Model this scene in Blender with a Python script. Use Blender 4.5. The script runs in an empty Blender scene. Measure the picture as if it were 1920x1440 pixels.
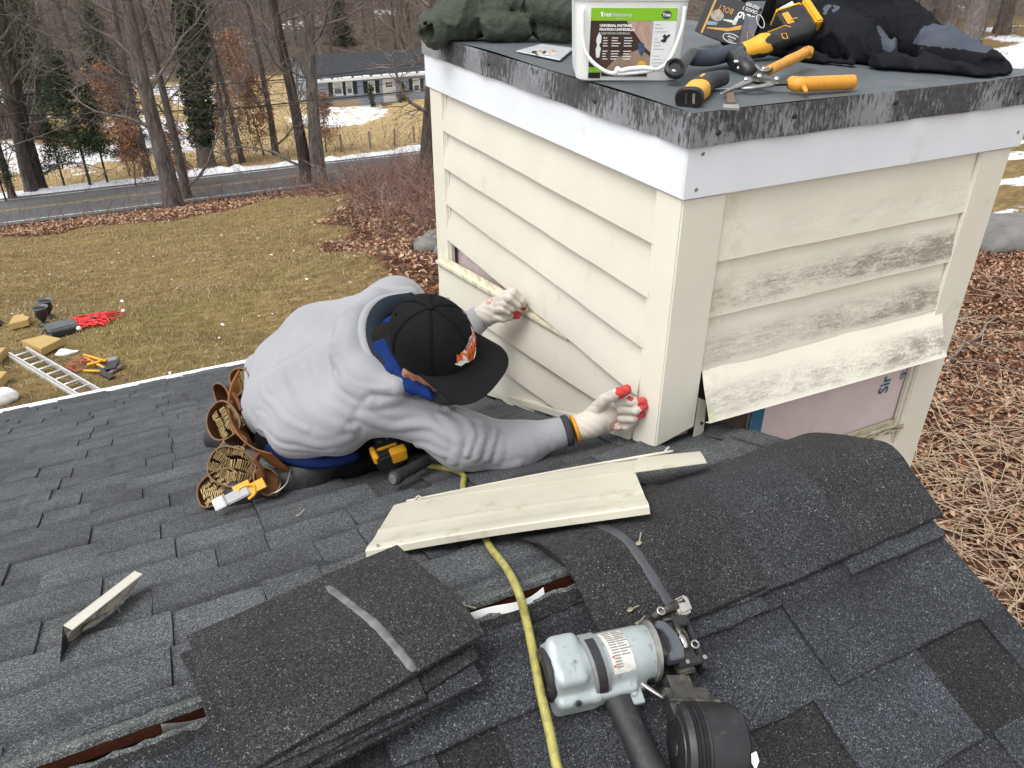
import bpy, bmesh, math, random
import numpy as np
from mathutils import Vector, Matrix, noise as mnoise

random.seed(7); rng = np.random.default_rng(7)
scn = bpy.context.scene
col = scn.collection

# ------------------------------------------------------------------ camera
FPX = 1475.0
PITCH, YAW, ROLL = math.radians(30.23), math.radians(26.26), math.radians(0.137)
CAM = np.array([-0.984, -1.223, 1.064])
_f = np.array([math.sin(YAW)*math.cos(PITCH), math.cos(YAW)*math.cos(PITCH), -math.sin(PITCH)])
_r0 = np.array([math.cos(YAW), -math.sin(YAW), 0.0]); _u0 = np.cross(_r0, _f)
_r = _r0*math.cos(ROLL)+_u0*math.sin(ROLL); _u = -_r0*math.sin(ROLL)+_u0*math.cos(ROLL)
cam = bpy.data.cameras.new('camera'); camo = bpy.data.objects.new('camera', cam); col.objects.link(camo)
cam.sensor_width = 36.0; cam.lens = 36.0*FPX/1920.0; cam.clip_start = 0.05; cam.clip_end = 3000
camo.matrix_world = Matrix(((_r[0], _u[0], -_f[0], CAM[0]), (_r[1], _u[1], -_f[1], CAM[1]), (_r[2], _u[2], -_f[2], CAM[2]), (0, 0, 0, 1)))
scn.camera = camo

# ------------------------------------------------------------------ light
SUN_AZ, SUN_EL = math.radians(-104), math.radians(60)      # azimuth from +Y towards +X
world = bpy.data.worlds.new('World'); scn.world = world; world.use_nodes = True
wn = world.node_tree; wn.nodes.clear()
sky = wn.nodes.new('ShaderNodeTexSky'); sky.sky_type = 'NISHITA'; sky.sun_disc = False
sky.sun_elevation = SUN_EL; sky.sun_rotation = SUN_AZ; sky.air_density = 1.0; sky.dust_density = 3.0
hs = wn.nodes.new('ShaderNodeHueSaturation'); hs.inputs['Saturation'].default_value = 0.10
bg = wn.nodes.new('ShaderNodeBackground'); bg.inputs['Strength'].default_value = 0.15
wo = wn.nodes.new('ShaderNodeOutputWorld')
wn.links.new(sky.outputs[0], hs.inputs['Color']); wn.links.new(hs.outputs[0], bg.inputs[0]); wn.links.new(bg.outputs[0], wo.inputs[0])
sl = bpy.data.lights.new('sun', 'SUN'); sl.energy = 0.55; sl.angle = math.radians(30); sl.color = (1.0, 0.97, 0.93)
so = bpy.data.objects.new('sun', sl); col.objects.link(so)
_sd = Vector((math.sin(SUN_AZ)*math.cos(SUN_EL), math.cos(SUN_AZ)*math.cos(SUN_EL), math.sin(SUN_EL)))
so.rotation_euler = _sd.to_track_quat('Z', 'Y').to_euler()
scn.view_settings.view_transform = 'Standard'; scn.view_settings.look = 'None'
scn.view_settings.exposure = 0.97; scn.view_settings.gamma = 1.0; scn.view_settings.use_curve_mapping = False

# ------------------------------------------------------------------ places: points in the scene found along sight lines
def V3(a): return np.asarray(a, float)
def ray(x, y): return _f + _r*((x-960)/FPX) - _u*((y-720)/FPX)
def at(x, y, d): return CAM + ray(x, y)*d
def onpl(x, y, n, d):
    r = ray(x, y); n = V3(n); return CAM + r*((d-n@CAM)/(n@r))
def onX(x, y, v): return onpl(x, y, (1, 0, 0), v)
def onY(x, y, v): return onpl(x, y, (0, 1, 0), v)
def onZ(x, y, v): return onpl(x, y, (0, 0, 1), v)
PIT = 0.3904; RY, RZ = -0.435, 0.1698; EAVE = 3.50; RAKE = 0.198
def zfar(y): return -PIT*y
def znear(y): return RZ + PIT*(y-RY)
def onfar(x, y, h=0.0): return onpl(x, y, (0, PIT, 1), h)
def onnear(x, y, h=0.0): return onpl(x, y, (0, -PIT, 1), RZ-PIT*RY+h)
SL = math.atan(PIT)
NF = V3((0, math.sin(SL), math.cos(SL))); NN = V3((0, -math.sin(SL), math.cos(SL)))

# ------------------------------------------------------------------ objects
def tag(o, label=None, cat=None, group=None, kind=None):
    if label: o['label'] = label
    if cat: o['category'] = cat
    if group: o['group'] = group
    if kind: o['kind'] = kind
    return o
def empty(name, loc=(0, 0, 0), label=None, cat=None, group=None):
    o = bpy.data.objects.new(name, None); o.location = [float(c) for c in loc]; o.empty_display_size = .05
    col.objects.link(o); return tag(o, label, cat, group)
def link(name, me, mat=None, parent=None):
    if mat is not None and len(me.materials) == 0:
        for m in (mat if isinstance(mat, (list, tuple)) else [mat]): me.materials.append(m)
    o = bpy.data.objects.new(name, me); col.objects.link(o)
    if parent is not None:
        o.parent = parent; o.matrix_parent_inverse = wmat(parent).inverted()
    return o
def wmat(o):
    m = o.matrix_basis.copy()
    return (wmat(o.parent) @ o.matrix_parent_inverse @ m) if o.parent else m
def pyd(name, v, f, smooth=False):
    me = bpy.data.meshes.new(name); me.from_pydata([tuple(map(float, p)) for p in v], [], f); me.update()
    if smooth:
        me.shade_smooth()
    return me
def fastmesh(name, verts, quads, smooth=False):
    """verts (n,3), quads (m,k) of equal size faces"""
    me = bpy.data.meshes.new(name); verts = np.asarray(verts, np.float32); quads = np.asarray(quads, np.int32)
    me.vertices.add(len(verts)); me.vertices.foreach_set('co', verts.ravel())
    k = quads.shape[1]; me.loops.add(quads.size); me.polygons.add(len(quads))
    me.loops.foreach_set('vertex_index', quads.ravel())
    me.polygons.foreach_set('loop_start', np.arange(len(quads), dtype=np.int32)*k)
    me.polygons.foreach_set('loop_total', np.full(len(quads), k, np.int32))
    me.polygons.foreach_set('use_smooth', np.full(len(quads), smooth, bool))
    me.update(calc_edges=True); me.validate(); return me
class B:
    """collects shapes for one mesh"""
    def __init__(s): s.v = []; s.f = []; s.m = []; s.mi = 0
    def add(s, v, f):
        n = len(s.v); s.v += [tuple(map(float, p)) for p in v]; s.f += [tuple(n+i for i in q) for q in f]; s.m += [s.mi]*len(f); return s
    def mat(s, i): s.mi = i; return s
    def hexa(s, p):            # 8 points: bottom ring 0-3, top ring 4-7
        return s.add(p, [(3, 2, 1, 0), (4, 5, 6, 7), (0, 1, 5, 4), (1, 2, 6, 5), (2, 3, 7, 6), (3, 0, 4, 7)])
    def box(s, lo, hi):
        x0, y0, z0 = lo; x1, y1, z1 = hi
        return s.hexa([(x0, y0, z0), (x1, y0, z0), (x1, y1, z0), (x0, y1, z0), (x0, y0, z1), (x1, y0, z1), (x1, y1, z1), (x0, y1, z1)])
    def obox(s, c, ax, ay, az, h):   # oriented box: centre, axes, half sizes
        c, ax, ay, az = map(V3, (c, ax, ay, az)); P = []
        for k in (-1, 1):
            for i, j in ((-1, -1), (1, -1), (1, 1), (-1, 1)): P.append(c+ax*h[0]*i+ay*h[1]*j+az*h[2]*k)
        return s.hexa(P)
    def rings(s, R, cap0=True, cap1=True, closed=True):
        n = len(R[0]); v = [p for r in R for p in r]; f = []
        for i in range(len(R)-1):
            for j in range(n if closed else n-1):
                a = i*n+j; b = i*n+(j+1) % n; f.append((a, b, b+n, a+n))
        if cap0: f.append(tuple(range(n))[::-1])
        if cap1: f.append(tuple((len(R)-1)*n+j for j in range(n)))
        return s.add(v, f)
    def tube(s, pts, r, n=8, caps=True, flat=None):
        pts = [V3(p) for p in pts]; rr = r if hasattr(r, '__len__') else [r]*len(pts)
        T = [(pts[min(i+1, len(pts)-1)]-pts[max(i-1, 0)]) for i in range(len(pts))]
        T = [t/(np.linalg.norm(t)+1e-9) for t in T]
        a = np.cross(T[0], (0, 0, 1.0));
        if np.linalg.norm(a) < .1: a = np.cross(T[0], (1.0, 0, 0))
        a /= np.linalg.norm(a); R = []
        for p, t, q in zip(pts, T, rr):
            a = a-t*(a@t); a /= np.linalg.norm(a); b = np.cross(t, a)
            k = flat or 1.0
            R.append([p+(a*math.cos(2*math.pi*j/n)+b*k*math.sin(2*math.pi*j/n))*q for j in range(n)])
        return s.rings(R, caps, caps)
    def cyl(s, p, q, r, n=12, r2=None): return s.tube([p, q], [r, r if r2 is None else r2], n)
    def lathe(s, c, ax, prof, n=20, cap0=True, cap1=True):   # prof: (radius, height)
        ax = V3(ax)/np.linalg.norm(ax); a = np.cross(ax, (0, 0, 1.0))
        if np.linalg.norm(a) < .1: a = np.cross(ax, (1.0, 0, 0))
        a /= np.linalg.norm(a); b = np.cross(ax, a); c = V3(c)
        return s.rings([[c+ax*h+(a*math.cos(2*math.pi*j/n)+b*math.sin(2*math.pi*j/n))*r for j in range(n)] for r, h in prof], cap0, cap1)
    def prism(s, poly, d):     # poly of 3d points, extruded by vector d
        n = len(poly); d = V3(d); P = [V3(p) for p in poly]
        return s.add(P+[p+d for p in P], [tuple(range(n))[::-1], tuple(range(n, 2*n))]+[(i, (i+1) % n, (i+1) % n+n, i+n) for i in range(n)])
    def ball(s, c, r, n=10, m=7, ax=None):
        c = V3(c); r = V3(r if hasattr(r, '__len__') else (r, r, r)); A = np.eye(3) if ax is None else np.array(ax)
        R = []
        for i in range(m+1):
            t = math.pi*(.02+.96*i/m)
            R.append([c+A.T@(r*V3((math.sin(t)*math.cos(2*math.pi*j/n), math.sin(t)*math.sin(2*math.pi*j/n), -math.cos(t)))) for j in range(n)])
        return s.rings(R)
    def build(s, name, mat, parent=None, smooth=False, bevel=0, seg=2, angle=None, sub=0):
        me = bpy.data.meshes.new(name); me.from_pydata(s.v, [], s.f); me.update()
        bm = bmesh.new(); bm.from_mesh(me)
        for f, i in zip(bm.faces, s.m): f.material_index = i
        bmesh.ops.recalc_face_normals(bm, faces=bm.faces)
        if bevel:
            E = [e for e in bm.edges if len(e.link_faces) == 2 and e.calc_face_angle(0) > .5]
            bmesh.ops.bevel(bm, geom=E, offset=bevel, segments=seg, affect='EDGES', clamp_overlap=True)
        bm.to_mesh(me); bm.free()
        if smooth: me.shade_smooth() if angle is None else me.shade_smooth()
        o = link(name, me, mat, parent)
        if smooth and angle is not None:
            bm = bmesh.new(); bm.from_mesh(me)
            for e in bm.edges:
                if len(e.link_faces) == 2 and e.calc_face_angle(0) > angle: e.smooth = False
            bm.to_mesh(me); bm.free()
        if sub:
            md = o.modifiers.new('sub', 'SUBSURF'); md.levels = sub; md.render_levels = sub
        return o
def dup(o, parent=None, name=None, mw=None):
    c = o.copy(); col.objects.link(c)
    if name: c.name = name
    if parent is not None:
        c.parent = parent
    return c

# ------------------------------------------------------------------ implicit shapes -> one continuous surface
def seg(P, a, b, r1, r2=None):
    a, b = V3(a), V3(b); r2 = r1 if r2 is None else r2; d = b-a
    t = np.clip(((P-a)@d)/(d@d+1e-12), 0, 1)
    return np.linalg.norm(P-a-t[:, None]*d, axis=1)-(r1+(r2-r1)*t)
def ell(P, c, r, A=None):
    q = P-V3(c)
    if A is not None: q = q@np.array(A).T
    r = V3(r); k0 = np.linalg.norm(q/r, axis=1); k1 = np.linalg.norm(q/(r*r), axis=1)+1e-9
    return k0*(k0-1)/k1
def rbox(P, c, h, rad, A=None):
    q = P-V3(c)
    if A is not None: q = q@np.array(A).T
    q = np.abs(q)-(V3(h)-rad)
    return np.linalg.norm(np.maximum(q, 0), axis=1)+np.minimum(q.max(axis=1), 0)-rad
def smin(a, b, k):
    h = np.clip(.5+.5*(b-a)/k, 0, 1); return b*(1-h)+a*h-k*h*(1-h)
def smax(a, b, k): return -smin(-a, -b, k)
def chain(P, pts, rad, k=.02):
    d = None
    for i in range(len(pts)-1):
        e = seg(P, pts[i], pts[i+1], rad[i], rad[i+1]); d = e if d is None else smin(d, e, k)
    return d
def wav(P, freq, seed, n=6):
    g = np.random.default_rng(seed); o = np.zeros(len(P))
    for i in range(n):
        k = g.normal(size=3); k *= freq*(.6+.9*g.random())/np.linalg.norm(k); o += np.sin(P@k+g.random()*6.28)
    return o/math.sqrt(n)
def snet(f, lo, hi, h, name, smooth=True, mats=None, matf=None):
    lo, hi = V3(lo), V3(hi); n = np.ceil((hi-lo)/h).astype(int)+1
    ax = [lo[i]+h*np.arange(n[i]) for i in range(3)]
    m = (n+3)//4+1; cx = [lo[i]+4*h*np.arange(m[i]) for i in range(3)]      # coarse pass, then fine only near the surface
    Gc = np.stack(np.meshgrid(*cx, indexing='ij'), -1).reshape(-1, 3); Dc = f(Gc).reshape(m)
    near = np.abs(Dc) < 4*h*1.75+.008
    ix = [np.minimum((np.arange(n[i])+2)//4, m[i]-1) for i in range(3)]
    D = Dc[np.ix_(*ix)].copy(); W = np.argwhere(near[np.ix_(*ix)])
    G = np.stack([ax[i][W[:, i]] for i in range(3)], 1)
    if len(G): D[tuple(W.T)] = np.concatenate([f(G[i:i+200000]) for i in range(0, len(G), 200000)])
    S = D < 0; cn = n-1
    corner = [(i, j, k) for i in (0, 1) for j in (0, 1) for k in (0, 1)]
    cs = sum(S[i:i+cn[0], j:j+cn[1], k:k+cn[2]].astype(np.int8) for i, j, k in corner)
    act = np.argwhere((cs > 0) & (cs < 8)); idx = -np.ones(cn, np.int64); idx[tuple(act.T)] = np.arange(len(act))
    acc = np.zeros((len(act), 3)); cnt = np.zeros(len(act))
    for a in corner:
        for axis in range(3):
            if a[axis] == 0:
                b = list(a); b[axis] = 1
                va = D[act[:, 0]+a[0], act[:, 1]+a[1], act[:, 2]+a[2]]; vb = D[act[:, 0]+b[0], act[:, 1]+b[1], act[:, 2]+b[2]]
                m = (va < 0) != (vb < 0); t = np.where(m, va/(va-vb+1e-30), 0)
                p = np.tile(np.array(a, float), (len(act), 1)); p[:, axis] += t
                acc += p*m[:, None]; cnt += m
    V = lo+h*(act+acc/np.maximum(cnt, 1)[:, None]); Q = []
    for axis in range(3):
        u, w = (axis+1) % 3, (axis+2) % 3
        s0 = [slice(None)]*3; s1 = [slice(None)]*3; s0[axis] = slice(0, -1); s1[axis] = slice(1, None)
        A, Bb = S[tuple(s0)], S[tuple(s1)]; e = np.argwhere(A != Bb)
        e = e[(e[:, u] > 0) & (e[:, w] > 0) & (e[:, u] < cn[u]) & (e[:, w] < cn[w])]
        fl = A[tuple(e.T)]
        def cell(du, dw):
            c = e.copy(); c[:, u] -= du; c[:, w] -= dw; return idx[tuple(c.T)]
        q = np.stack([cell(1, 1), cell(0, 1), cell(0, 0), cell(1, 0)], 1); q[~fl] = q[~fl][:, ::-1]; Q.append(q)
    Q = np.concatenate(Q); Q = Q[(Q >= 0).all(1)]
    me = fastmesh(name, V, Q, smooth)
    if mats:
        for m in mats: me.materials.append(m)
        if matf is not None:
            c = np.zeros(len(me.polygons)*3); me.polygons.foreach_get('center', c)
            mi = matf(c.reshape(-1, 3)).astype(np.int32); me.polygons.foreach_set('material_index', mi); me.update()
    return me
def frame(z, x):
    z = V3(z); z = z/np.linalg.norm(z); x = V3(x); x = x-z*(x@z); x /= np.linalg.norm(x); return np.array([x, np.cross(z, x), z])   # rows: axes
def spline(pts, n=8):
    P = [V3(p) for p in pts]; P = [2*P[0]-P[1]]+P+[2*P[-1]-P[-2]]; o = []
    for i in range(1, len(P)-2):
        for k in range(n):
            t = k/n; a, b, c, d = P[i-1:i+3]
            o.append(.5*((2*b)+(-a+c)*t+(2*a-5*b+4*c-d)*t*t+(-a+3*b-3*c+d)*t**3))
    o.append(P[-2]); return o
def textmesh(name, s, size, mat, origin, xd, yd, parent=None, bold=0.0, wrap=None, align='CENTER', shear=0, sub=False):
    """lettering laid on a surface: origin, reading direction, up direction"""
    cu = bpy.data.curves.new(name, 'FONT'); cu.body = s; cu.size = size; cu.align_x = align; cu.align_y = 'CENTER'; cu.offset = bold; cu.shear = shear; cu.resolution_u = 2
    t = bpy.data.objects.new(name, cu); col.objects.link(t); dg = bpy.context.evaluated_depsgraph_get()
    me = bpy.data.meshes.new_from_object(t.evaluated_get(dg)); bpy.data.objects.remove(t)
    o_, xd, yd = V3(origin), V3(xd), V3(yd); xd = xd/np.linalg.norm(xd); yd = yd/np.linalg.norm(yd)
    n = len(me.vertices); c = np.zeros(n*3); me.vertices.foreach_get('co', c); c = c.reshape(-1, 3)
    P = o_+c[:, :1]*xd+c[:, 1:2]*yd
    if wrap is not None: P = wrap(P)
    me.vertices.foreach_set('co', P.astype(np.float32).ravel()); me.update(); me.materials.clear()
    return link(name, me, mat, parent)
# ------------------------------------------------------------------ materials
class NT:
    def __init__(s, name):
        s.m = bpy.data.materials.new(name); s.m.use_nodes = True; s.t = s.m.node_tree; s.b = s.t.nodes['Principled BSDF']
        s.geo = None
    def n(s, ty, **kw):
        x = s.t.nodes.new(ty)
        for k, v in kw.items():
            if k in x.inputs.keys(): s.put(x.inputs[k], v)
            else: setattr(x, k, v)
        return x
    def put(s, sock, v):
        if hasattr(v, 'links') or isinstance(v, bpy.types.NodeSocket): s.t.links.new(v, sock)
        else:
            if sock.type == 'RGBA' and not hasattr(v, '__len__'): v = (v, v, v, 1)
            elif sock.type == 'RGBA' and len(v) == 3: v = (*v, 1)
            sock.default_value = v
    def pos(s):
        return s.n('ShaderNodeNewGeometry').outputs['Position']
    def obj(s): return s.n('ShaderNodeTexCoord').outputs['Object']
    def map(s, vec, scale=(1, 1, 1), rot=(0, 0, 0)):
        x = s.n('ShaderNodeMapping'); s.put(x.inputs['Vector'], vec); x.inputs['Scale'].default_value = scale; x.inputs['Rotation'].default_value = rot; return x.outputs[0]
    def noise(s, vec, scale, detail=3, rough=.55, out='Fac', dist=0):
        x = s.n('ShaderNodeTexNoise'); s.put(x.inputs['Vector'], vec); x.inputs['Scale'].default_value = scale; x.inputs['Detail'].default_value = detail
        x.inputs['Roughness'].default_value = rough; x.inputs['Distortion'].default_value = dist; return x.outputs[out]
    def vor(s, vec, scale, out='Color', feature='F1'):
        x = s.n('ShaderNodeTexVoronoi', feature=feature); s.put(x.inputs['Vector'], vec); x.inputs['Scale'].default_value = scale; return x.outputs[out]
    def ramp(s, fac, stops, interp='LINEAR'):
        x = s.n('ShaderNodeValToRGB'); s.put(x.inputs[0], fac); e = x.color_ramp.elements; x.color_ramp.interpolation = interp
        while len(e) < len(stops): e.new(.5)
        for el, (p, c) in zip(e, stops):
            el.position = p; el.color = (c, c, c, 1) if not hasattr(c, '__len__') else (*c[:3], 1)
        return x.outputs[0]
    def mix(s, fac, a, b, mode='MIX'):
        x = s.n('ShaderNodeMix', data_type='RGBA', blend_type=mode)
        for i, v in ((0, fac), (6, a), (7, b)): s.put(x.inputs[i], v)
        return x.outputs[2]
    def math(s, op, a, b=0.0, clamp=False):
        x = s.n('ShaderNodeMath', operation=op); x.use_clamp = clamp; s.put(x.inputs[0], a); s.put(x.inputs[1], b); return x.outputs[0]
    def sep(s, vec):
        x = s.n('ShaderNodeSeparateXYZ'); s.put(x.inputs[0], vec); return x.outputs
    def step(s, v, lo, hi):
        x = s.n('ShaderNodeMapRange'); s.put(x.inputs[0], v); x.inputs[1].default_value = lo; x.inputs[2].default_value = hi; x.clamp = True; return x.outputs[0]
    def rnd(s): return s.n('ShaderNodeObjectInfo').outputs['Random']
    def bump(s, h, strength=.3, dist=.01):
        x = s.n('ShaderNodeBump'); s.put(x.inputs['Height'], h); x.inputs['Strength'].default_value = strength; x.inputs['Distance'].default_value = dist; s.t.links.new(x.outputs[0], s.b.inputs['Normal'])
    def done(s, colr=None, rough=.6, metal=0., spec=.5):
        if colr is not None: s.put(s.b.inputs['Base Color'], colr)
        s.put(s.b.inputs['Roughness'], rough); s.put(s.b.inputs['Metallic'], metal); s.put(s.b.inputs['Specular IOR Level'], spec); return s.m

def pm(name, c, rough=.55, var=.18, scale=30, bump=0., bscale=200, bdist=.002, metal=0., dirt=None, dirtscale=12, dirtlo=.55, dirthi=.75, spec=.5, stretch=None):
    """plain worn material: base colour with slow tone variation, dirt patches and fine relief"""
    k = NT(name); p = k.pos(); q = k.map(p, stretch) if stretch else p
    c = np.array(c); a = tuple(np.clip(c*(1-var), 0, 1)); b = tuple(np.clip(c*(1+var), 0, 1))
    cc = k.ramp(k.noise(q, scale, 4), [(.3, a), (.7, b)])
    if dirt is not None: cc = k.mix(k.ramp(k.noise(q, dirtscale, 6, .65), [(dirtlo, 0.), (dirthi, 1.)]), cc, dirt)
    if bump: k.bump(k.noise(q, bscale, 3), bump, bdist)
    r = k.step(k.noise(p, scale*1.7, 3), .2, .8); r = k.math('ADD', k.math('MULTIPLY', r, .16), rough-.08)
    return k.done(cc, r, metal, spec)

def shingle_mat(name, dark, light, white=.5, tone=.35, band=0.):
    k = NT(name); p = k.pos(); g = k.vor(p, 640)
    gs = k.sep(g)[0]; gs2 = k.sep(g)[1]
    t = k.math('ADD', k.math('MULTIPLY', k.rnd(), tone), 1-tone*.5)
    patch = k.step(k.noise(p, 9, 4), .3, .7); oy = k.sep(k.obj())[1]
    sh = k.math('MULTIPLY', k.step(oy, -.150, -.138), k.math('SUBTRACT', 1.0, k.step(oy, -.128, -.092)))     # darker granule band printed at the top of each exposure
    d_, l_ = np.array(dark), np.array(light); c = k.ramp(gs, [(0, tuple(d_*.55)), (.45, tuple(d_*.8+l_*.2)), (.75, tuple(l_*.75)), (.92, tuple(l_*1.3)), (.986, tuple(l_*1.7)), (.9985, (white*.8,)*3)])
    c = k.mix(1.0, c, k.ramp(patch, [(0, .80), (1, 1.18)]), 'MULTIPLY')
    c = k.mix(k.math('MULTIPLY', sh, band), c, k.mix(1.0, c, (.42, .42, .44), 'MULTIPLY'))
    x = k.n('ShaderNodeCombineColor'); [k.put(x.inputs[i], t) for i in range(3)]
    c = k.mix(1.0, c, x.outputs[0], 'MULTIPLY')
    k.bump(k.math('ADD', k.math('MULTIPLY', gs2, .7), k.math('MULTIPLY', k.noise(p, 160, 3), 1.2)), .75, .0016)
    return k.done(c, .86, 0, .32)
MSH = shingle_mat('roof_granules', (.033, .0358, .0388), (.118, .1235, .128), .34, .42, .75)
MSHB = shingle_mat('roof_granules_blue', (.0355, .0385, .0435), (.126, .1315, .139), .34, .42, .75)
MSHD = shingle_mat('roof_granules_dark', (.007, .0073, .0077), (.033, .0335, .034), .26, .2)
MSHC = shingle_mat('ridge_granules', (.010, .0105, .0112), (.042, .042, .0435), .30, .55)
MSHCB = shingle_mat('ridge_granules_brown', (.0120, .0117, .0117), (.050, .0485, .0478), .30, .2)
MSHN = shingle_mat('near_granules_shaded', (.0135, .0145, .0165), (.055, .058, .064), .32, .40, .5)  # near slope's dimmer light is put into these darker granule copies
MSHM = shingle_mat('near_granules_blue_shaded', (.0155, .0168, .0200), (.062, .066, .076), .32, .40, .5)  # blue granules, likewise darkened for the dimmer near slope
MSHL = shingle_mat('cut_granule_edge', (.06, .065, .064), (.15, .16, .155), .35, .1)

def vinyl_mat():
    k = NT('cream_vinyl'); p = k.pos(); s_ = k.sep(p)
    grain = k.noise(k.map(p, (6, 6, 90)), 6, 4, .6)
    c = k.ramp(k.noise(p, 3, 3), [(.3, (.615, .588, .497)), (.7, (.675, .648, .556))])
    c = k.mix(k.ramp(k.noise(p, 14, 7, .7), [(.60, 0.), (.78, .55)]), c, (.47, .43, .33))
    c = k.mix(k.ramp(k.noise(k.map(p, (3, 3, 8)), 40, 4, .7), [(.66, 0.), (.74, .5)]), c, (.36, .33, .27))
    k.bump(grain, .25, .0012); return k.done(c, .42, 0, .45)
MVIN = vinyl_mat()
MPOSTV = pm('cream_post_vinyl', (.735, .705, .60), .42, .04, 4, .15, 60, .001, dirt=(.52, .47, .33), dirtscale=9, dirtlo=.62, dirthi=.85)
MVDIM = pm('dimmed_offcut_vinyl', (.50, .475, .385), .5, .10, 6, .2, 90, .001, dirt=(.33, .28, .19), dirtscale=13, dirtlo=.58, dirthi=.76)  # vinyl base darkened to offset light from above; dirt patches are its own
def mildew_mat():
    """north-side boards: black mildew growing in soft bands on each board"""
    k = NT('mildewed_vinyl'); p = k.pos(); X, Y, Z = k.sep(p)[:3]
    grain = k.noise(k.map(p, (5, 5, 80)), 6, 4, .6)
    c = k.ramp(k.noise(p, 4, 3), [(.3, (.76, .725, .61)), (.7, (.82, .785, .675))])
    streak = k.noise(k.map(p, (9, 9, 22)), 13, 8, .82); blot = k.noise(k.map(p, (2.4, 2.4, 5)), 1.9, 4, .6, dist=.4)
    o = k.obj(); oz = k.sep(o)[2]; ox = k.sep(o)[0]
    band = k.math('MULTIPLY', k.step(oz, .0, .02), k.math('SUBTRACT', 1.0, k.step(oz, .055, .098)))
    m = k.math('MULTIPLY', band, k.step(k.math('ADD', k.math('MULTIPLY', blot, .7), k.math('MULTIPLY', streak, .75)), .58, .86))
    m = k.math('MULTIPLY', m, k.math('ADD', .5, k.math('MULTIPLY', k.step(ox, .15, .7), .6)))
    m = k.math('MULTIPLY', m, k.math('ADD', .25, k.step(k.noise(k.map(p, (3.2, 3.2, 16)), 7, 8, .78), .36, .60)))
    amt = k.n('ShaderNodeObjectInfo').outputs['Alpha']
    m = k.math('MULTIPLY', m, k.math('MULTIPLY', amt, 1.35), True)
    c = k.mix(k.math('MULTIPLY', m, .85), c, (.215, .21, .165))
    c = k.mix(k.math('MULTIPLY', k.step(k.noise(k.map(p, (30, 30, 45)), 11, 6, .8), .5, .75), k.math('MULTIPLY', m, .8)), c, (.07, .068, .06))
    gr = k.math('MULTIPLY', k.math('SUBTRACT', 1.0, k.step(ox, .02, .10)), k.step(k.noise(p, 18, 5, .7), .45, .7))
    c = k.mix(k.math('MULTIPLY', gr, .55), c, (.40, .41, .20))
    c = k.mix(k.ramp(k.noise(k.map(p, (8, 8, 30)), 30, 5, .7), [(.56, 0.), (.72, .4)]), c, (.45, .43, .36))
    k.bump(grain, .35, .0013); return k.done(c, .52, 0, .4)
MMIL = mildew_mat()
MTRIM = pm('white_aluminium', (.765, .79, .83), .38, .04, 5, .05, 30, .004, dirt=(.55, .55, .56), dirtscale=9, dirtlo=.62, dirthi=.9)
def flash_mat():
    k = NT('tarred_flashing'); p = k.pos(); q = k.map(p, (58, 58, 17)); 
    n1 = k.noise(q, 2.2, 7, .72); big = k.noise(p, 4.0, 3, .5); Z = k.sep(p)[2]
    lo = k.math('MULTIPLY', k.step(Z, .765, .715), -.10)
    m = k.step(k.math('ADD', k.math('ADD', n1, k.math('MULTIPLY', big, 1.0)), lo), .92, 1.01)
    c = k.mix(m, k.ramp(k.noise(p, 12, 4), [(.3, (.16, .167, .178)), (.7, (.27, .28, .295))]), k.ramp(k.noise(p, 60, 4), [(.3, (.035, .035, .037)), (.75, (.085, .083, .085))]))
    k.bump(m, .6, .0015); return k.done(c, k.mix(m, .45, .75), 0, .4)
MFL = flash_mat()
MCAPT = pm('grey_sheet_metal', (.085, .097, .104), .62, .16, 5, .12, 40, .003, dirt=(.13, .14, .15), dirtscale=7, dirtlo=.5, dirthi=.8)
def foam_mat():
    k = NT('pink_foam_board'); p = k.pos()
    c = k.ramp(k.noise(p, 6, 4), [(.3, (.56, .44, .44)), (.7, (.68, .56, .55))])
    c = k.mix(k.ramp(k.noise(k.map(p, (3, 3, 40)), 12, 4), [(.4, .0), (.7, .5)]), c, (.72, .63, .60))
    c = k.mix(k.ramp(k.noise(p, 30, 6, .7), [(.62, 0.), (.74, .6)]), c, (.33, .25, .23))
    k.bump(k.noise(k.map(p, (20, 20, 140)), 4, 3), .3, .001); return k.done(c, .75)
MFOAM = foam_mat()
MWOODR = pm('redbrown_plywood', (.10, .028, .012), .6, .5, 40, .4, 90, .002, stretch=(3, 20, 20))
MBLK = pm('black_plastic', (.018, .018, .02), .42, .3, 60, .15, 300, .0008, dirt=(.09, .085, .08), dirtscale=40, dirtlo=.62, dirthi=.8)
MBLKR = pm('black_rubber', (.02, .02, .022), .62, .3, 80, .25, 250, .001, dirt=(.10, .10, .10), dirtscale=60, dirtlo=.6, dirthi=.8)
MDKMET = pm('blackened_metal', (.06, .058, .055), .42, .35, 60, .3, 180, .0012, .6, dirt=(.19, .16, .12), dirtscale=45, dirtlo=.52, dirthi=.72)
MSTEEL = pm('worn_steel', (.42, .41, .39), .36, .2, 60, .15, 200, .0006, .85, dirt=(.16, .10, .06), dirtscale=40, dirtlo=.58, dirthi=.75)
MCHROME = pm('bright_steel', (.66, .66, .66), .22, .08, 50, 0, 100, .001, 1.0)
MYEL = pm('yellow_plastic', (.72, .36, .020), .45, .10, 30, .06, 300, .0006, dirt=(.25, .14, .04), dirtscale=45, dirtlo=.60, dirthi=.78)
MYELD = pm('yellow_rubber_grip', (.66, .30, .03), .5, .12, 30, .08, 300, .0006, dirt=(.22, .11, .035), dirtscale=30, dirtlo=.55, dirthi=.72)
MGUN = pm('pale_green_gun_paint', (.36, .405, .405), .42, .16, 14, .10, 120, .001, 0.25, dirt=(.20, .21, .195), dirtscale=75, dirtlo=.56, dirthi=.70)
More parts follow.
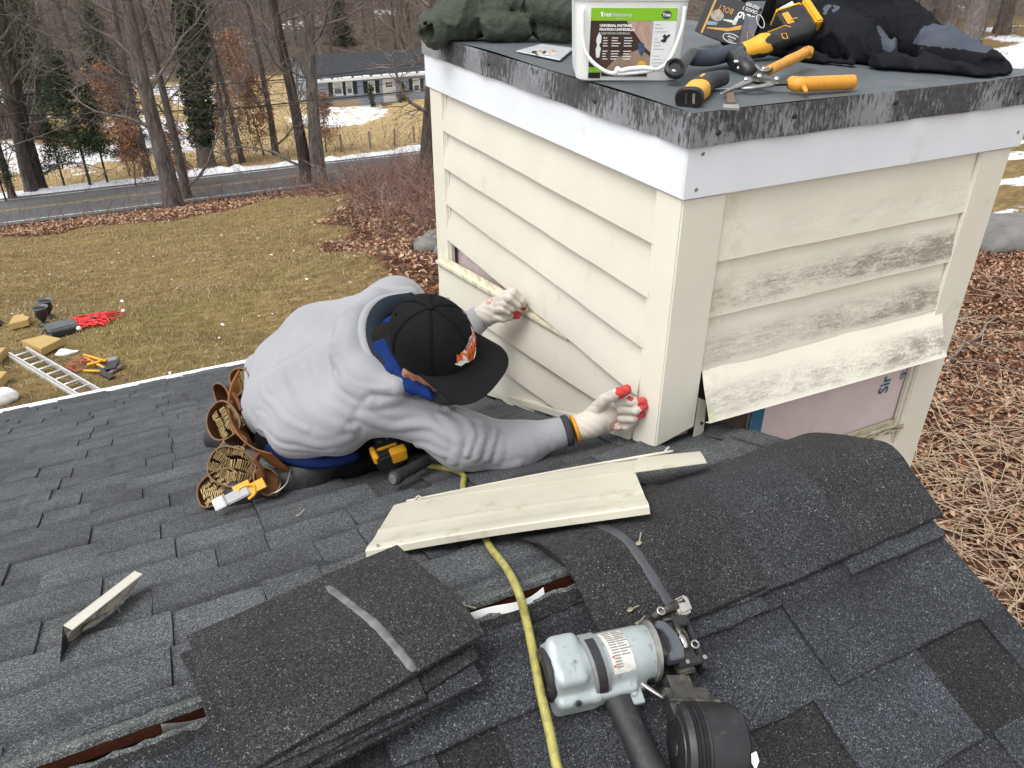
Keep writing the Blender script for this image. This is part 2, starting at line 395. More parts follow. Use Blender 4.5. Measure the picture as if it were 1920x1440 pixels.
MWHT = pm('white_polythene', (.80, .81, .80), .40, .03, 8, .04, 60, .001, dirt=(.62, .61, .57), dirtscale=10, dirtlo=.6, dirthi=.9)
MHOSE = pm('olive_yellow_hose', (.35, .315, .085), .5, .2, 60, .4, 500, .001, dirt=(.14, .13, .05), dirtscale=50, dirtlo=.5, dirthi=.75)
MBRASS = pm('brassy_nail', (.40, .30, .14), .34, .3, 120, 0, 100, .001, .75, dirt=(.12, .08, .04), dirtscale=120, dirtlo=.5, dirthi=.7)
MRED = pm('red_rubber', (.50, .045, .04), .75, .2, 40, .1, 300, .0006)
MSNOW = pm('old_snow', (.80, .82, .86), .7, .05, 3, .5, 20, .02)
MPANE = pm('window_glass', (.05, .06, .07), .08, .2, 3, spec=.8)

def fabric(name, c, var=.08, rough=.9, weave=900, strength=.25, wr=0, dirt=None):
    k = NT(name); p = k.pos(); c = np.array(c)
    cc = k.ramp(k.noise(p, 6, 4), [(.3, tuple(c*(1-var))), (.7, tuple(np.clip(c*(1+var), 0, 1)))])
    cc = k.mix(k.ramp(k.noise(p, weave*.6, 2), [(.35, 0.), (.65, .16)]), cc, tuple(c*.55))
    if dirt is not None: cc = k.mix(k.ramp(k.noise(p, 16, 6, .7), [(.54, 0.), (.76, .7)]), cc, dirt)
    h = k.math('MULTIPLY', k.noise(p, weave, 2), .5)
    if wr: h = k.math('ADD', h, k.math('MULTIPLY', k.noise(p, wr, 5, .55, dist=1.2), 3.0))
    k.bump(h, strength, .0016 if not wr else .004)
    k.b.inputs['Sheen Weight'].default_value = .22 if c.max() > .15 else .0; k.b.inputs['Sheen Roughness'].default_value = .5
    return k.done(cc, rough, 0, .15 if c.max() > .15 else .10)
MHOOD = fabric('grey_sweatshirt', (.295, .298, .315), .06, .9, 800, .25)
MRIB = fabric('dark_rib_cuff', (.045, .048, .055))
MPANT = fabric('black_work_trousers', (.010, .010, .012), .3, wr=25)
MCAPF = fabric('black_cap_twill', (.0085, .0085, .0095), .2, .82, 1200, .2)
MBLUE = fabric('blue_neck_cloth', (.007, .023, .11), .25, .85, 700, .2)
MNAVY = fabric('dark_navy_collar', (.012, .018, .026), .2, .6)
MGLOVE = fabric('white_knit_glove', (.56, .51, .44), .10, .95, 420, .9, dirt=(.30, .25, .20))
MGREYM = fabric('grey_olive_mask', (.045, .05, .04), .2)
MOLIVE = fabric('olive_down_jacket', (.058, .066, .052), .2, .42, 700, .6, wr=26)
MJACK = fabric('black_softshell', (.011, .0115, .014), .25, .8, 900, .35, wr=14)
MJACKG = fabric('blue_grey_softshell', (.075, .085, .108), .15, .8, 900, .35, wr=14)
MLEA = pm('brown_leather', (.105, .042, .016), .55, .25, 18, .25, 160, .0012, dirt=(.045, .022, .012), dirtscale=22, dirtlo=.5, dirthi=.75, spec=.25)
MLEAT = pm('tan_leather', (.20, .075, .022), .55, .2, 18, .3, 160, .0012, dirt=(.08, .035, .014), dirtscale=22, dirtlo=.45, dirthi=.75, spec=.18)
MSTITCH = pm('leather_rim', (.15, .08, .038), .6, .2, 60)
def skin_mat():
    k = NT('skin'); p = k.pos(); c = k.ramp(k.noise(p, 40, 4), [(.3, (.30, .125, .070)), (.7, (.40, .185, .11))])
    k.b.inputs['Subsurface Weight'].default_value = .12; k.b.inputs['Subsurface Radius'].default_value = (.01, .004, .002); k.bump(k.noise(p, 600, 2), .15, .0006); return k.done(c, .5)
MSKIN = skin_mat()
MHAIR = fabric('dark_hair', (.012, .010, .009), .3)
MORANGE = pm('orange_thread', (.72, .13, .02), .6, .1, 200)
MWTHREAD = pm('white_thread', (.75, .75, .75), .6, .1, 200)
MBTHREAD = pm('blue_thread', (.03, .08, .35), .6, .1, 200)
# ------------------------------------------------------------------ ground
GK = [(-60, -3.8), (-5, -4.2), (5, -4.5), (8, -4.75), (11, -5.15), (15, -5.6), (24, -7.5), (34, -9.5), (38, -10.5), (40.6, -11.05), (47.4, -11.5), (49, -11.62), (52, -12.0), (60, -12.8), (74, -13.5), (84, -13.4), (95, -12.6), (130, -8), (200, 1), (420, 30)]
def gz(x, y):
    x = np.asarray(x, float); y = np.asarray(y, float)
    z = np.interp(y, [k[0] for k in GK], [k[1] for k in GK])
    a = np.clip((np.abs(y-44)-5)/6, 0, 1)
    w = .10*np.sin(x*.9+y*.31)+.09*np.sin(x*.37-y*.83+1)+.05*np.sin(x*1.9+y*1.3)
    return z+w*a
def gpt(x, y):
    r = ray(x, y); t = 3.0
    for _ in range(4000):
        p = CAM+r*t
        if p[2] < gz(p[0], p[1]): break
        t += .05+.004*t
    for _ in range(30):
        p = CAM+r*t; t -= (p[2]-gz(p[0], p[1]))/r[2]*.6
    return CAM+r*t
def fbm(x, y, s, seed=0):
    g = np.random.default_rng(seed); o = np.zeros(np.broadcast(x, y).shape)
    for i in range(10):
        a = g.random()*6.28; f = s*(.5+1.6*g.random()); o += np.sin((x*math.cos(a)+y*math.sin(a))*f+g.random()*6.28)
    return o/math.sqrt(10)
XB = [(-60, 3.0), (10, 3.2), (18, 3.6), (22, 4.4), (27, 5.6), (31, 7.2), (34.5, 12), (40, 30)]     # lawn's right edge: x by y
def zones(x, y):
    """leaf litter, snow, straw yard, woodland floor"""
    xb = np.interp(y, [k[0] for k in XB], [k[1] for k in XB])
    n = fbm(x, y, .9, 1)
    leaf = np.clip((x-xb+n*.8)/1.2+.5, 0, 1)
    leaf = np.where(y > 33.2+n*.5, 1, leaf)*(y < 47.5)
    far = np.clip((x+y*.35-19.0+n*1.5)/2.0, 0, 1)*(y < 34)*(y > -2); leaf = leaf*(1-far*(y < 30))
    straw = np.clip((y-48.2)/1.0, 0, 1)*np.clip((92-y)/3, 0, 1)*np.clip((80-x)/20, 0, 1)
    wood = np.clip((y-90-x*.02)/4, 0, 1)
    s1 = np.exp(-((y-48.4-.25*fbm(x, y, 1.2, 2))/(.55+.35*np.clip(fbm(x, y, .5, 3), -1, 1)))**2)*1.5
    s2 = np.clip(fbm(x, y, .35, 4)*.9-.35+.9*np.exp(-((y-70)/5)**2)*np.clip((x-6)/6, 0, 1)+1.25*np.exp(-((y-66)/10)**2)*np.clip((8-x)/5, 0, 1)-.5*np.clip((70-y)/12, 0, 1)*(x > 5), 0, 1)*(y > 53)*(y < 90); s2 = np.clip(s2, 0, .5)
    s3 = np.clip(fbm(x, y, .30, 5)*.40-.10, 0, .6)*(y >= 88)
    s4 = np.clip(fbm(x*.6, y*1.6, 1.1, 6)*1.1+.15, 0, 1)*far*(y < 33)*(y > 8)
    s5 = np.clip(fbm(x, y, 2.2, 7)-1.15, 0, 1)*.8*(y > 33.4)*(y < 36)*(x > -1)
    s6 = np.clip(fbm(x, y, .22, 9)*1.0+.25, 0, 1)*(y > 20)*(y < 90)*np.clip((x-38)/8, 0, 1)
    snow = np.clip(s1+s2*1.3+s3+s4+s5+s6, 0, 1)
    green = np.clip(fbm(x, y, .45, 8)*.5+.1, 0, 1)
    green = np.maximum(green, .9*np.exp(-((x+2.6)/1.3)**2-((y-9.8)/1.0)**2))
    return leaf, snow, straw, wood, green
gx = np.concatenate([np.linspace(-160, -16, 40), np.arange(-15.5, 30, .45), np.linspace(31, 60, 50), np.linspace(62, 420, 60)])
gy = np.concatenate([np.linspace(-60, -4, 20), np.arange(-3.5, 40.4, .45), np.arange(40.6, 47.5, .85), np.arange(47.6, 56, .3), np.arange(56.5, 95, .8), np.linspace(97, 420, 80)])
GX, GY = np.meshgrid(gx, gy, indexing='ij'); GZ = gz(GX, GY)
nx, ny = GX.shape; ii = np.arange(nx*ny).reshape(nx, ny)
me = fastmesh('ground', np.stack([GX, GY, GZ], -1).reshape(-1, 3), np.stack([ii[:-1, :-1], ii[1:, :-1], ii[1:, 1:], ii[:-1, 1:]], -1).reshape(-1, 4), True)
zl, zs, zst, zw, zg = zones(GX.ravel(), GY.ravel())
for nm, a in (('leaf', zl), ('snow', zs), ('straw', zst), ('wood', zw), ('green', zg)):
    at_ = me.attributes.new(nm, 'FLOAT', 'POINT'); at_.data.foreach_set('value', a.astype(np.float32))
def ground_mat():
    k = NT('ground_cover'); p = k.pos()
    def A(n): return k.n('ShaderNodeAttribute', attribute_name=n).outputs['Fac']
    def soft(n, sc, amt=.55, lo=.4, hi=.6): return k.step(k.math('ADD', A(n), k.math('MULTIPLY', k.math('SUBTRACT', k.noise(p, sc, 5, .65), .5), amt)), lo, hi)
    st = k.map(p, (3, 5, 3))
    tuft = k.noise(st, 6, 7, .8); mid = k.noise(k.map(p, (1, 1.6, 1)), .42, 7, .7)
    c = k.ramp(tuft, [(.28, (.10, .070, .033)), (.48, (.25, .187, .095)), (.70, (.41, .318, .175))])
    c = k.mix(k.step(mid, .38, .66), k.mix(1.0, c, (1.16, 1.08, .92), 'MULTIPLY'), k.mix(1.0, c, (.78, .76, .62), 'MULTIPLY'))
    mot = k.noise(k.map(p, (1, 1.9, 1)), 2.4, 9, .78); c = k.mix(k.math('MULTIPLY', k.step(mot, .56, .38), .75), c, (.105, .074, .038)); c = k.mix(k.math('MULTIPLY', k.step(mot, .54, .68), .6), c, (.44, .35, .215))
    gr = k.ramp(tuft, [(.28, (.075, .07, .018)), (.5, (.19, .175, .05)), (.72, (.33, .29, .10))])
    c = k.mix(soft('green', 2.0, .9, .25, 1.0), c, gr)
    straw = k.ramp(k.noise(p, 1.2, 6, .7), [(.25, (.27, .19, .085)), (.5, (.43, .32, .16)), (.75, (.55, .44, .26))])
    c = k.mix(soft('straw', .5), c, straw)
    lf = k.vor(p, 9); l1 = k.sep(lf)[0]
    leafc = k.ramp(l1, [(0, (.055, .024, .014)), (.35, (.125, .055, .032)), (.7, (.20, .095, .055)), (1, (.31, .17, .105))])
    leafc = k.mix(k.step(k.noise(p, .9, 4), .3, .7), leafc, k.mix(1.0, leafc, (.6, .6, .6), 'MULTIPLY'))
    c = k.mix(soft('leaf', 1.5), c, leafc)
    wd = k.ramp(k.noise(p, .8, 6, .7), [(.3, (.035, .027, .022)), (.55, (.105, .084, .068)), (.8, (.18, .15, .128))])
    c = k.mix(A('wood'), c, wd)
    c = k.mix(soft('snow', 1.6, 1.7, .48, .62), c, k.ramp(k.noise(p, 2, 4), [(.3, (.66, .68, .72)), (.6, (.82, .83, .86))]))
    k.bump(k.math('ADD', tuft, k.math('MULTIPLY', k.noise(p, 14, 4), .6)), .8, .06)
    return k.done(c, .95, 0, .1)
tag(link('ground', me, ground_mat()), kind='structure')

def road_mat():
    k = NT('asphalt'); p = k.pos(); c = k.ramp(k.noise(k.map(p, (.15, 1.2, 1)), 1.4, 5, .6), [(.3, (.075, .077, .080)), (.7, (.115, .116, .118))])
    c = k.mix(k.ramp(k.noise(k.map(p, (.4, 2, 1)), .8, 5, .7), [(.55, 0.), (.7, .5)]), c, (.055, .055, .057)); k.bump(k.noise(p, 40, 3), .3, .01); return k.done(c, .8)
RX = np.linspace(-160, 420, 150)
def strip(name, y0, y1, dz, mat, n=3, label=None, wob=0., seed=0, x0=-160, x1=420, parent=None, m=400):
    xs = np.linspace(x0, x1, m); ys = np.linspace(0, 1, n); v = []; 
    for i, x in enumerate(xs):
        w = wob*fbm(np.array([x]), np.array([0.]), 1.1, seed)[0]
        for t in ys: y = y0+(y1-y0)*t+w*(1 if t > .5 else -1); v.append((x, y, float(np.interp(y, [k[0] for k in GK], [k[1] for k in GK]))+dz))
    f = [(i*n+j, (i+1)*n+j, (i+1)*n+j+1, i*n+j+1) for i in range(m-1) for j in range(n-1)]
    return link(name, pyd(name, v, f), mat, parent)
road = tag(strip('road', 40.75, 47.25, .06, road_mat(), 8), kind='structure')
MLINEW = pm('worn_white_line', (.62, .62, .60), .8, .12, 3, dirt=(.2, .2, .2), dirtscale=4, dirtlo=.45, dirthi=.65)
MLINEY = pm('worn_yellow_line', (.42, .33, .12), .8, .2, 3, dirt=(.13, .12, .10), dirtscale=3, dirtlo=.42, dirthi=.62)
strip('edge_line', 46.55, 46.70, .068, MLINEW, 2, parent=road); strip('edge_line', 41.3, 41.42, .068, MLINEW, 2, parent=road)
strip('centre_line', 43.86, 43.98, .068, MLINEY, 2, parent=road); strip('centre_line', 44.14, 44.26, .068, MLINEY, 2, parent=road)
# ploughed snow bank beyond the road: low uneven ridge
def snowbank():
    xs = np.arange(-30, 70, .16); ts = np.linspace(0, 1, 9); v = []
    for x in xs:
        a = fbm(np.array([x]), np.array([3.]), 1.3, 12)[0]; b = fbm(np.array([x]), np.array([1.]), 4.5, 13)[0]
        wid = max(.12, 1.0+.42*a+.12*b); hh = max(.0, .17+.07*a+.05*b)
        for t in ts:
            y = 47.35+.1*b+wid*t; v.append((x, y, float(gz(x, y))-.03+hh*math.sin(math.pi*t)**.8+.03*math.sin(x*9+t*11)*(0 < t < 1)))
    n = len(ts); f = [(i*n+j, (i+1)*n+j, (i+1)*n+j+1, i*n+j+1) for i in range(len(xs)-1) for j in range(n-1)]
    return tag(link('snow_bank', pyd('snow_bank', v, f, True), MSNOW), 'low strip of ploughed snow along the far edge of the road', 'snow', kind='stuff')
snowbank()

# ------------------------------------------------------------------ leaves, grass and sticks on the ground
def leaves(name, X, Y, size, mats, lift=.02, fold=.35, seed=3):
    g = np.random.default_rng(seed); n = len(X); Z = gz(X, Y)+lift*(.3+g.random(n)*1.4)
    a = g.random(n)*6.28; s = size*(.55+.8*g.random(n)); tx = g.normal(0, .45, n); ty = g.normal(0, .45, n)
    ux = np.stack([np.cos(a), np.sin(a), tx], 1); uy = np.stack([-np.sin(a), np.cos(a), ty], 1)*.55
    P = np.stack([X, Y, Z], 1); s = s[:, None]; up = np.array([0, 0, 1.])*fold*s*.4
    v = np.stack([P-ux*s*.5, P+uy*s*.5+up, P+ux*s*.5, P-uy*s*.5+up], 1).reshape(-1, 3)
    q = np.arange(n*4).reshape(-1, 4); q = np.concatenate([q[:, [0, 1, 2]], q[:, [0, 2, 3]]], 1).reshape(-1, 3)
    me = fastmesh(name, v, q)
    for m in mats: me.materials.append(m)
    me.polygons.foreach_set('material_index', np.repeat(g.integers(0, len(mats), n), 2).astype(np.int32)); me.update()
    return link(name, me)
def lm(name, c, tr=0): return pm(name, c, .7, .35, 4, spec=.3)
ML = [lm('russet_leaf', (.27, .118, .06)), lm('brown_leaf', (.155, .078, .048)), lm('tan_leaf', (.38, .24, .145)), lm('dark_leaf', (.085, .045, .03)), lm('pale_leaf', (.45, .31, .21))]
def scatter(n, x0, x1, y0, y1, keep, seed):
    g = np.random.default_rng(seed); X = x0+(x1-x0)*g.random(n); Y = y0+(y1-y0)*g.random(n); k = keep(X, Y, g.random(n)); return X[k], Y[k]
X1, Y1 = scatter(80000, 3.2, 17, -1.0, 12, lambda x, y, r: (zones(x, y)[0] > .5), 21)
tag(leaves('fallen_leaves', X1, Y1, .068, ML+ML[:3], .035, seed=31), 'thick brown leaf litter on the ground below the chimney', 'leaves', kind='stuff')
X2, Y2 = scatter(75000, -9, 24, 12, 40.6, lambda x, y, r: (zones(x, y)[0] > r*.8+.1) , 22)
tag(leaves('fallen_leaves', X2, Y2, .12, ML, .05, seed=32), 'russet leaf litter along the lawn edge and under the brush', 'leaves', kind='stuff')
X3, Y3 = scatter(330, -8, 8, 9, 33, lambda x, y, r: zones(x, y)[0] < .4, 23)
tag(leaves('stray_leaves', X3, Y3, .075, [ML[2], ML[4], ML[2], MSNOW], .03, seed=33), 'pale stray leaves and snow crumbs dotting the lawn', 'leaves', kind='stuff')
def grass(name, X, Y, h, mats, seed, lift=0):
    g = np.random.default_rng(seed); n = len(X); Z = gz(X, Y)+lift; a = g.random(n)*6.28; hh = h*(.4+.9*g.random(n)); w = hh*.16
    ln = g.normal(0, .6, (n, 2)); c = np.stack([np.cos(a), np.sin(a), np.zeros(n)], 1)*w[:, None]; P = np.stack([X, Y, Z-.01], 1)
    tip = P+np.stack([ln[:, 0]*hh, ln[:, 1]*hh, hh], 1); v = np.stack([P-c, P+c, tip], 1).reshape(-1, 3)
    me = fastmesh(name, v, np.arange(n*3).reshape(-1, 3))
    for m in mats: me.materials.append(m)
    gr = zones(X, Y)[4]+g.normal(0, .25, n); me.polygons.foreach_set('material_index', np.clip((gr > .75)*1+(g.random(n) < .3)*2, 0, len(mats)-1).astype(np.int32)); me.update()
    return link(name, me)
MG = [lm('straw_grass', (.29, .215, .105)), lm('green_grass', (.23, .21, .062)), lm('dry_grass', (.42, .33, .18)), lm('dull_grass', (.20, .15, .07))]
X4, Y4 = scatter(170000, -9, 12, 8.5, 34, lambda x, y, r: (zones(x, y)[0] < .45) & (x > -3.9-.085*(y-8)) & (x < .6+.42*y), 24)
tag(grass('lawn_grass', X4, Y4, .062, MG, 41), 'short dormant winter grass of the sloping lawn', 'grass', kind='stuff')
X5, Y5 = scatter(26000, -14, 60, 49, 74, lambda x, y, r: zones(x, y)[1] < .3, 25)
tag(grass('dry_field_grass', X5, Y5, .16, [lm('field_straw', (.45, .33, .16)), lm('field_straw_pale', (.54, .43, .25)), lm('field_straw_dull', (.31, .22, .11))], 42), 'yellow dry grass beyond the road', 'grass', kind='stuff')

def stems(name, pts, h, mats, seed, sides=3, bend=.35, r=.006, twigs=3):
    """thin upright bare stems with side twigs, one mesh"""
    g = np.random.default_rng(seed); v = []; f = []
    def stick(a, b, ra, rb):
        n = len(v); d = b-a; u = np.cross(d, (.3, .5, .8)); u /= np.linalg.norm(u)+1e-9; w = np.cross(d, u); w /= np.linalg.norm(w)+1e-9
        for P, R in ((a, ra), (b, rb)):
            for j in range(3): t = j*2.094; v.append(P+(u*math.cos(t)+w*math.sin(t))*R)
        for j in range(3): f.append((n+j, n+(j+1) % 3, n+3+(j+1) % 3, n+3+j))
    for x, y in pts:
        p = np.array([x, y, float(gz(x, y))-.02]); H = h*(.4+.9*g.random()); d = np.array([g.normal(0, bend), g.normal(0, bend), 1.0]); R = r*(.6+.8*g.random())
        for k in range(3):
            q = p+d*H/3; stick(p, q, R*(1-.28*k), R*(1-.28*(k+1)))
            if k:
                for _ in range(twigs):
                    t = g.random(); s0 = p+(q-p)*t; dd = np.array([g.normal(0, .8), g.normal(0, .8), .7])*H*.22; stick(s0, s0+dd, R*.45, R*.2)
            p = q; d = d+np.array([g.normal(0, .25), g.normal(0, .25), 0])
    me = fastmesh(name, np.array(v), np.array(f)); g2 = np.random.default_rng(seed+1)
    for m in mats: me.materials.append(m)
    me.polygons.foreach_set('material_index', (np.arange(len(f))//60 % len(mats)).astype(np.int32)); me.update()
    return link(name, me)
MBR = [lm('red_brown_stem', (.20, .10, .075)), lm('grey_brown_stem', (.24, .17, .14)), lm('dark_stem', (.12, .066, .053))]
X6, Y6 = scatter(1500, 6, 24, 26, 40.4, lambda x, y, r: (zones(x, y)[0] > .7) & (x > 7.2-.0*(y)) & (r < np.clip((x-6)/7, .15, 1)), 26)
tag(stems('brush_thicket', list(zip(X6, Y6)), 1.7, MBR, 51, r=.011), 'red-brown bare brush between the lawn and the road', 'brush', kind='stuff')
X6b, Y6b = scatter(5200, 4.4, 15, 17, 37, lambda x, y, r: (zones(x, y)[0] > .8) & (r < np.clip((x-4)/6, .1, 1)), 126)
tag(stems('low_brush', list(zip(X6b, Y6b)), .95, MBR, 151, r=.013, bend=.7), 'low tangled red-brown brush beside the lawn behind the chimney', 'brush', kind='stuff')
X7, Y7 = scatter(420, -9, 10, 37.5, 40.5, lambda x, y, r: r < .75, 27)
tag(stems('roadside_brush', list(zip(X7, Y7)), 1.5, MBR, 52, r=.009, twigs=2), 'thin bare stems along the near road verge', 'brush', kind='stuff')
X8, Y8 = scatter(700, -14, 34, 49.3, 53, lambda x, y, r: r < .6, 28)
tag(stems('fence_line_brush', list(zip(X8, Y8)), 2.0, [MBR[1], MBR[2]], 53, r=.012, twigs=2), 'bare weeds along the far fence line', 'brush', kind='stuff')
X9, Y9 = scatter(420, 24, 60, 14, 40, lambda x, y, r: r < .6, 29)
tag(stems('bramble_scrub', list(zip(X9, Y9)), 1.8, [MBR[1], MBR[0]], 54, r=.013, twigs=3), 'bare scrub behind the black jacket', 'brush', kind='stuff')
# tangled fallen branches on the leaf floor at the right
MSTICK = pm('weathered_branch', (.42, .32, .215), .8, .3, 20, .3, 60, .004); MSTICKG = pm('grey_branch', (.17, .15, .135), .8, .3, 20, .3, 60, .004)
def branch_mesh(L, r, seed, forks=4):
    g = np.random.default_rng(seed); b = B(); P = [np.zeros(3)]; d = np.array([1., 0, .04])
    for i in range(7): d = d+np.array([0, g.normal(0, .22), g.normal(0, .05)]); P.append(P[-1]+d/np.linalg.norm(d)*L/7)
    b.tube(P, list(np.linspace(r, r*.35, 8)), 6)
    for k in range(forks):
        i = g.integers(2, 7); s = P[i]; e = np.array([.7, g.choice([-1, 1])*(.5+.5*g.random()), .15+.3*g.random()])*L*(.15+.2*g.random())
        b.tube([s, s+e*.5+(0, 0, .03), s+e], [r*.45, r*.35, r*.15], 5)
    return b
for i, (x0, y0, x1, y1, r) in enumerate([(1868, 600, 1830, 780, .030), (1752, 905, 1915, 900, .020), (1700, 1010, 1920, 840, .026), (1800, 960, 1920, 990, .018), (1880, 1170, 1920, 1020, .022), (1722, 640, 1800, 570, .02), (1820, 1090, 1920, 1110, .02), (1760, 1000, 1880, 1120, .014), (1850, 930, 1915, 760, .013)]):
    a, c = gpt(x0, y0), gpt(x1, y1); L = np.linalg.norm(c-a); o = branch_mesh(L, r*.72, 60+i).build('fallen_branch', [MSTICK, MSTICKG][i == 0], smooth=True)
    d = (c-a)/L; fr = frame(np.cross(d, np.cross((0, 0, 1), d)), d); M4 = Matrix.Identity(4)
    for ii_ in range(3):
        for jj in range(3): M4[jj][ii_] = fr[ii_][jj]
    M4.translation = a+V3((0, 0, .06)); o.matrix_basis = M4
    tag(o, ['grey crooked branch lying on leaves near the right photo edge', 'thin pale stick lying level on the leaves right of the chimney post', 'long pale branch slanting up to the right on the leaf litter', 'short straight stick below the long slanting branch', 'steep pale stick at the right photo edge beside the roof', 'pale stick leaning on leaves beside the white corner post', 'lowest bare stick on the leaves at the right photo edge', 'forked thin stick nearest the roof rake on the leaves', 'thin steep twig above the tangle at the right photo edge'][i], 'branch', 'fallen branches on the leaf litter')
def tangle():
    g = np.random.default_rng(5); b = B()
    for i in range(4600):
        u = g.random(); x = 4.4+9*g.random(); y = -1.+8*g.random()
        if y > 3.6 and g.random() < .85: continue
        z = float(gz(x, y))+.04+.16*g.random(); a = g.random()*6.28; L = .25+.7*g.random(); d = np.array([math.cos(a), math.sin(a), g.normal(0, .12)])*L/3; P = [np.array([x, y, z])]
        for k in range(3): P.append(P[-1]+d+g.normal(0, .05, 3))
        b.tube(P, [.005, .0046, .004, .0025], 4, False)
    return tag(b.build('twig_tangle', MSTICK, smooth=True), 'tangle of pale dry twigs over the leaf litter', 'twigs', kind='stuff')
tangle()
def rock(name, c, s, seed, mat):
    f = lambda P: ell(P, (0, 0, 0), s)+.14*min(s)*wav(P, 2.2/min(s), seed)+.05*min(s)*wav(P, 7/min(s), seed+1)
    me = snet(f, -V3(s)*1.5, V3(s)*1.5, min(s)/7, name, True, [mat]); o = link(name, me); o.location = [float(q) for q in c]; return o
MROCK = pm('grey_field_stone', (.16, .155, .145), .85, .3, 3, .6, 20, .03, dirt=(.09, .10, .06), dirtscale=3)
p = gpt(1900, 470); tag(rock('boulder', p+V3((.4, .5, .1)), (1.15, .95, .42), 3, MROCK), 'large flat grey boulder at the right photo edge', 'boulder')
for i, (x, y, s) in enumerate([(805, 472, .38), (826, 462, .34), (812, 452, .30), (795, 462, .26), (838, 478, .34)]):
    p = gpt(x, y); tag(rock('field_stone', p+V3((0, 0, s*.35)), (s, s*.8, s*.6), 10+i, MROCK), ['front stone of the pile beside the chimney post', 'rounded stone at the back right of the pile', 'topmost stone of the small pile in the brush', 'leftmost small stone of the pile in the brush', 'stone of the pile half hidden by the white corner post'][i], 'stone', 'stone pile in the brush')
# ------------------------------------------------------------------ the house under our feet: roof and walls
house = empty('house', (-4.5, RY, -4.6), 'near house whose dark shingle roof fills the foreground', 'house')
CS, SN = math.cos(SL), math.sin(SL); HYP = math.sqrt(1+PIT*PIT); XL = -9.5
NEARE = 2*RY-EAVE
roof = None
b = B()     # plywood deck, one slab each side of the vent slot
def slab(b, y0, y1, zf, t0, t1, x0, x1):
    b.hexa([(x0, y0, zf(y0)+t0), (x1, y0, zf(y0)+t0), (x1, y1, zf(y1)+t0), (x0, y1, zf(y1)+t0), (x0, y0, zf(y0)+t1), (x1, y0, zf(y0)+t1), (x1, y1, zf(y1)+t1), (x0, y1, zf(y1)+t1)])
slab(b, RY+.013, EAVE-.02, zfar, -.024, -.003, XL, RAKE-.012); slab(b, NEARE+.02, RY-.014, znear, -.024, -.003, XL, RAKE-.012)
roof = b.build('roof', MWOODR, house)
def tabmesh(seed):
    g = np.random.default_rng(seed); n = 5; xs = np.linspace(-.5, .5, n); R = []
    for i, x in enumerate(xs):
        j = g.normal(0, .0016); w = g.normal(0, .0007)
        R.append([(x, -.185, .0005), (x, -.06, .0050+w), (x, -.012, .0080+w), (x, -.003+j, .0082+w*1.4), (x, j, .0064+w), (x, j+.0006, -.001), (x, -.185, -.001)])
    bb = B(); bb.rings(R); me = bpy.data.meshes.new('shingle'); me.from_pydata(bb.v, [], bb.f)
    bm = bmesh.new(); bm.from_mesh(me); bmesh.ops.recalc_face_normals(bm, faces=bm.faces); bm.to_mesh(me); bm.free(); me.update(); return me
bq = B(); slab(bq, RY+.030, EAVE-.03, zfar, -.0028, -.0012, XL, RAKE-.013); slab(bq, NEARE+.03, RY-.034, znear, -.0028, -.0012, XL, RAKE-.013); bq.build('underlay', MBLKR, roof)
TM = {}
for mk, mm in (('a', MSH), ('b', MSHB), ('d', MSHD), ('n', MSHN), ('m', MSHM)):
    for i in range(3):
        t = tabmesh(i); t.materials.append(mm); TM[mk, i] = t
def slopeM(far, x, s, w, n0, thick=1.0, skew=0.0, ls=1.0):
    if far:
        o = V3((x, RY, RZ))+V3((0, CS, -SN))*s+NF*n0; ax = ((w, 0, 0), (skew*ls, CS*ls, -SN*ls), NF*thick)
    else:
        o = V3((x, RY, RZ))+V3((0, -CS, -SN))*s+NN*n0; ax = ((-w, 0, 0), (skew*ls, -CS*ls, -SN*ls), NN*thick)
    M = Matrix.Identity(4)
    for i in range(3):
        for j in range(3): M[j][i] = float(ax[i][j])
    M.translation = [float(q) for q in o]; return M, o
tabs = []
EXP = .1425
def courses(far, s0, smax, x0, x1, seed):
    g = random.Random(seed); k = 0; s = s0
    while s < smax:
        x = x0-g.random()*.3; high = g.random() < .5
        while x < x1:
            w = g.choice([.10, .13, .16, .19, .22, .26, .30]) if high else g.choice([.09, .12, .15, .18, .21])
            xa, xb = x, min(x+w, x1); x += w
            if xb-xa < .03: high = not high; continue
            if far and xb > -.02 and .55 < s < 2.08: xb = min(xb, -.006)
            if xb-xa < .03: high = not high; continue
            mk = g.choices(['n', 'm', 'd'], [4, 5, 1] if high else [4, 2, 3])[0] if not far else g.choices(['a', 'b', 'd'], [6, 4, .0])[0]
            M, o = slopeM(far, (xa+xb)/2, s+g.gauss(0, .0012)+(0 if high else .0), (xb-xa)-(.0025 if high else .001), .0034 if high else -.0014, 1.15 if high else 1.0, g.gauss(0, .008), min(1.0, (s-.026)/.185))
            d = (o-CAM)@_f; q = o-CAM; px = 960+FPX*(q@_r)/max(d, .1); py = 720-FPX*(q@_u)/max(d, .1)
            vis = d > .3 and -120 < px < 2040 and -50 < py < 1560
            if vis and far and o[1] > 0 and o[0] > -.02: vis = False
            tabs.append((-(xb-xa)/d**2 if vis else 1, M, (mk, g.randrange(3)))); high = not high
        s += EXP+g.gauss(0, .002); k += 1
FTOT = (EAVE-RY)*HYP
courses(True, .075, FTOT+.02, -5.2, RAKE, 11)
courses(False, .166, 2.4, -3.2, RAKE, 12)
tabs.sort(key=lambda t: t[0])
for a, M, k in tabs[:296]:
    o = link('shingle', TM[k], None, roof); o.matrix_basis = M
bb = B(); vv = []; ff = []; mi = []; off = 0     # the far, hidden and outlying shingles as one part
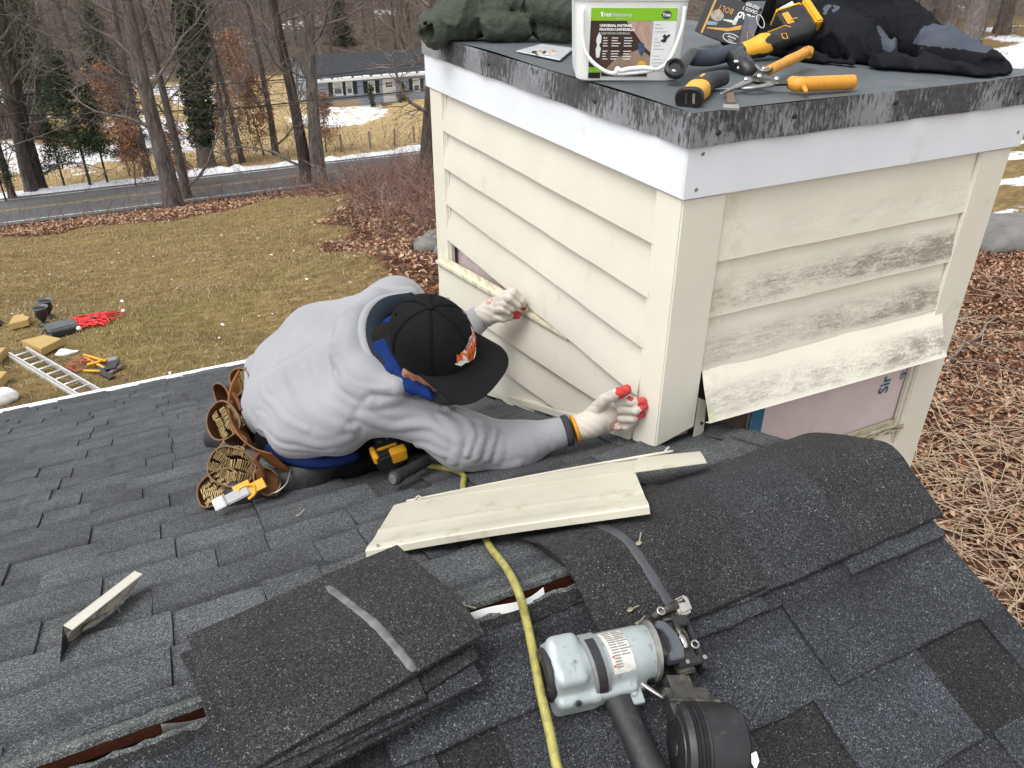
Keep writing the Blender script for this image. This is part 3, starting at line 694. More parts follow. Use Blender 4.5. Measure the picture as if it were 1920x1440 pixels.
for a, M, k in tabs[296:]:
    me = TM[k]; P = np.array([tuple(M @ v.co) for v in me.vertices]); vv.append(P)
    for pgn in me.polygons: ff.append(tuple(off+i for i in pgn.vertices)); mi.append('abdnm'.index(k[0]))
    off += len(P)
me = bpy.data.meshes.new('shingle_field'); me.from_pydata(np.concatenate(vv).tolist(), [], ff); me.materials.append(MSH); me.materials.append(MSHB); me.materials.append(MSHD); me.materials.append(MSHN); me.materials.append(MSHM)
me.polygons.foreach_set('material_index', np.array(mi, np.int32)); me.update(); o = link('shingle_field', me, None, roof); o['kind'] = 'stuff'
# roof beyond the laid courses (outside the picture): plain shingle sheets
for nm, far, y0, y1, x0, x1 in (('outer_roof_sheet', True, RY+.05, EAVE, XL, -5.18), ('outer_roof_sheet', False, NEARE, RY-2.25, XL, RAKE), ('outer_roof_sheet', False, RY-2.25, RY-.03, XL, -3.15)):
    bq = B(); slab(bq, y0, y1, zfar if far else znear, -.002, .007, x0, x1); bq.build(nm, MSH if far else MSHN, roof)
# cut granule edges either side of the vent slot
def cutstrip(far, x0, x1, s0, s1, n0, n1, seed, mat=MSHL):
    g = np.random.default_rng(seed); xs = np.arange(x0, x1, .012); R = []
    for x in xs:
        j = g.normal(0, .0012); j2 = g.normal(0, .0016)
        def P(s, n): return slopeM(far, x, s, 1, n)[1]
        R.append([P(s0+j, n0), P(s0+j, n1), P((s0+s1)/2, n1+.001+g.normal(0, .0006)), P(s1+j2, n1-.001), P(s1+j2, n0)])
    bq = B(); bq.rings(R); return bq
cutstrip(True, -1.6, .19, .012, .033, -.002, .0072, 1).build('cut_shingle_edge', MSHL, roof)
cutstrip(True, -1.6, .19, .018, .090, -.003, .0045, 3).build('top_course', MSH, roof)
cutstrip(False, -1.6, .19, .013, .020, -.003, .0055, 2).build('cut_shingle_edge', MSHL, roof)
cutstrip(False, -1.6, .19, .018, .045, -.003, .0045, 4).build('top_course', MSHD, roof)
# torn white underlay paper curling in the slot
for xa, xb_, sd in ((-.72, -.545, 1), (-1.10, -.95, 2)):
    bq = B(); R = []
    for i in range(16):
        t = i/15; x = xa+(xb_-xa)*t; y = RY-.004+.010*math.sin(t*5+sd)-.004; z = RZ-.010+.012*t*(sd == 1)-.004*math.sin(t*9)
        R.append([(x, y-.005, z-.004), (x, y+.001, z+.010), (x, y+.0022, z+.0095), (x, y-.004, z-.0045)])
    bq.rings(R); bq.build('torn_paper', MWHT if sd == 1 else MSTEEL, roof)
bq = B()
for y in (RY-.03, RY+.022): bq.box((XL+.1, y-.018, RZ-.22), (RAKE-.1, y+.0, RZ-.055))
bq.build('ridge_board', MWOODR, roof)
# ridge cap shingles over the vent
def capz(w, lift): return RZ-(math.sqrt(w*w+.020**2)-.020)*PIT*(1.04)+lift
def capmesh(x0, x1, l0, l1, wf, wn, seed):
    g = np.random.default_rng(seed); R = []; xs = np.linspace(x0, x1, 9); W = np.linspace(wf, -wn, 27)
    for i, x in enumerate(xs):
        t = i/8; L = l0+(l1-l0)*t; top = []; bot = []
        for w in W:
            e = min(1, (min(wf-w, w+wn)+.004)/.11); lift = .0085+(.024*e**.8)+L+.0022*math.sin(w*40+seed*2+x*6)+.0015*math.sin(x*50+w*13)
            ww = w+(.0016*math.sin(x*70+seed) if abs(w-wf) < 1e-6 or abs(w+wn) < 1e-6 else 0)
            top.append((x, RY+ww, capz(w, lift))); bot.append((x, RY+ww, capz(w, lift-.0055)))
        R.append(top+bot[::-1])
    q = B(); q.rings(R); return q
caps = [(-.06, RAKE+.012, .000, .009, .205, .134, 3), (-.28, -.005, .001, .011, .200, .136, 2), (-.50, -.205, .000, .012, .202, .134, 1)]
for i, a in enumerate(caps): capmesh(*a).build('ridge_cap', (MSHC, MSHN, MSHCB)[i], roof)
bq = B()      # vent roll under the caps, open end to the left
R = []
for x in (-.485, RAKE-.005):
    prof = []
    for w in np.linspace(.14, -.105, 15): prof.append((x, RY+w, capz(w, .004+.016*min(1, (min(.14-w, w+.105)+.002)/.05)**.7)))
    for w in np.linspace(-.105, .14, 15): prof.append((x, RY+w, capz(w, -.008)))
    R.append(prof)
bq.rings(R); bq.build('ridge_vent', MBLKR, roof)
# dark sealing strip across the last cap
def sealstrip(x0, y0, x1, y1, w, zf, mat, name, parent, seed, n=22):
    g = np.random.default_rng(seed); R = []
    d = np.array([x1-x0, y1-y0]); d /= np.linalg.norm(d); nrm = np.array([-d[1], d[0]])
    for i in range(n):
        t = i/(n-1); c = np.array([x0, y0])*(1-t)+np.array([x1, y1])*t; ww = w*(.75+.3*g.random())*(1 if 0 < i < n-1 else .5); r = []
        for s, h in ((-1, .0003), (-.6, .0011), (.6, .0012), (1, .0003)):
            q = c+nrm*ww*s; r.append((q[0], q[1], zf(q[0], q[1])+h))
        R.append(r+[(r[3][0], r[3][1], r[3][2]-.003), (r[0][0], r[0][1], r[0][2]-.003)])
    q = B(); q.rings(R); return q.build(name, mat, parent, smooth=True)
MTAR = pm('dull_sealant', (.05, .051, .058), .6, .2, 60, .4, 200, .001); MTARL = pm('pale_sealant', (.13, .13, .135), .55, .35, 40, .5, 150, .001, dirt=(.06, .06, .065), dirtscale=30, dirtlo=.5, dirthi=.7)
def capsurf(x, y):
    w = y-RY; t = (x+.50)/.295; e = min(1, max(.004, (min(.202-w, w+.134)+.004))/.11)
    return capz(w, .0085+.024*e**.8+.012*t+.0022*math.sin(w*40+2+x*6)+.0015*math.sin(x*50+w*13))
sealstrip(-.405, RY+.165, -.372, RY-.128, .0085, capsurf, MTAR, 'sealant_strip', roof, 4)
# drip edge, gutter lip, rake boards, walls
bq = B(); ze = zfar(EAVE)
xs = np.arange(XL, RAKE, .043); gg = np.random.default_rng(3)
bq.hexa([(XL, EAVE-.01, ze-.10), (RAKE, EAVE-.01, ze-.10), (RAKE, EAVE+.045, ze-.10), (XL, EAVE+.045, ze-.10), (XL, EAVE-.01, ze-.012), (RAKE, EAVE-.01, ze-.012), (RAKE, EAVE+.045, ze-.020), (XL, EAVE+.045, ze-.020)])
for x in xs:      # bent tabs of the edge flashing
    l = .016+gg.normal(0, .003); bq.hexa([(x, EAVE-.028, ze+.0185), (x+.022, EAVE-.028, ze+.0185), (x+.026, EAVE+.03, ze-.006), (x+.004, EAVE+.03, ze-.006), (x, EAVE-.028, ze+.0205), (x+.022, EAVE-.028, ze+.0205), (x+.026, EAVE+.03, ze-.001), (x+.004, EAVE+.03, ze-.001)])
bq.build('drip_edge', MTRIM, house)
bq = B(); bq.box((XL, EAVE+.046, ze-.11), (RAKE, EAVE+.125, ze-.035)); bq.build('gutter', MTRIM, house)
bq = B()
for y0, y1, zf in ((RY+.003, EAVE-.012, zfar), (NEARE+.012, RY-.003, znear)): slab(bq, y0, y1, zf, -.17, -.026, RAKE-.04, RAKE-.005)
bq.build('rake_board', MTRIM, house)
bq = B(); bq.box((XL+.3, RY+.0-3.6, -4.9), (.0, RY+3.6, -1.42)); bq.add([(-.02, RY-3.6, -1.42), (-.02, RY+3.6, -1.42), (-.02, RY, RZ-.06), (0.0, RY-3.6, -1.42), (0.0, RY+3.6, -1.42), (0., RY, RZ-.06)], [(0, 1, 2), (3, 5, 4), (0, 3, 4, 1), (1, 4, 5, 2), (2, 5, 3, 0)])
bq.build('wall', MVIN, house)
# roofing nails and crumbs lying on the shingles
MNAILH = pm('zinc_nail_head', (.42, .38, .27), .4, .2, 100, metal=.6)
for i, (x, y, lab) in enumerate([(866, 1134, 'roofing nail beside the vent slot'), (1100, 1008, 'upper roofing nail on the sealing strip of the ridge cap'), (1097, 1018, 'lower roofing nail by the sealing strip of the ridge cap'), (1183, 1128, 'brass nail above the nail gun'), (1199, 1149, 'copper coloured nail close to the nail gun'), (560, 966, 'bent staple glinting on the shingles behind the siding offcut'), (1198, 1019, 'pale chip on the ridge cap')]):
    p = onpl(x, y, (0, PIT, 1), .035) if i in (1, 2, 6) else (onnear(x, y, .05) if i in (3, 4) else onfar(x, y, .012))
    if i in (3, 4): p = V3((p[0], p[1], capsurf(p[0], p[1])+.001))
    q = B(); q.lathe(p, NF*.9+V3((.2*(i % 3-1), 0, 0)), [(.0052, .0), (.0052, .0012), (.0042, .0018)], 12); q.cyl(p, p+V3((.016, .006*(i-3), .002)), .0013, 6)
    tag(q.build('roofing_nail', MNAILH, smooth=False), lab, 'nail', 'loose nails on the roof')
# ------------------------------------------------------------------ chimney chase
ch = empty('chimney_chase', (0.48, .67, -4.5), 'cream vinyl sided chimney chase with white trim and grey metal top', 'chimney')
CY, CX = 1.345, .955
b = B(); b.box((.014, .014, -4.7), (CX-.014, CY-.014, .74)); b.build('core', MFOAM, ch)
def lap(name, L, exp, mat, parent, M, out=.015, lip=.010, seed=0, amt=1.0, top=.012, bow=0., wv=1.):
    """one siding board: local x along the board, z up from the butt, -y outwards"""
    g = np.random.default_rng(seed); n = 13; R = []; p1, p2 = g.random()*6, g.random()*6
    for i in range(n):
        x = L*i/(n-1); w = wv*(.0012*math.sin(i*.9+p1)+.0008*math.sin(i*2.1+p2)); bo = bow*math.sin(math.pi*i/(n-1))
        R.append([(x, -out+w-bo, 0.0), (x, -out*.82+w*1.3-bo, exp*.30), (x, -out*.45+w-bo*.6, exp*.62), (x, -.0035, exp+top), (x, -.0012, exp+top), (x, -out*.45+.0022+w-bo*.6, exp*.62), (x, -out+.003+w-bo, .0025), (x, -out+lip+w-bo, .0015), (x, -out+lip+w-bo, 0.0)])
    q = B(); q.rings(R); o = q.build(name, mat, parent, smooth=True, angle=.5)
    o.matrix_basis = wmat(parent).inverted() @ M if False else o.matrix_basis; o.matrix_basis = M; o.color = (1, 1, 1, amt)
    return o
def Mx(o, x, y, z):
    M = Matrix.Identity(4)
    for i, a in enumerate((x, y, z)):
        for j in range(3): M[j][i] = float(a[j])
    M.translation = [float(q) for q in o]; return M
# left face (normal -X): local x = +Y... board runs from far post to near post
ZL = [.605, .486, .3635, .2400, .1160]
for i in range(4):
    lap('siding_board', 1.185, ZL[i]-ZL[i+1], MVIN, ch, Mx((-.002, 1.245, ZL[i+1]), (0, -1, 0), (1, 0, 0), (0, 0, 1)), out=.021+(.004 if i == 3 else 0), seed=i, lip=.014)
# right face (normal -Y)
ZR = [.605, .4545, .3245, .190]
for i in range(3):
    lap('siding_board', .775, ZR[i]-ZR[i+1], MMIL, ch, Mx((.088, -.002, ZR[i+1]), (1, 0, 0), (0, 1, 0), (0, 0, 1)), seed=10+i, amt=(.3, 1.35, 1.0)[i], out=.015)
# sprung board hanging away from the wall
a0, a1, t0 = V3((.092, -.064, .078)), V3((.885, -.066, .066)), V3((.085, -.010, .196))
xd = (a1-a0)/np.linalg.norm(a1-a0); zd = (t0-a0)-xd*((t0-a0)@xd); hz = np.linalg.norm(zd); zd /= hz; yd = np.cross(zd, xd)
o = lap('loose_siding_board', float(np.linalg.norm(a1-a0)), hz, MMIL, ch, Mx(a0, xd, yd, zd), out=.0045, lip=.016, seed=20, amt=1.15, top=.004, wv=.0); o['label'] = 'mildewed board hanging loose off the wall'
# pink foam, blue tape, rough opening
b = B(); b.box((.315, .0035, -.60), (.845, .011, .20)); b.build('foam_board', MFOAM, ch)
MBTAPE = pm('blue_tape', (.02, .13, .22), .5, .15, 20, dirt=(.3, .25, .2), dirtscale=25, dirtlo=.6, dirthi=.7)
b = B(); b.box((.288, .001, -.30), (.330, .0035, .13)); b.build('blue_tape', MBTAPE, ch)
b = B(); b.box((.10, .010, -.2), (.285, .0135, .19)); b.build('bare_sheathing', pm('dark_brown_sheet', (.05, .035, .025), .8, .4, 30, .4, 60, .003), ch)  # flat dark brown sheet beside the foam
MBLUT = pm('printed_blue', (.015, .13, .23), .5, .2, 60)
p = onY(1655, 738, .003); textmesh('printed_letters', 'Sir', .052, MBLUT, (p[0], .0022, p[2]+.0), (0.0, 0, 1), (-1, 0, 0), ch, bold=.0012, align='LEFT')
p = onY(1688, 712, .003); textmesh('printed_letters', 'cp', .03, MBLUT, (p[0], .0022, p[2]), (0.0, 0, 1), (-1, 0, 0), ch, bold=.0006, align='LEFT')
# lower boards and their weathered top channel, right face
b = B(); b.box((.842, -.010, -.58), (.868, .0, .19)); b.build('inner_channel', MVIN, ch)
b = B(); b.box((.30, -.026, -.186), (.862, -.001, -.178)); b.box((.30, -.026, -.178), (.862, -.022, -.168)); b.box((.30, -.006, -.178), (.862, -.001, -.155))
b.build('weathered_channel', pm('dirty_channel', (.52, .46, .33), .6, .2, 12, dirt=(.09, .06, .035), dirtscale=14, dirtlo=.5, dirthi=.62, stretch=(2, 6, 6)), ch, bevel=.002)
for i in range(12):
    lap('siding_board', .64, .127, MVIN if i > 1 else MMIL, ch, Mx((.22, -.002, -.308-.127*i), (1, 0, 0), (0, 1, 0), (0, 0, 1)), seed=30+i, amt=.2)
# corner posts
def post(b, z1, x0, y0, lx, ly, sx, sy, zb):
    """L shaped corner: outer corner (x0,y0), legs lx (along x) and ly (along y); zb(x,y) bottom"""
    t = .012
    P = [(x0, y0), (x0+sx*lx, y0), (x0+sx*lx, y0+sy*t), (x0+sx*t, y0+sy*t), (x0+sx*t, y0+sy*ly), (x0, y0+sy*ly)]
    b.add([(x, y, zb(x, y)) for x, y in P]+[(x, y, z1) for x, y in P], [(0, 1, 2, 3), (0, 3, 4, 5), (6, 9, 8, 7), (6, 11, 10, 9)]+[(i, (i+1) % 6, (i+1) % 6+6, i+6) for i in range(6)])
b = B(); post(b, .604, -.020, -.020, .110, .090, 1, 1, lambda x, y: zfar(y)-.004+(.0 if y > 0 else .03*max(0, x)/.1)+.012); b.build('corner_post', MPOSTV, ch, bevel=.0035)
b = B(); post(b, .604, -.020, CY+.008, .11, .11, 1, -1, lambda x, y: zfar(y)+.01); b.build('corner_post', MPOSTV, ch, bevel=.0035)
b = B(); post(b, .604, CX+.008, -.020, .108, .10, -1, 1, lambda x, y: -4.6); b.build('corner_post', MPOSTV, ch, bevel=.0035)
b = B(); b.box((-.013, 1.228, -.45), (-.001, 1.2445, .604)); b.build('inner_channel', MVIN, ch)
b = B(); b.box((CX-.003, .09, -4.6), (CX+.003, CY, .604)); b.box((.0, CY-.003, -4.6), (CX, CY+.003, .604)); b.build('back_siding', MVIN, ch)
# torn strip of channel beside the near post
b = B(); b.prism([(.093, -.016, .12), (.123, -.012, .10), (.128, -.014, -.028), (.094, -.018, -.03)], (0, .0025, 0)); b.build('nail_flange', MVIN, ch)
b = B(); b.lathe((.113, -.0175, .045), (0, -1, 0), [(.0045, 0), (.0045, .0012)], 10); b.build('nail_slot', MBLK, ch)
# J channel along the roof, left face
b = B(); 
def rl(y, h): return zfar(y)+h
b.hexa([(-.026, .075, rl(.075, .010)), (-.004, .075, rl(.075, .010)), (-.004, CY, rl(CY, .010)), (-.026, CY, rl(CY, .010)), (-.026, .075, rl(.075, .036)), (-.004, .075, rl(.075, .036)), (-.004, CY, rl(CY, .036)), (-.026, CY, rl(CY, .036))])
b.build('roof_channel', MVIN, ch, bevel=.003)
# boards behind the man's hands: one three-lap sheet, unhooked and tilted
al = -.112; yd_ = V3((0, -math.cos(al), -math.sin(al))); zu = V3((0, math.sin(al)*-1*-1, math.cos(al))); zu = np.cross((1, 0, 0), -yd_)*-1 if False else V3((0, -math.sin(al), math.cos(al)))
yd_ = V3((.022, -math.cos(al), -math.sin(al))); yd_ /= np.linalg.norm(yd_)
Lp = 1.262; far0 = V3((-.030, 1.300, .005))
for i in range(3):
    org = far0-zu*(.118*(i+1))+V3((.004*i, 0, 0)); LL = Lp
    o = lap('loose_siding_board', LL, .118, MVIN, ch, Mx(org, yd_, np.cross(zu, yd_), zu), out=.014, seed=40+i, top=.002 if i == 0 else .012, bow=.004)
    o['label'] = 'cream board of the unhooked sheet the man is fitting'
b = B()       # nailing hem along its top edge
P0, P1 = far0+V3((-.002, .004, 0)), far0+yd_*(Lp-.35)
for h0, h1, y0, y1 in ((.0, .014, -.013, -.010), (.0, .003, -.013, .0), (.010, .013, -.010, .003), (.013, .034, .000, .003)):
    b.hexa([P0+zu*h0+V3((y0, 0, 0)), P0+zu*h0+V3((y1, 0, 0)), P1+zu*h0+V3((y1, 0, 0)), P1+zu*h0+V3((y0, 0, 0)), P0+zu*h1+V3((y0, 0, 0)), P0+zu*h1+V3((y1, 0, 0)), P1+zu*h1+V3((y1, 0, 0)), P1+zu*h1+V3((y0, 0, 0))])
b.build('nailing_hem', pm('hem_vinyl', (.74, .69, .53), .5, .12, 30, dirt=(.42, .36, .22), dirtscale=25, dirtlo=.5, dirthi=.7), ch)
# fitted board under the tilted sheet
lap('siding_board', 1.16, .16, MVIN, ch, Mx((-.001, 1.24, -.47), (0, -1, 0), (1, 0, 0), (0, 0, 1)), out=.008, seed=50)
lap('siding_board', 1.0, .13, MVIN, ch, Mx((-.001, 1.24, -.34), (0, -1, 0), (1, 0, 0), (0, 0, 1)), out=.008, seed=51)
# white trim band
o_ = .026
b = B(); b.box((-o_, -o_, .604), (CX+o_, -o_+.004, .708)); b.build('trim_board', MTRIM, ch, bevel=.0012)
b = B(); b.box((-o_, -o_+.0045, .6045), (-o_+.004, CY+o_, .708)); b.build('trim_board', MTRIM, ch, bevel=.0012)
b = B(); b.box((CX+o_-.004, -o_+.0045, .6045), (CX+o_, CY+o_, .708)); b.box((-o_+.0045, CY+o_-.004, .6045), (CX+o_-.0045, CY+o_, .708)); b.box((-.022, -.0215, .6055), (CX+.02, CY+.02, .609)); b.build('trim_board', MTRIM, ch)
for x, z in ((.010, .690), (.004, .622), (.962, .690), (.955, .640)):
    b = B(); b.lathe((x, -o_, z), (0, -1, 0), [(.0042, 0), (.0042, .001), (.003, .0016)], 10); b.build('screw', MSTEEL, ch)
# metal top
f_ = .030; ZT = .768
def band(name, P, d, n, seed):     # wavy hem band
    g = np.random.default_rng(seed); R = []; P, d, n = V3(P), V3(d), V3(n); L = np.linalg.norm(d); d = d/L
    for i in range(41):
        s = L*i/40; w = .0016*math.sin(i*.7+seed)+.0010*g.normal(); zb = .7065-.0015*abs(math.sin(i*.31+seed))
        R.append([P+d*s+V3((0, 0, ZT)), P+d*s+n*(.001+w*.3)+V3((0, 0, ZT-.006)), P+d*s+n*(.003+w)+V3((0, 0, zb)), P+d*s-n*.003+V3((0, 0, zb)), P+d*s-n*.004+V3((0, 0, ZT-.001))])
    q = B(); q.rings(R); return q.build(name, MFL, ch, smooth=True, angle=.6)
band('flashing_band', (-f_, -f_, 0), (CX+2*f_, 0, 0), (0, -1, 0), 1); band('flashing_band', (-f_, -f_+.001, 0), (0, CY+2*f_, 0), (-1, 0, 0), 2)
b = B(); b.box((CX+f_-.004, -f_+.004, .709), (CX+f_, CY+f_, ZT-.002)); b.box((-f_+.004, CY+f_-.004, .709), (CX+f_-.004, CY+f_, ZT-.002)); b.build('flashing_band', MFL, ch)
b = B(); xs = np.linspace(-f_+.001, CX+f_-.001, 24); ys = np.linspace(-f_+.001, CY+f_-.001, 30); v = [(x, y, ZT+.0025*math.sin(x*7+y*3)+.002*math.sin(y*9-x*4)+.001) for x in xs for y in ys]
b.add(v, [(i*30+j, (i+1)*30+j, (i+1)*30+j+1, i*30+j+1) for i in range(23) for j in range(29)]); b.build('metal_top', MCAPT, ch, smooth=True)
for s, (x, z) in enumerate(((.035, .728), (.22, .742), (.50, .745), (.90, .735))):
    b = B(); b.lathe((x, -f_-.003, z), (0, -1, 0), [(.0055, 0), (.0055, .0015), (.004, .003)], 10); b.build('roofing_nail', MBLK, ch)
for y, z in ((.30, .735), (.85, .74)):
    b = B(); b.lathe((-f_-.003, y, z), (-1, 0, 0), [(.0055, 0), (.0055, .0015), (.004, .003)], 10); b.build('roofing_nail', MBLK, ch)
# ------------------------------------------------------------------ house across the road
HY = 74.5
MSIDE = pm('blue_grey_siding', (.30, .35, .42), .7, .08, 1, .3, 6, .02, stretch=(1, 1, 9)); MDROOF = pm('charcoal_shingles', (.028, .031, .036), .9, .25, 3, .5, 9, .03)
MWP = pm('white_paint', (.72, .72, .70), .5, .05, 2); MSHUT = pm('black_shutter', (.012, .014, .02), .5, .2, 3); MTAN = pm('tan_board', (.30, .22, .14), .8, .15, 2); MPUMP = pm('orange_pumpkin', (.6, .17, .02), .6, .2, 8)
def hp(x, y, yy=HY): return onY(x, y, yy)
hx0 = hp(590, 215)[0]; hx1 = hp(838, 190)[0]; zb_ = -13.75; ze_ = hp(690, 147)[2]+.38; zr_ = hp(690, 98, HY+4.3)[2]
bgh = empty('blue_house', ((hx0+hx1)/2, HY+4, zb_), 'low blue-grey house with charcoal roof and black shutters across the road', 'house')
b = B(); b.box((hx0, HY, zb_-1), (hx1, HY+8.6, ze_))
for xx in (hx0, hx1-.2): b.prism([(xx, HY, ze_), (xx, HY+8.6, ze_), (xx, HY+4.3, zr_-.1)], (.2, 0, 0))
b.build('wall', MSIDE, bgh)
b = B(); sp = (zr_-ze_)/4.3
for sgn in (-1, 1):
    y0 = HY+4.3; y1 = HY+4.3+sgn*4.85; z1 = zr_-sp*4.85
    b.hexa([(hx0-.35, y0, zr_-.12), (hx1+.3, y0, zr_-.12), (hx1+.3, y1, z1-.12), (hx0-.35, y1, z1-.12), (hx0-.35, y0, zr_+.05), (hx1+.3, y0, zr_+.05), (hx1+.3, y1, z1+.05), (hx0-.35, y1, z1+.05)])
rf = b.build('roof', MDROOF, bgh)
b = B(); z1 = zr_-sp*4.85; b.box((hx0-.35, HY-.68, z1-.18), (hx1+.3, HY-.55, z1+.02)); b.build('gutter', MWP, bgh)
b = B(); g_ = random.Random(4); x = hx0
while x < hx1:
    w = .2+g_.random()*.7; b.box((x, HY-.62-.0, z1+.02), (x+w, HY-.30, z1+.10+g_.random()*.06)); x += w+g_.random()*.3
o = b.build('snow_along_eave', MSNOW, rf, bevel=.03)
b = B()
for i in range(9): b.box((hx0-.004, HY-.02, zb_+.25+i*.27), (hx1, HY, zb_+.262+i*.27))
b.build('siding_courses', MSIDE, bgh)
def rect(x0, x1, y0, y1):
    a, c = hp(x0, (y0+y1)/2), hp(x1, (y0+y1)/2); m = (x0+x1)/2; return a[0], c[0], hp(m, y1)[2], hp(m, y0)[2]
def window(x0, x1, y0, y1):
    a, c, z0, z1 = rect(x0, x1, y0, y1)
    b = B(); fr = .10
    b.box((a, HY-.06, z0), (a+fr, HY-.002, z1)); b.box((c-fr, HY-.06, z0), (c, HY-.002, z1)); b.box((a+fr, HY-.06, z1-fr), (c-fr, HY-.002, z1)); b.box((a+fr, HY-.06, z0), (c-fr, HY-.002, z0+fr)); b.box((a+fr, HY-.05, (z0+z1)/2-.04), (c-fr, HY-.004, (z0+z1)/2+.04)); b.box((a-.05, HY-.11, z0-.07), (c+.05, HY-.002, z0-.002))
    w = b.build('window', MWP, bgh); 
    for za, zb2, m in ((z0+fr, (z0+z1)/2-.04, MPANE), ((z0+z1)/2+.04, z1-fr, pm('drawn_blind', (.5, .5, .48), .5))):
        b = B(); b.box((a+fr, HY-.03, za), (c-fr, HY-.006, zb2)); b.build('pane', m, w)
def shutter(x0, x1, y0, y1):
    a, c, z0, z1 = rect(x0, x1, y0, y1); b = B(); b.box((a, HY-.05, z0), (c, HY-.003, z1)); n = 9
    for i in range(n): zz = z0+.08+(z1-z0-.16)*i/n; b.box((a+.06, HY-.075, zz), (c-.06, HY-.051, zz+(z1-z0)/n*.55))
    b.build('shutter', MSHUT, bgh)
for x0, x1, y0, y1 in ((616, 623.5, 155, 181), (642.5, 648, 154, 178), (662, 669.5, 152.5, 176), (681.5, 689, 152, 175), (703.5, 711, 150.5, 174), (767, 773, 148, 171), (788, 794, 147, 170)): shutter(x0, x1, y0, y1)
for x0, x1, y0, y1 in ((624.5, 642, 153, 178), (648.5, 661, 152, 177), (690, 703, 151, 174), (774, 787, 147, 170)): window(x0, x1, y0, y1)
a, c, z0, z1 = rect(720, 740, 150, 191)
b = B(); b.box((a-.12, HY-.08, z0), (a, HY-.002, z1+.12)); b.box((c, HY-.08, z0), (c+.12, HY-.002, z1+.12)); b.box((a, HY-.08, z1), (c, HY-.002, z1+.12)); b.box((a, HY-.05, z0), (c, HY-.003, z1)); d_ = b.build('door', MWP, bgh)
b = B()
for i in range(3):
    for j in range(2): w3 = (c-a-.5)/3; b.box((a+.2+i*(w3+.04), HY-.056, z1-.62+j*.24), (a+.2+i*(w3+.04)+w3, HY-.0505, z1-.42+j*.24))
b.build('pane', MPANE, d_); b = B(); b.ball((c-.12, HY-.1, (z0+z1)/2), .05, 8, 6); b.build('handle', MDKMET, d_)
b = B(); b.box((a-.5, HY-1.3, zb_-.6), (c+.5, HY-.09, z0-.02)); b.box((a-.5, HY-1.7, zb_-.6), (c+.5, HY-1.31, z0-.22)); b.build('step', pm('brick_step', (.16, .09, .075), .85, .3, 4), bgh)
a, c, z0, z1 = rect(618, 672, 184, 203); b = B(); b.box((a, HY-1.0, zb_-.6), (c, HY-.9, z1)); b.build('porch_panel', MTAN, bgh)
p = hp(757, 193, HY-1.0); b = B(); b.ball(p+V3((0, 0, .1)), (.28, .28, .22), 12, 8); tag(b.build('pumpkin', MPUMP, smooth=True), 'orange pumpkin beside the front step of the blue house', 'pumpkin')
MEVG = [pm('evergreen_needles', (.022, .040, .014), .7, .4, 2), pm('evergreen_needles_light', (.045, .072, .022), .7, .4, 2), pm('evergreen_needles_dark', (.012, .022, .010), .7, .4, 2)]
# dark shed at the left, mostly behind conifers
sx0, sx1 = onY(-40, 235, 71)[0], onY(72, 225, 71)[0]; sz = float(gz(sx0, 71))-.1; sr = onY(30, 196, 71)[2]
shed = empty('brown_outbuilding', ((sx0+sx1)/2, 72, sz), 'dark red-brown outbuilding with snow on its roof at the left edge', 'building')
b = B(); b.box((sx0, 71, sz), (sx1, 76, sr)); b.build('wall', pm('dark_red_boards', (.055, .034, .03), .8, .3, 2, stretch=(6, 6, 1)), shed)
b = B(); b.hexa([(sx0-.4, 70.5, sr-.1), (sx1+.4, 70.5, sr-.1), (sx1+.4, 73.5, sr+.75), (sx0-.4, 73.5, sr+.75), (sx0-.4, 70.5, sr+.1), (sx1+.4, 70.5, sr+.1), (sx1+.4, 73.5, sr+.95), (sx0-.4, 73.5, sr+.95)]); b.hexa([(sx0-.4, 76.5, sr-.1), (sx1+.4, 76.5, sr-.1), (sx1+.4, 73.5, sr+.75), (sx0-.4, 73.5, sr+.75), (sx0-.4, 76.5, sr+.1), (sx1+.4, 76.5, sr+.1), (sx1+.4, 73.5, sr+.95), (sx0-.4, 73.5, sr+.95)]); b.build('roof', MDROOF, shed)
b = B(); b.hexa([(sx0, 70.7, sr+.16), (sx1, 70.9, sr+.2), (sx1+.3, 72.6, sr+.69), (sx0-.2, 73.3, sr+.89), (sx0, 70.7, sr+.24), (sx1, 70.9, sr+.28), (sx1+.3, 72.6, sr+.77), (sx0-.2, 73.3, sr+.97)]); b.build('roof_snow', MSNOW, shed, bevel=.03)

# ------------------------------------------------------------------ trees
def bark(name, c, sc=6): return pm(name, c, .9, .45, 2.0, 1.0, sc, .12, dirt=tuple(np.array(c)*.45), dirtscale=3, dirtlo=.45, dirthi=.65, stretch=(3, 3, .6))
MBK = [bark('grey_brown_bark', (.135, .113, .098)), bark('pale_bark', (.185, .158, .138)), bark('dark_bark', (.070, .057, .049)), bark('red_bark', (.105, .078, .064))]
MTW = [lm('grey_twig', (.155, .130, .115)), lm('tan_twig', (.20, .165, .14)), lm('dark_twig', (.085, .068, .06))]
class TB:
    def __init__(s): s.v = []; s.f = []
    def tube(s, P, R, n):
        o = len(s.v); P = np.array(P); k = len(P)
        for i in range(k):
            t = P[min(i+1, k-1)]-P[max(i-1, 0)]; t = t/(np.linalg.norm(t)+1e-9)
            a = np.cross(t, (.31, .95, .05)); a /= np.linalg.norm(a)+1e-9; c = np.cross(t, a)
            for j in range(n): s.v.append(P[i]+(a*math.cos(6.2832*j/n)+c*math.sin(6.2832*j/n))*R[i])
        for i in range(k-1):
            for j in range(n): s.f.append((o+i*n+j, o+i*n+(j+1) % n, o+(i+1)*n+(j+1) % n, o+(i+1)*n+j))
    def mesh(s, name, mat, smooth=True):
        me = fastmesh(name, np.array(s.v), np.array(s.f), smooth); me.materials.append(mat); return me
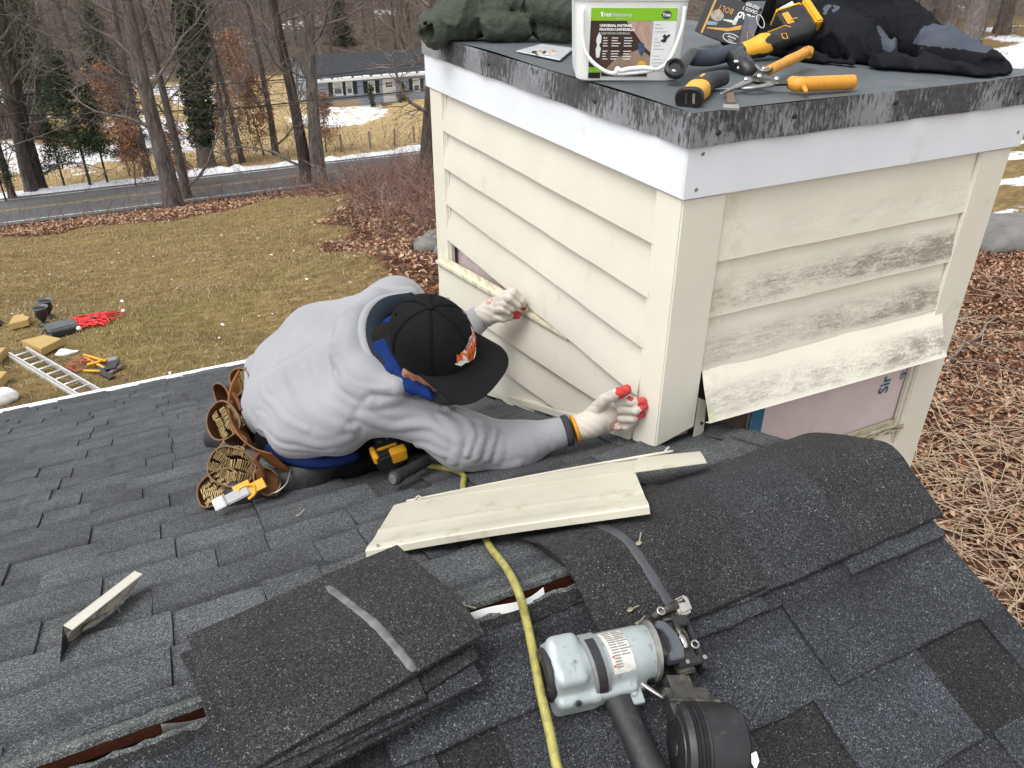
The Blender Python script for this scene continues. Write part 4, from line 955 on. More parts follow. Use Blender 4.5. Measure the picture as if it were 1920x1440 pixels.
def bare_tree(seed, H, r, lo=.22, nb=20, spread=.32, fork=False, twn=4, leafy=0):
    g = np.random.default_rng(seed); T = TB(); C = TB(); L = []
    n = 12; P = [np.zeros(3)]; d = np.array([g.normal(0, .02), g.normal(0, .02), 1.])
    for i in range(n): d = d+np.array([g.normal(0, .025), g.normal(0, .025), 0]); P.append(P[-1]+d/np.linalg.norm(d)*H/n)
    R = [r*(1.45 if i == 0 else (1.12 if i == 1 else 1))*(1-.78*i/n) for i in range(n+1)]
    P.insert(1, P[0]*.7+P[1]*.3); R.insert(1, r*1.14); T.tube(P, R, 9); P = np.array(P)
    for k in range(nb):
        t = lo+(1-lo)*((k+g.random())/nb)**.85; q = t*(len(P)-1); i = min(int(q), len(P)-2); s = P[i]+(P[i+1]-P[i])*(q-i)
        a = g.random()*6.28; up = .25+.7*g.random(); Lb = H*spread*(1.15-t*.75)*(.5+.7*g.random()); rb = max(r*.30*(1.1-t)*(.5+.8*g.random()), r*.06)
        d = np.array([math.cos(a), math.sin(a), up]); B_ = [s]; m = 6
        for j in range(m): d = d/np.linalg.norm(d)+np.array([g.normal(0, .20), g.normal(0, .20), g.normal(.06, .15)]); B_.append(B_[-1]+d/np.linalg.norm(d)*Lb/m)
        C.tube(B_, np.linspace(rb, rb*.22, m+1), 5 if rb > .03 else 4)
        for j in range(1, m+1):
            for _ in range(2):
                dd = (B_[j]-B_[j-1])/np.linalg.norm(B_[j]-B_[j-1])+g.normal(0, .75, 3); dd /= np.linalg.norm(dd); l2 = Lb*(.18+.25*g.random()); S = [B_[j]]
                for _k in range(3): S.append(S[-1]+(dd+g.normal(0, .25, 3))*l2/3)
                r2 = max(rb*.30, .006); C.tube(S, [r2, r2*.8, r2*.6, r2*.3], 3)
                for w in range(twn):
                    e = S[1+w % 3]; dw = dd+g.normal(0, .8, 3); dw /= np.linalg.norm(dw); l3 = l2*(.3+.4*g.random()); C.tube([e, e+dw*l3], [r2*.5, r2*.25], 3)
                    if leafy and g.random() < leafy: L.append(e+dw*l3*g.random())
    return T, C, L
def leafcloud(name, pts, per, spread, size, mats, seed, flat=.5):
    g = np.random.default_rng(seed); pts = np.repeat(np.array(pts), per, 0); n = len(pts); P = pts+g.normal(0, spread, (n, 3))
    a = g.normal(size=(n, 3)); a /= np.linalg.norm(a, axis=1)[:, None]; c = np.cross(a, g.normal(size=(n, 3))); c /= np.linalg.norm(c, axis=1)[:, None]
    s = (size*(.5+g.random(n)))[:, None]; v = np.stack([P-a*s*.5, P+c*s*flat*.5, P+a*s*.5, P-c*s*flat*.5], 1).reshape(-1, 3); me = fastmesh(name, v, np.arange(n*4).reshape(-1, 4))
    for m in mats: me.materials.append(m)
    me.polygons.foreach_set('material_index', g.integers(0, len(mats), n).astype(np.int32)); me.update(); return me
VAR = []
for i, (H, r, lo, nb, sp_, bm_, tw) in enumerate([(17, .30, .20, 26, .30, 0, 0), (17, .30, .14, 30, .34, 1, 1), (16, .26, .10, 32, .30, 2, 0), (15, .24, .15, 28, .28, 3, 1), (13, .16, .08, 32, .30, 0, 0), (12, .12, .06, 34, .28, 3, 1), (18, .34, .28, 22, .30, 1, 0)]):
    T, C, L = bare_tree(100+i, H, r, lo, nb, sp_); VAR.append((T.mesh('trunk', MBK[bm_]), C.mesh('branches', MTW[tw]), H, r))
def put_tree(vi, p, rad, rot, label, group, hs=1.0, name='bare_tree'):
    T, C, H, r = VAR[vi]; s = rad/r; o = empty(name, p, label, 'tree', group); o.rotation_euler = (0, 0, rot); o.scale = (s, s, max(s, .75)*hs)
    for nm, me in (('trunk', T), ('crown', C)):
        c = bpy.data.objects.new(nm, me); col.objects.link(c); c.parent = o
    return o
NEAR = [(0, 328, 389, 15, .3, 'large pale trunk on the near verge left of the lawn view, flanked by rust leaves'), (6, 600, 346, 13, 1.2, 'tall straight trunk on the near verge left of the blue house, front of a pair'), (2, 578, 345, 11, 2.0, 'darker trunk just left of the tall straight verge trunk'),
        (3, 802, 342, 14, .8, 'reddish trunk partly hidden by the left chimney corner'), (4, 352, 372, 8, 2.6, 'slim trunk right behind the large pale verge trunk'), (0, 62, 362, 11, 4.0, 'left of two trunks rising behind the road at the far left'), (2, 78, 358, 10, 5.0, 'right and darker of two trunks behind the road at the far left'),
        (4, 280, 330, 7, 1.1, 'slim trunk left of the large pale verge trunk, beyond the road'), (5, 24, 372, 6, 0.4, 'thin sapling at the far left behind the snow bank'), (4, 517, 290, 6, 3.3, 'slender trunk in the straw grass left of the trunk pair'), (5, 455, 305, 5, 2.2, 'thin tree in the straw grass right of the ivy tree'),
        (4, 432, 312, 4, 5.2, 'leaning sapling beside the ivy tree')]
for i, (v, x, y, w, rot, lab) in enumerate(NEAR):
    p = gpt(x, y); d = (p-CAM)@_f; put_tree(v, p-V3((0, 0, .1)), w*d/FPX, rot, lab, 'bare trees along the road')
# trees at the right, behind the jacket
for i, (v, x, y, w, rot, lab) in enumerate([(1, 1812, 95, 15, .2, 'pale thick trunk above the black jacket sleeve at the right'), (0, 1722, 55, 17, 1.7, 'broad grey trunk behind the hump of the black jacket'), (4, 1668, 40, 6, 2.9, 'thin trunk left of the broad grey trunk behind the jacket'), (3, 1878, 60, 12, 4.1, 'dark trunk near the top right corner'), (5, 1640, 30, 5, .9, 'slim dark stem at the top of the jacket hump')]):
    p = gpt(x, y); d = (p-CAM)@_f; put_tree(v, p-V3((0, 0, .1)), w*d/FPX, rot, lab, 'bare trees at the right')
# woods behind
gW = np.random.default_rng(77); cnt = 0; spots = []; WOOD = []
def ordinal(n):
    on = ['', 'first', 'second', 'third', 'fourth', 'fifth', 'sixth', 'seventh', 'eighth', 'ninth', 'tenth', 'eleventh', 'twelfth', 'thirteenth', 'fourteenth', 'fifteenth', 'sixteenth', 'seventeenth', 'eighteenth', 'nineteenth']
    te = {2: 'twenty', 3: 'thirty', 4: 'forty', 5: 'fifty', 6: 'sixty', 7: 'seventy', 8: 'eighty', 9: 'ninety'}
    if n >= 100: return 'hundred and '+ordinal(n-100) if n > 100 else 'hundredth'
    if n < 20: return on[n]
    return te[n//10]+'-'+on[n % 10] if n % 10 else te[n//10][:-1]+'ieth'
while cnt < 170:
    x = -60+200*gW.random(); y = 82+80*gW.random(); q = V3((x, y, 0)); q[2] = gz(x, y); d = (q-CAM)@_f; px = 960+FPX*((q-CAM)@_r)/d
    if not (-60 < px < 1000 or 1600 < px < 2000): continue
    if x > hx0-2 and x < hx1+2 and y < 88: continue
    if any((x-a)**2+(y-b_)**2 < 5 for a, b_ in spots): continue
    spots.append((x, y)); cnt += 1
    vi_ = int(gW.integers(0, 6)); ra_ = .13+.17*gW.random()**1.5
    WOOD.append((px, vi_, ra_, put_tree(vi_, q-V3((0, 0, .1)), ra_, gW.random()*6.28, None, 'trees of the hillside wood', 1+.2*gW.random())))
for side_ in (0, 1):
    W_ = sorted([w for w in WOOD if (w[0] > 1300) == bool(side_)], key=lambda w: -w[0] if side_ else w[0])
    for n_, (px, vi_, ra_, o) in enumerate(W_):
        o['label'] = '%s %s hillside tree, %s from the %s photo edge' % ('slender' if ra_ < .16 else ('stout' if ra_ > .22 else 'medium'), ['grey', 'pale', 'dark', 'reddish', 'grey', 'reddish'][vi_], ordinal(n_+1), 'right' if side_ else 'left')
# farther wood as one mass
T = TB(); g = np.random.default_rng(9)
for i in range(1500):
    x = -90+330*g.random(); y = 130+170*g.random()**1.2; z = float(gz(x, y)); r = .07+.16*g.random()**2; lean = g.normal(0, .6, 2)
    P0 = np.array([x, y, z-.2]); P1 = P0+np.array([lean[0]*.5, lean[1]*.5, 7.]); P2 = P1+np.array([lean[0], lean[1], 8.]); T.tube([P0, P1, P2], [r, r*.7, r*.25], 4)
    for k in range(5):
        s = P1+(P2-P1)*g.random(); e = s+np.array([g.normal(0, 1.6), g.normal(0, 1.6), .5+2*g.random()]); T.tube([s, e], [r*.28, r*.06], 3)
me = fastmesh('far_wood', np.array(T.v), np.array(T.f)); me.materials.append(MTW[0]); me.materials.append(MTW[2]); me.polygons.foreach_set('material_index', ((np.arange(len(T.f))//23) % 2).astype(np.int32)); me.update()
tag(link('far_wood', me), 'grey mass of bare woodland on the far hillside', 'wood', kind='stuff')
X, Y = scatter(5200, -60, 150, 80, 140, lambda x, y, r: (np.abs((x*math.cos(YAW)-y*math.sin(YAW))) < 90), 91)
tag(stems('woodland_undergrowth', list(zip(X, Y)), 2.6, [MTW[0], MBR[0], MTW[1]], 92, r=.022, twigs=2), 'grey-brown undergrowth of the hillside wood', 'brush', kind='stuff')
# ivy-clad tree
p = gpt(388, 312); T_, C_, H_, r_ = VAR[6]; d = (p-CAM)@_f; rr = 14*d/FPX
iv = put_tree(6, p-V3((0, 0, .1)), rr, .5, 'tree with its trunk wrapped in dark green ivy beyond the road', 'bare trees along the road', name='ivy_tree')
g = np.random.default_rng(15); pts = []
tv = np.array([v.co[:] for v in T_.vertices]).reshape(-1, 9, 3).mean(1); sc_ = rr/r_
for i in range(900):
    t = .12+.5*g.random(); q = t*(len(tv)-1); k = int(q); c = tv[k]+(tv[k+1]-tv[k])*(q-k); a = g.random()*6.28; rad = r_*(1.25+.55*g.random())*(1 if t > .2 else .8); pts.append(c+np.array([math.cos(a)*rad, math.sin(a)*rad, 0]))
me = leafcloud('ivy', pts, 7, .10, .16, MEVG, 16, .8); c = bpy.data.objects.new('ivy', me); col.objects.link(c); c.parent = iv
# rust-leaved beeches and oaks
MRUST = [lm('rust_leaf', (.30, .14, .075)), lm('copper_leaf', (.38, .21, .12)), lm('brown_beech_leaf', (.20, .10, .06))]
LV = []
for i in range(2):
    T, C, L = bare_tree(300+i, 6.5, .075, .12, 20, .36, leafy=.9, twn=3); LV.append((T.mesh('trunk', MBK[0]), C.mesh('branches', MTW[0]), leafcloud('leaves', L, 4, .20, .19, MRUST, 310+i)))
for i, (x, y, s, lab) in enumerate([(345, 352, .62, 'rust-leaved young beech around the foot of the large pale trunk'), (255, 350, .55, 'rust-leaved sapling left of the large pale trunk at the road'), (232, 300, 1.0, 'taller rust-leaved oak behind the conifers at the left'), (495, 292, .85, 'rust-leaved tree left of the trunk pair near the fence'), (612, 285, .62, 'rust-leaved sapling in front of the blue house corner'), (425, 300, .72, 'rust-leaved sapling beside the ivy tree'), (470, 250, 1.2, 'reddish leafy tree behind the straw grass at mid left')]):
    p = gpt(x, y); o = empty('beech_sapling', p-V3((0, 0, .05)), lab, 'tree', 'rust-leaved saplings'); o.scale = (s, s, s*.9); o.rotation_euler = (0, 0, i*1.7)
    for nm, me in zip(('trunk', 'branches', 'crown'), LV[i % 2]): c = bpy.data.objects.new(nm, me); col.objects.link(c); c.parent = o
# conifers
def conifer(seed, H, r, layers, width, dens, lo=.15, gap=.0):
    g = np.random.default_rng(seed); T = TB(); T.tube([(0, 0, 0), (0, 0, H*.5), (0, 0, H)], [r, r*.6, r*.08], 3); C = T; pts = []
    for k in range(layers):
        t = lo+(1-lo)*k/layers; z = H*t; n = 5+int(3*g.random()); W = width*(1-t)**.8*(.75+.4*g.random())+.15
        for j in range(n):
            a = 6.28*(j+g.random()*.8)/n; e = np.array([math.cos(a)*W, math.sin(a)*W, z-W*.10+g.normal(0, .1)]); s = np.array([0, 0, z]); C.tube([s, (s+e)/2+(0, 0, W*.06), e], [r*.18, r*.12, r*.04], 3)
            for q in np.linspace(.25, 1, max(3, int(W*dens))): pts.append(s+(e-s)*q+g.normal(0, .05, 3))
    return T, C, pts
CV = []
for i, (H, r, la, w, dn, lo) in enumerate([(12, .20, 16, 3.2, 5, .2), (9, .13, 9, 2.2, 4, .35), (4, .07, 7, 1.2, 5, .35), (7, .12, 14, 2.6, 6, .05)]):
    T, C, pts = conifer(400+i, H, r, la, w, dn, lo); CV.append((T.mesh('trunk', MBK[2]), leafcloud('crown', pts, 22 if i != 2 else 16, .20 if i != 2 else .14, .24 if i != 2 else .17, MEVG, 410+i, .28)))
for i, (v, x, y, s, lab) in enumerate([(0, 95, 262, 1.15, 'tall dark conifer at the upper left'), (1, 170, 352, .78, 'young pine with bare lower stem beyond the snow bank'), (1, 203, 345, .62, 'young pine right of the bare-stemmed pine'), (2, 122, 352, .95, 'small bushy pine beside the two left trunks'), (2, 12, 378, .85, 'small pine at the left photo edge'), (0, 225, 262, .8, 'dark conifer behind the young pines'), (0, 375, 150, 1.0, 'grey-green conifer in the wood above the ivy tree'), (3, 640, 82, .72, 'round evergreen just above the roof of the blue house'), (3, 600, 196, .40, 'evergreen shrub at the left corner of the blue house'), (0, 30, 215, 1.0, 'conifer behind the outbuilding at the left'), (3, 250, 290, .5, 'low dark evergreen behind the straw grass')]):
    p = gpt(x, y); o = empty('conifer', p-V3((0, 0, .05)), lab, 'tree', 'evergreens in the background'); o.scale = (s, s, s); o.rotation_euler = (0, 0, i*1.3)
    for nm, me in zip(('trunk', 'crown'), CV[v]): c = bpy.data.objects.new(nm, me); col.objects.link(c); c.parent = o
for i, (x, y) in enumerate(((697, 196), (755, 192))):
    p = onY(x, y, HY-1.2); p[2] = zb_-.2; T, C, L = bare_tree(500+i, 2.2, .03, .1, 14, .22, leafy=.6, twn=2); o = empty('door_shrub', p, ['small evergreen shrub left of the white door of the blue house', 'small evergreen shrub right of the white door of the blue house'][i], 'shrub')
    for nm, me in (('stem', T.mesh('stem', MBK[2])), ('crown', leafcloud('crown', L, 4, .10, .16, MEVG, 510+i, .5))): c = bpy.data.objects.new(nm, me); col.objects.link(c); c.parent = o
# fence posts
MPOST = pm('weathered_post', (.22, .18, .14), .85, .25, 4, .5, 20, .01)
PB = B(); PB.tube([(0, 0, -.3), (0, 0, .6), (.01, 0, 1.12)], [.075, .072, .068], 9); PB.lathe((.01, 0, 1.12), (0, 0, 1), [(.068, 0), (.05, .03)], 9); pme = PB.build('fence_post', MPOST, smooth=True, angle=.6); pmesh = pme.data; bpy.data.objects.remove(pme)
names_ = ['leftmost fence post behind the two left trunks', 'fence post among rust leaves left of the large pale trunk', 'fence post left of the trunk pair', 'fence post right of the trunk pair, in front of the blue house', 'fence post below the windows of the blue house', 'fence post below the front door of the blue house', 'last fence post beside the reddish trunk', 'fence post behind the pale trunk foot']
for i, (x, y) in enumerate(((83, 358), (243, 330), (515, 290), (641, 285), (695, 279), (740, 274), (777, 268), (350, 322))):
    p = gpt(x, y); o = bpy.data.objects.new('fence_post', pmesh); col.objects.link(o); o.location = [float(q) for q in p]; o.rotation_euler = (random.gauss(0, .03), random.gauss(0, .04), random.random()*6); tag(o, names_[i], 'fence post', 'posts of the fence beyond the road')
# overhead cables
for i, (P, r, lab) in enumerate([([(-300, 190), (0, 179), (400, 159), (580, 144), (775, 121), (1000, 90)], .030, 'highest black cable strung across the road view'), ([(-300, 208), (0, 200), (400, 185), (603, 168), (767, 152), (1000, 118)], .018, 'thin second cable from the top'), ([(-300, 226), (0, 218), (400, 205), (581, 189), (775, 170), (1000, 140)], .045, 'thick black cable strung across the road view'), ([(-300, 240), (0, 226), (300, 213), (400, 208), (581, 193), (1000, 150)], .020, 'lowest thin cable just under the thick cable'), ([(-300, 196), (0, 185), (400, 163), (580, 150), (775, 128), (1000, 96)], .020, 'cable running close below the highest one')]):
    pts = spline([onY(x, y, 48.6+.25*i) for x, y in P], 10); b = B(); b.tube(pts, r, 6); tag(b.build('overhead_cable', MBLK, smooth=True), lab, 'cable', 'overhead cables')
# ------------------------------------------------------------------ the man
person = empty('person', onfar(600, 880), 'person in grey hoodie, black cap and white gloves kneeling on the roof fitting siding', 'person')
RS, LS = at(700, 748, 1.83), at(742, 575, 2.12)
hipR, hipL, hipC = at(562, 806, 1.97), at(508, 700, 2.20), at(525, 760, 2.09)
midR, midL = at(628, 783, 1.90), at(598, 632, 2.17)
chest = (RS+LS)/2; midC = (midR+midL)/2
EL, WR = at(872, 827, 1.87), at(1063, 807, 1.895); FM = at(965, 836, 1.885)
EL2, WL = at(842, 650, 2.22), onX(893, 601, -.125)
def folds(P, c, ax, R, freq, amp, tw=3., seed=0):
    """ring folds of cloth around an axis near a point"""
    q = P-V3(c); ax = V3(ax)/np.linalg.norm(ax); s = q@ax; w = np.exp(-(np.linalg.norm(q, axis=1)/R)**2)
    return 1.9*amp*w*((1-np.abs(np.sin(.5*s*freq+.5*tw*wav(P, 11, seed, 4))))**2.2-.25)
axU = EL-RS; axF = WR-EL; spine = chest-hipC; spine /= np.linalg.norm(spine); lat = (LS-RS)/np.linalg.norm(LS-RS); bk = np.cross(lat, spine); bk *= np.sign(bk[2])
def hoodie0(P):
    d = smin(chain(P, [hipR, midR, RS+lat*.02], [.078, .086, .062], .03), chain(P, [hipL, midL, LS-lat*.01], [.078, .088, .066], .03), .10)
    d = smin(d, chain(P, [hipC, midC+bk*.006, chest+bk*.008], [.100, .106, .084], .03), .09)
    d = smin(d, seg(P, RS+lat*.02, LS, .064, .066), .05)
    a = chain(P, [RS+lat*.03+V3((.01, 0, -.012)), EL, FM, WR], [.070, .062, .051, .034], .05); fd = (WR-FM)/np.linalg.norm(WR-FM); a = np.maximum(a, (P-WR)@fd)
    d = smin(d, a, .075); d = smin(d, chain(P, [LS, EL2, WL], [.068, .058, .040], .03), .04)
    hood = chain(P, [at(770, 556, 2.03), at(704, 566, 1.99), at(660, 605, 1.935), at(652, 660, 1.86), at(684, 708, 1.795), at(742, 725, 1.76)], [.024, .032, .037, .040, .036, .024], .03)
    d = smin(d, hood, .034)
    d = np.maximum(d, -ell(P, at(748, 634, 1.83), (.058, .066, .075)))
    q = P-hipC; s = q@spine                      # ribbed hem pulled in
    d = d+.009*np.exp(-((s+.056)/.010)**2)
    return np.maximum(d, -(s+.078+.012*((q@lat)/.15)**2))
def onhood(x, y):          # where a sight line meets the cloth
    r_ = ray(x, y); t = 1.45
    for _ in range(60):
        d = float(hoodie0((CAM+r_*t)[None])[0]); t += d*.85
        if abs(d) < .0008: break
    return CAM+r_*t
def cr(*p): return [onhood(340+x/3, 500+y/3) for x, y in p]
FOLDS = [(cr(*p), a*(.62 if p[0][0] < 960 else .85)*(.8+.4*((k*7) % 5)/4), w*(.85+.4*((k*3) % 4)/3)) for k, (p, a, w) in enumerate([
    ([(985, 900), (1150, 985), (1330, 1010), (1500, 1060)], .0052, .011), ([(1020, 850), (1200, 905), (1400, 900), (1560, 960)], .0056, .010), ([(1060, 770), (1230, 745), (1380, 760), (1480, 800)], .0048, .010),
    ([(960, 920), (1100, 1030), (1300, 1090), (1440, 1130)], .0045, .012),
    ([(1490, 800), (1600, 850), (1650, 940), (1610, 1060)], .0075, .009), ([(1560, 800), (1680, 870), (1700, 960), (1660, 1080)], .0070, .008), ([(1450, 840), (1540, 910), (1560, 1000), (1520, 1100)], .0060, .009), ([(1660, 850), (1760, 900), (1760, 990), (1730, 1090)], .0060, .008),
    ([(1730, 905), (1800, 960), (1810, 1040), (1790, 1110)], .0040, .009), ([(1640, 1150), (1780, 1140), (1900, 1110)], .0030, .009), ([(1880, 910), (1960, 960), (1990, 1060)], .0028, .009), ([(2010, 900), (2070, 950), (2090, 1030)], .0030, .008),
    ([(440, 610), (470, 720), (560, 840), (700, 920)], .0034, .011), ([(600, 570), (640, 700), (760, 830), (900, 900)], .0036, .012), ([(690, 580), (740, 700), (850, 800), (950, 850)], .0028, .012), ([(430, 830), (560, 950), (760, 1010), (950, 965)], .0048, .011),
    ([(400, 890), (520, 985), (700, 1040), (860, 1030)], .0044, .009), ([(350, 790), (420, 880), (490, 940)], .0032, .010), ([(870, 540), (900, 630), (1000, 685), (1150, 690)], .0050, .010),
    ([(860, 600), (940, 700), (1060, 735)], .0040, .010), ([(640, 400), (690, 480), (700, 560)], .0020, .014), ([(480, 500), (520, 600), (520, 680)], .0020, .014), ([(920, 240), (880, 330), (860, 420)], .0034, .012), ([(1000, 140), (930, 190), (900, 260)], .0026, .012)])]
def pline(P, pts):
    m = None
    for a_, b_ in zip(pts[:-1], pts[1:]):
        e = seg(P, a_, b_, 0.0); m = e if m is None else np.minimum(m, e)
    return m
def hoodie(P):
    d = hoodie0(P)
    for pts, a_, w in FOLDS:
        pts = np.array(pts); c = pts.mean(0); R = np.linalg.norm(pts-c, axis=1).max()+3.2*w; k = np.where(np.linalg.norm(P-c, axis=1) < R)[0]
        if len(k) == 0: continue
        Q = P[k]; m = pline(Q+.004*np.stack([wav(Q, 40, 1, 3), wav(Q, 40, 2, 3), wav(Q, 40, 3, 3)], 1), pts); d[k] += -a_*np.exp(-(m/w)**2)+.62*a_*np.exp(-((m-1.55*w)/(.62*w))**2)
    d = d+.0011*wav(P, 22, 8)+.0008*wav(P, 55, 9)
    for pts in (SEAM1, SEAM2, SEAM3, SEAM4):
        d = d+.0034*np.exp(-(pline(P, pts)/.0040)**2)
    return d
SEAM1 = cr((440, 610), (520, 570), (640, 500), (760, 430), (840, 390))
SEAM2 = cr((1180, 700), (1080, 715), (1010, 770), (965, 840), (960, 910), (1000, 960))
SEAM3 = cr((835, 440), (845, 560), (880, 660), (960, 740), (1010, 775))
SEAM4 = cr((975, 110), (930, 200), (890, 300), (860, 370))
lo = np.minimum.reduce([hipR, hipL, EL, WR, LS, WL, EL2])-.15; hi = np.maximum.reduce([hipR, hipL, EL, WR, LS, WL, EL2])+.15
hood_o = link('hoodie', snet(hoodie, lo, hi, .0055, 'hoodie', True, [MHOOD]), None, person)
# cuffs
for (w, prev, r) in ((WR, FM, .0345), (WL, EL2, .036)):
    d = (w-prev)/np.linalg.norm(w-prev); b = B(); b.lathe(w-d*.010, d, [(r*.9, 0), (r*1.12, .003), (r*1.10, .016), (r*.95, .020), (r*.7, .018)], 24); b.build('cuff', MRIB, hood_o, smooth=True)
# hood rim, collar and neck cloth
b = B(); b.tube(spline([at(768, 556, 1.965), at(720, 562, 1.935), at(690, 583, 1.90), at(680, 622, 1.86), at(692, 668, 1.815), at(722, 702, 1.775), at(758, 719, 1.755)], 6), .0125, 10); b.build('hood_rim', MHOOD, hood_o, smooth=True)
b = B(); b.tube(spline([at(772, 570, 1.97), at(728, 580, 1.93), at(704, 606, 1.90), at(700, 645, 1.86), at(718, 682, 1.82), at(752, 705, 1.78)], 6), .031, 12); b.build('inner_collar', MNAVY, person, smooth=True)
def neckcloth(P):
    d = chain(P, [at(760, 590, 1.93), at(735, 615, 1.88), at(727, 655, 1.83), at(742, 695, 1.785), at(775, 722, 1.76), at(806, 742, 1.75)], [.022, .028, .031, .028, .020, .012], .010)
    r_ = 1-np.abs(np.sin((P@V3((.75, -.25, .25)))*75+1.6*wav(P, 14, 3))); return d-.006*r_**3+.002+.0012*wav(P, 40, 5)
c_ = at(745, 660, 1.84); link('neck_cloth', snet(neckcloth, c_-.17, c_+.17, .006, 'neck_cloth', True, [MBLUE]), None, person)
# head
vd = ray(812, 640); vd /= np.linalg.norm(vd); ang = math.radians(37)
HU = -vd*math.cos(ang)+_u*math.sin(ang); HU /= np.linalg.norm(HU)
HF = _r*.80-_u*.60; HF = HF-HU*(HF@HU); HF /= np.linalg.norm(HF); HS = np.cross(HU, HF)      # up, front, left side (towards image up-right is -?)
HC = at(811, 642, 1.745); HA = np.array([HS, HF, HU])
def headf(P):
    d = ell(P, HC-HU*.050, (.074, .093, .112), HA); d = smin(d, ell(P, HC-HU*.105+HF*.030, (.052, .060, .055), HA), .03)     # skull and jaw
    d = smin(d, seg(P, HC-HU*.08-HF*.02, at(735, 650, 1.87), .055, .060), .03)
    d = smin(d, seg(P, HC-HU*.040+HF*.094, HC-HU*.078+HF*.110, .008, .013), .012)      # nose
    for s in (-1, 1):
        e = HC-HU*.052-HF*.012+HS*s*.076; ear = ell(P, e, (.010, .019, .031), HA); ear = np.maximum(ear, -ell(P, e+HS*s*.009+HF*.004, (.006, .010, .018), HA)); d = smin(d, ear, .005)
        d = np.maximum(d, -ell(P, HC-HU*.052+HF*.088+HS*s*.030, (.013, .010, .008), HA))
    d = np.maximum(d, -ell(P, HC-HU*.108+HF*.089, (.020, .006, .004), HA))
    return d
head = link('head', snet(headf, HC-.26, HC+.2, .0052, 'head', True, [MSKIN, MHAIR], lambda c: (((c-HC)@HF < -.005) & ((c-HC)@HU > -.08) & (np.abs((c-HC)@HS) < .074)).astype(int)), None, person)
for s in (-1, 1):
    b = B(); b.ball(HC-HU*.052+HF*.083+HS*s*.030, .0115, 10, 8); b.build('eye', MWHT, head, smooth=True)
# dust mask pulled to the chin
def maskf(P):
    d = np.abs(ell(P, HC-HU*.100+HF*.030, (.066, .078, .064), HA))-.0025; d = np.maximum(d, -((P-HC)@HF-.012)); return np.maximum(d, ((P-HC)@HU+.072))+.001*wav(P, 50, 2)
link('face_mask', snet(maskf, HC-.2, HC+.12, .005, 'face_mask', True, [MGREYM]), None, person)
# cap
cap = None
HCR = .116
def crown(th, h, e=0.0):
    rho = max(0.0, 1-(max(h, 0)/HCR)**2.7)**.5; fr = 1.0+.05*max(0, math.cos(th))
    return HC+HS*(math.sin(th)*(.0845*rho+e))+HF*(math.cos(th)*(.0985*rho*fr+e)-.004)+HU*(h+e*(h/HCR))
b = B(); R = []
for i in range(15):
    h = HCR*math.sin(i/14*math.pi/2)*.9985; R.append([crown(2*math.pi*j/48, h, -.0011*max(0, 1-((j % 8)/1.2)) - .0011*max(0, 1-((8-j % 8)/1.2)))+HU*0 for j in range(48)])
R = [[p-HU*.020-(p-HC)*.02 for p in R[0]]]+R
b.rings(R, False, True); cap = b.build('cap', MCAPF, person, smooth=True)
b = B(); b.ball(crown(0, HCR*.9985)*0+HC+HU*(HCR+.002)-HF*.004, (.0085, .0085, .0055), 14, 8, HA); b.build('cap_button', MCAPF, cap, smooth=True)
for k in range(6):
    for off in (-.016, .016):
        b = B(); b.tube([crown(math.pi/3*k+math.pi/6*0+off/(.25+1-i/12), HCR*math.sin(i/12*math.pi/2*.965), .0006) for i in range(13)], .0007, 5); b.build('seam', MCAPF, cap)
for k in range(6):
    th = math.pi/3*(k+.5); b = B(); p = crown(th, HCR*.70, .001); b.lathe(p, p-HC-HU*.03, [(.0038, 0), (.0036, .0012), (.0018, .0013)], 10); b.build('eyelet', MCAPF, cap)
b = B(); TOP = []; BOT = []       # brim
for i in range(11):
    v_ = i/10; r = []
    for j in range(25):
        th = -1.36+2.72*j/24; inn = crown(th, .0, .002); s_ = math.sin(th); out = HC+HS*(.098*s_)+HF*(.0985+.076*(1-abs(s_/1.0)**2.6)**.5 if abs(s_) < 1 else .0985*math.cos(th))
        p = inn*(1-v_)+out*v_; droop = -.020*s_*s_*(.3+.7*v_)-.007*v_; r.append(p+HU*droop)
    TOP.append(r)
n = 25; vs = [p for r in TOP for p in r]; vb = [p-HU*.0035 for p in vs]; m_ = len(vs); fs = []
for i in range(10):
    for j in range(24): a = i*n+j; fs.append((a, a+1, a+n+1, a+n)); fs.append((m_+a, m_+a+n, m_+a+n+1, m_+a+1))
for j in range(24): a = 10*n+j; fs.append((a, a+1, m_+a+1, m_+a))
for i in range(10):
    a = i*n; fs.append((a, a+n, m_+a+n, m_+a)); a = i*n+24; fs.append((a, m_+a, m_+a+n, a+n))
b.add(vs+vb, fs); b.build('brim', MCAPF, cap, smooth=True, angle=.7)
# embroidered badge on the front panel: pointed white field, orange word over a ball
def onc(P, e):     # local (x: reading direction, y: up) -> crown
    return np.array([crown(q[0]/.0985, q[1], e) for q in P])
def badge(name, poly, mat, e):
    n_ = len(poly); c2 = np.mean(poly, 0); P = []; F = []
    ring = []
    for i in range(n_):
        a2, b2 = np.array(poly[i]), np.array(poly[(i+1) % n_])
        for t in (0, .5): ring.append(a2+(b2-a2)*t)
    P = [c2]+[c2+(q-c2)*.5 for q in ring]+ring; k_ = len(ring)
    for i in range(k_): j = (i+1) % k_; F.append((0, 1+i, 1+j)); F.append((1+i, 1+k_+i, 1+k_+j, 1+j))
    me = pyd(name, onc([(q[0], q[1]) for q in P], e), F); return link(name, me, mat, cap)
S_ = .00245
def sc(pts, ox=0, oy=.040, k=S_, rot=.0):
    c0, s0 = math.cos(rot), math.sin(rot); return [(ox+(x*c0-y*s0)*k, oy+(x*s0+y*c0)*k) for x, y in pts]
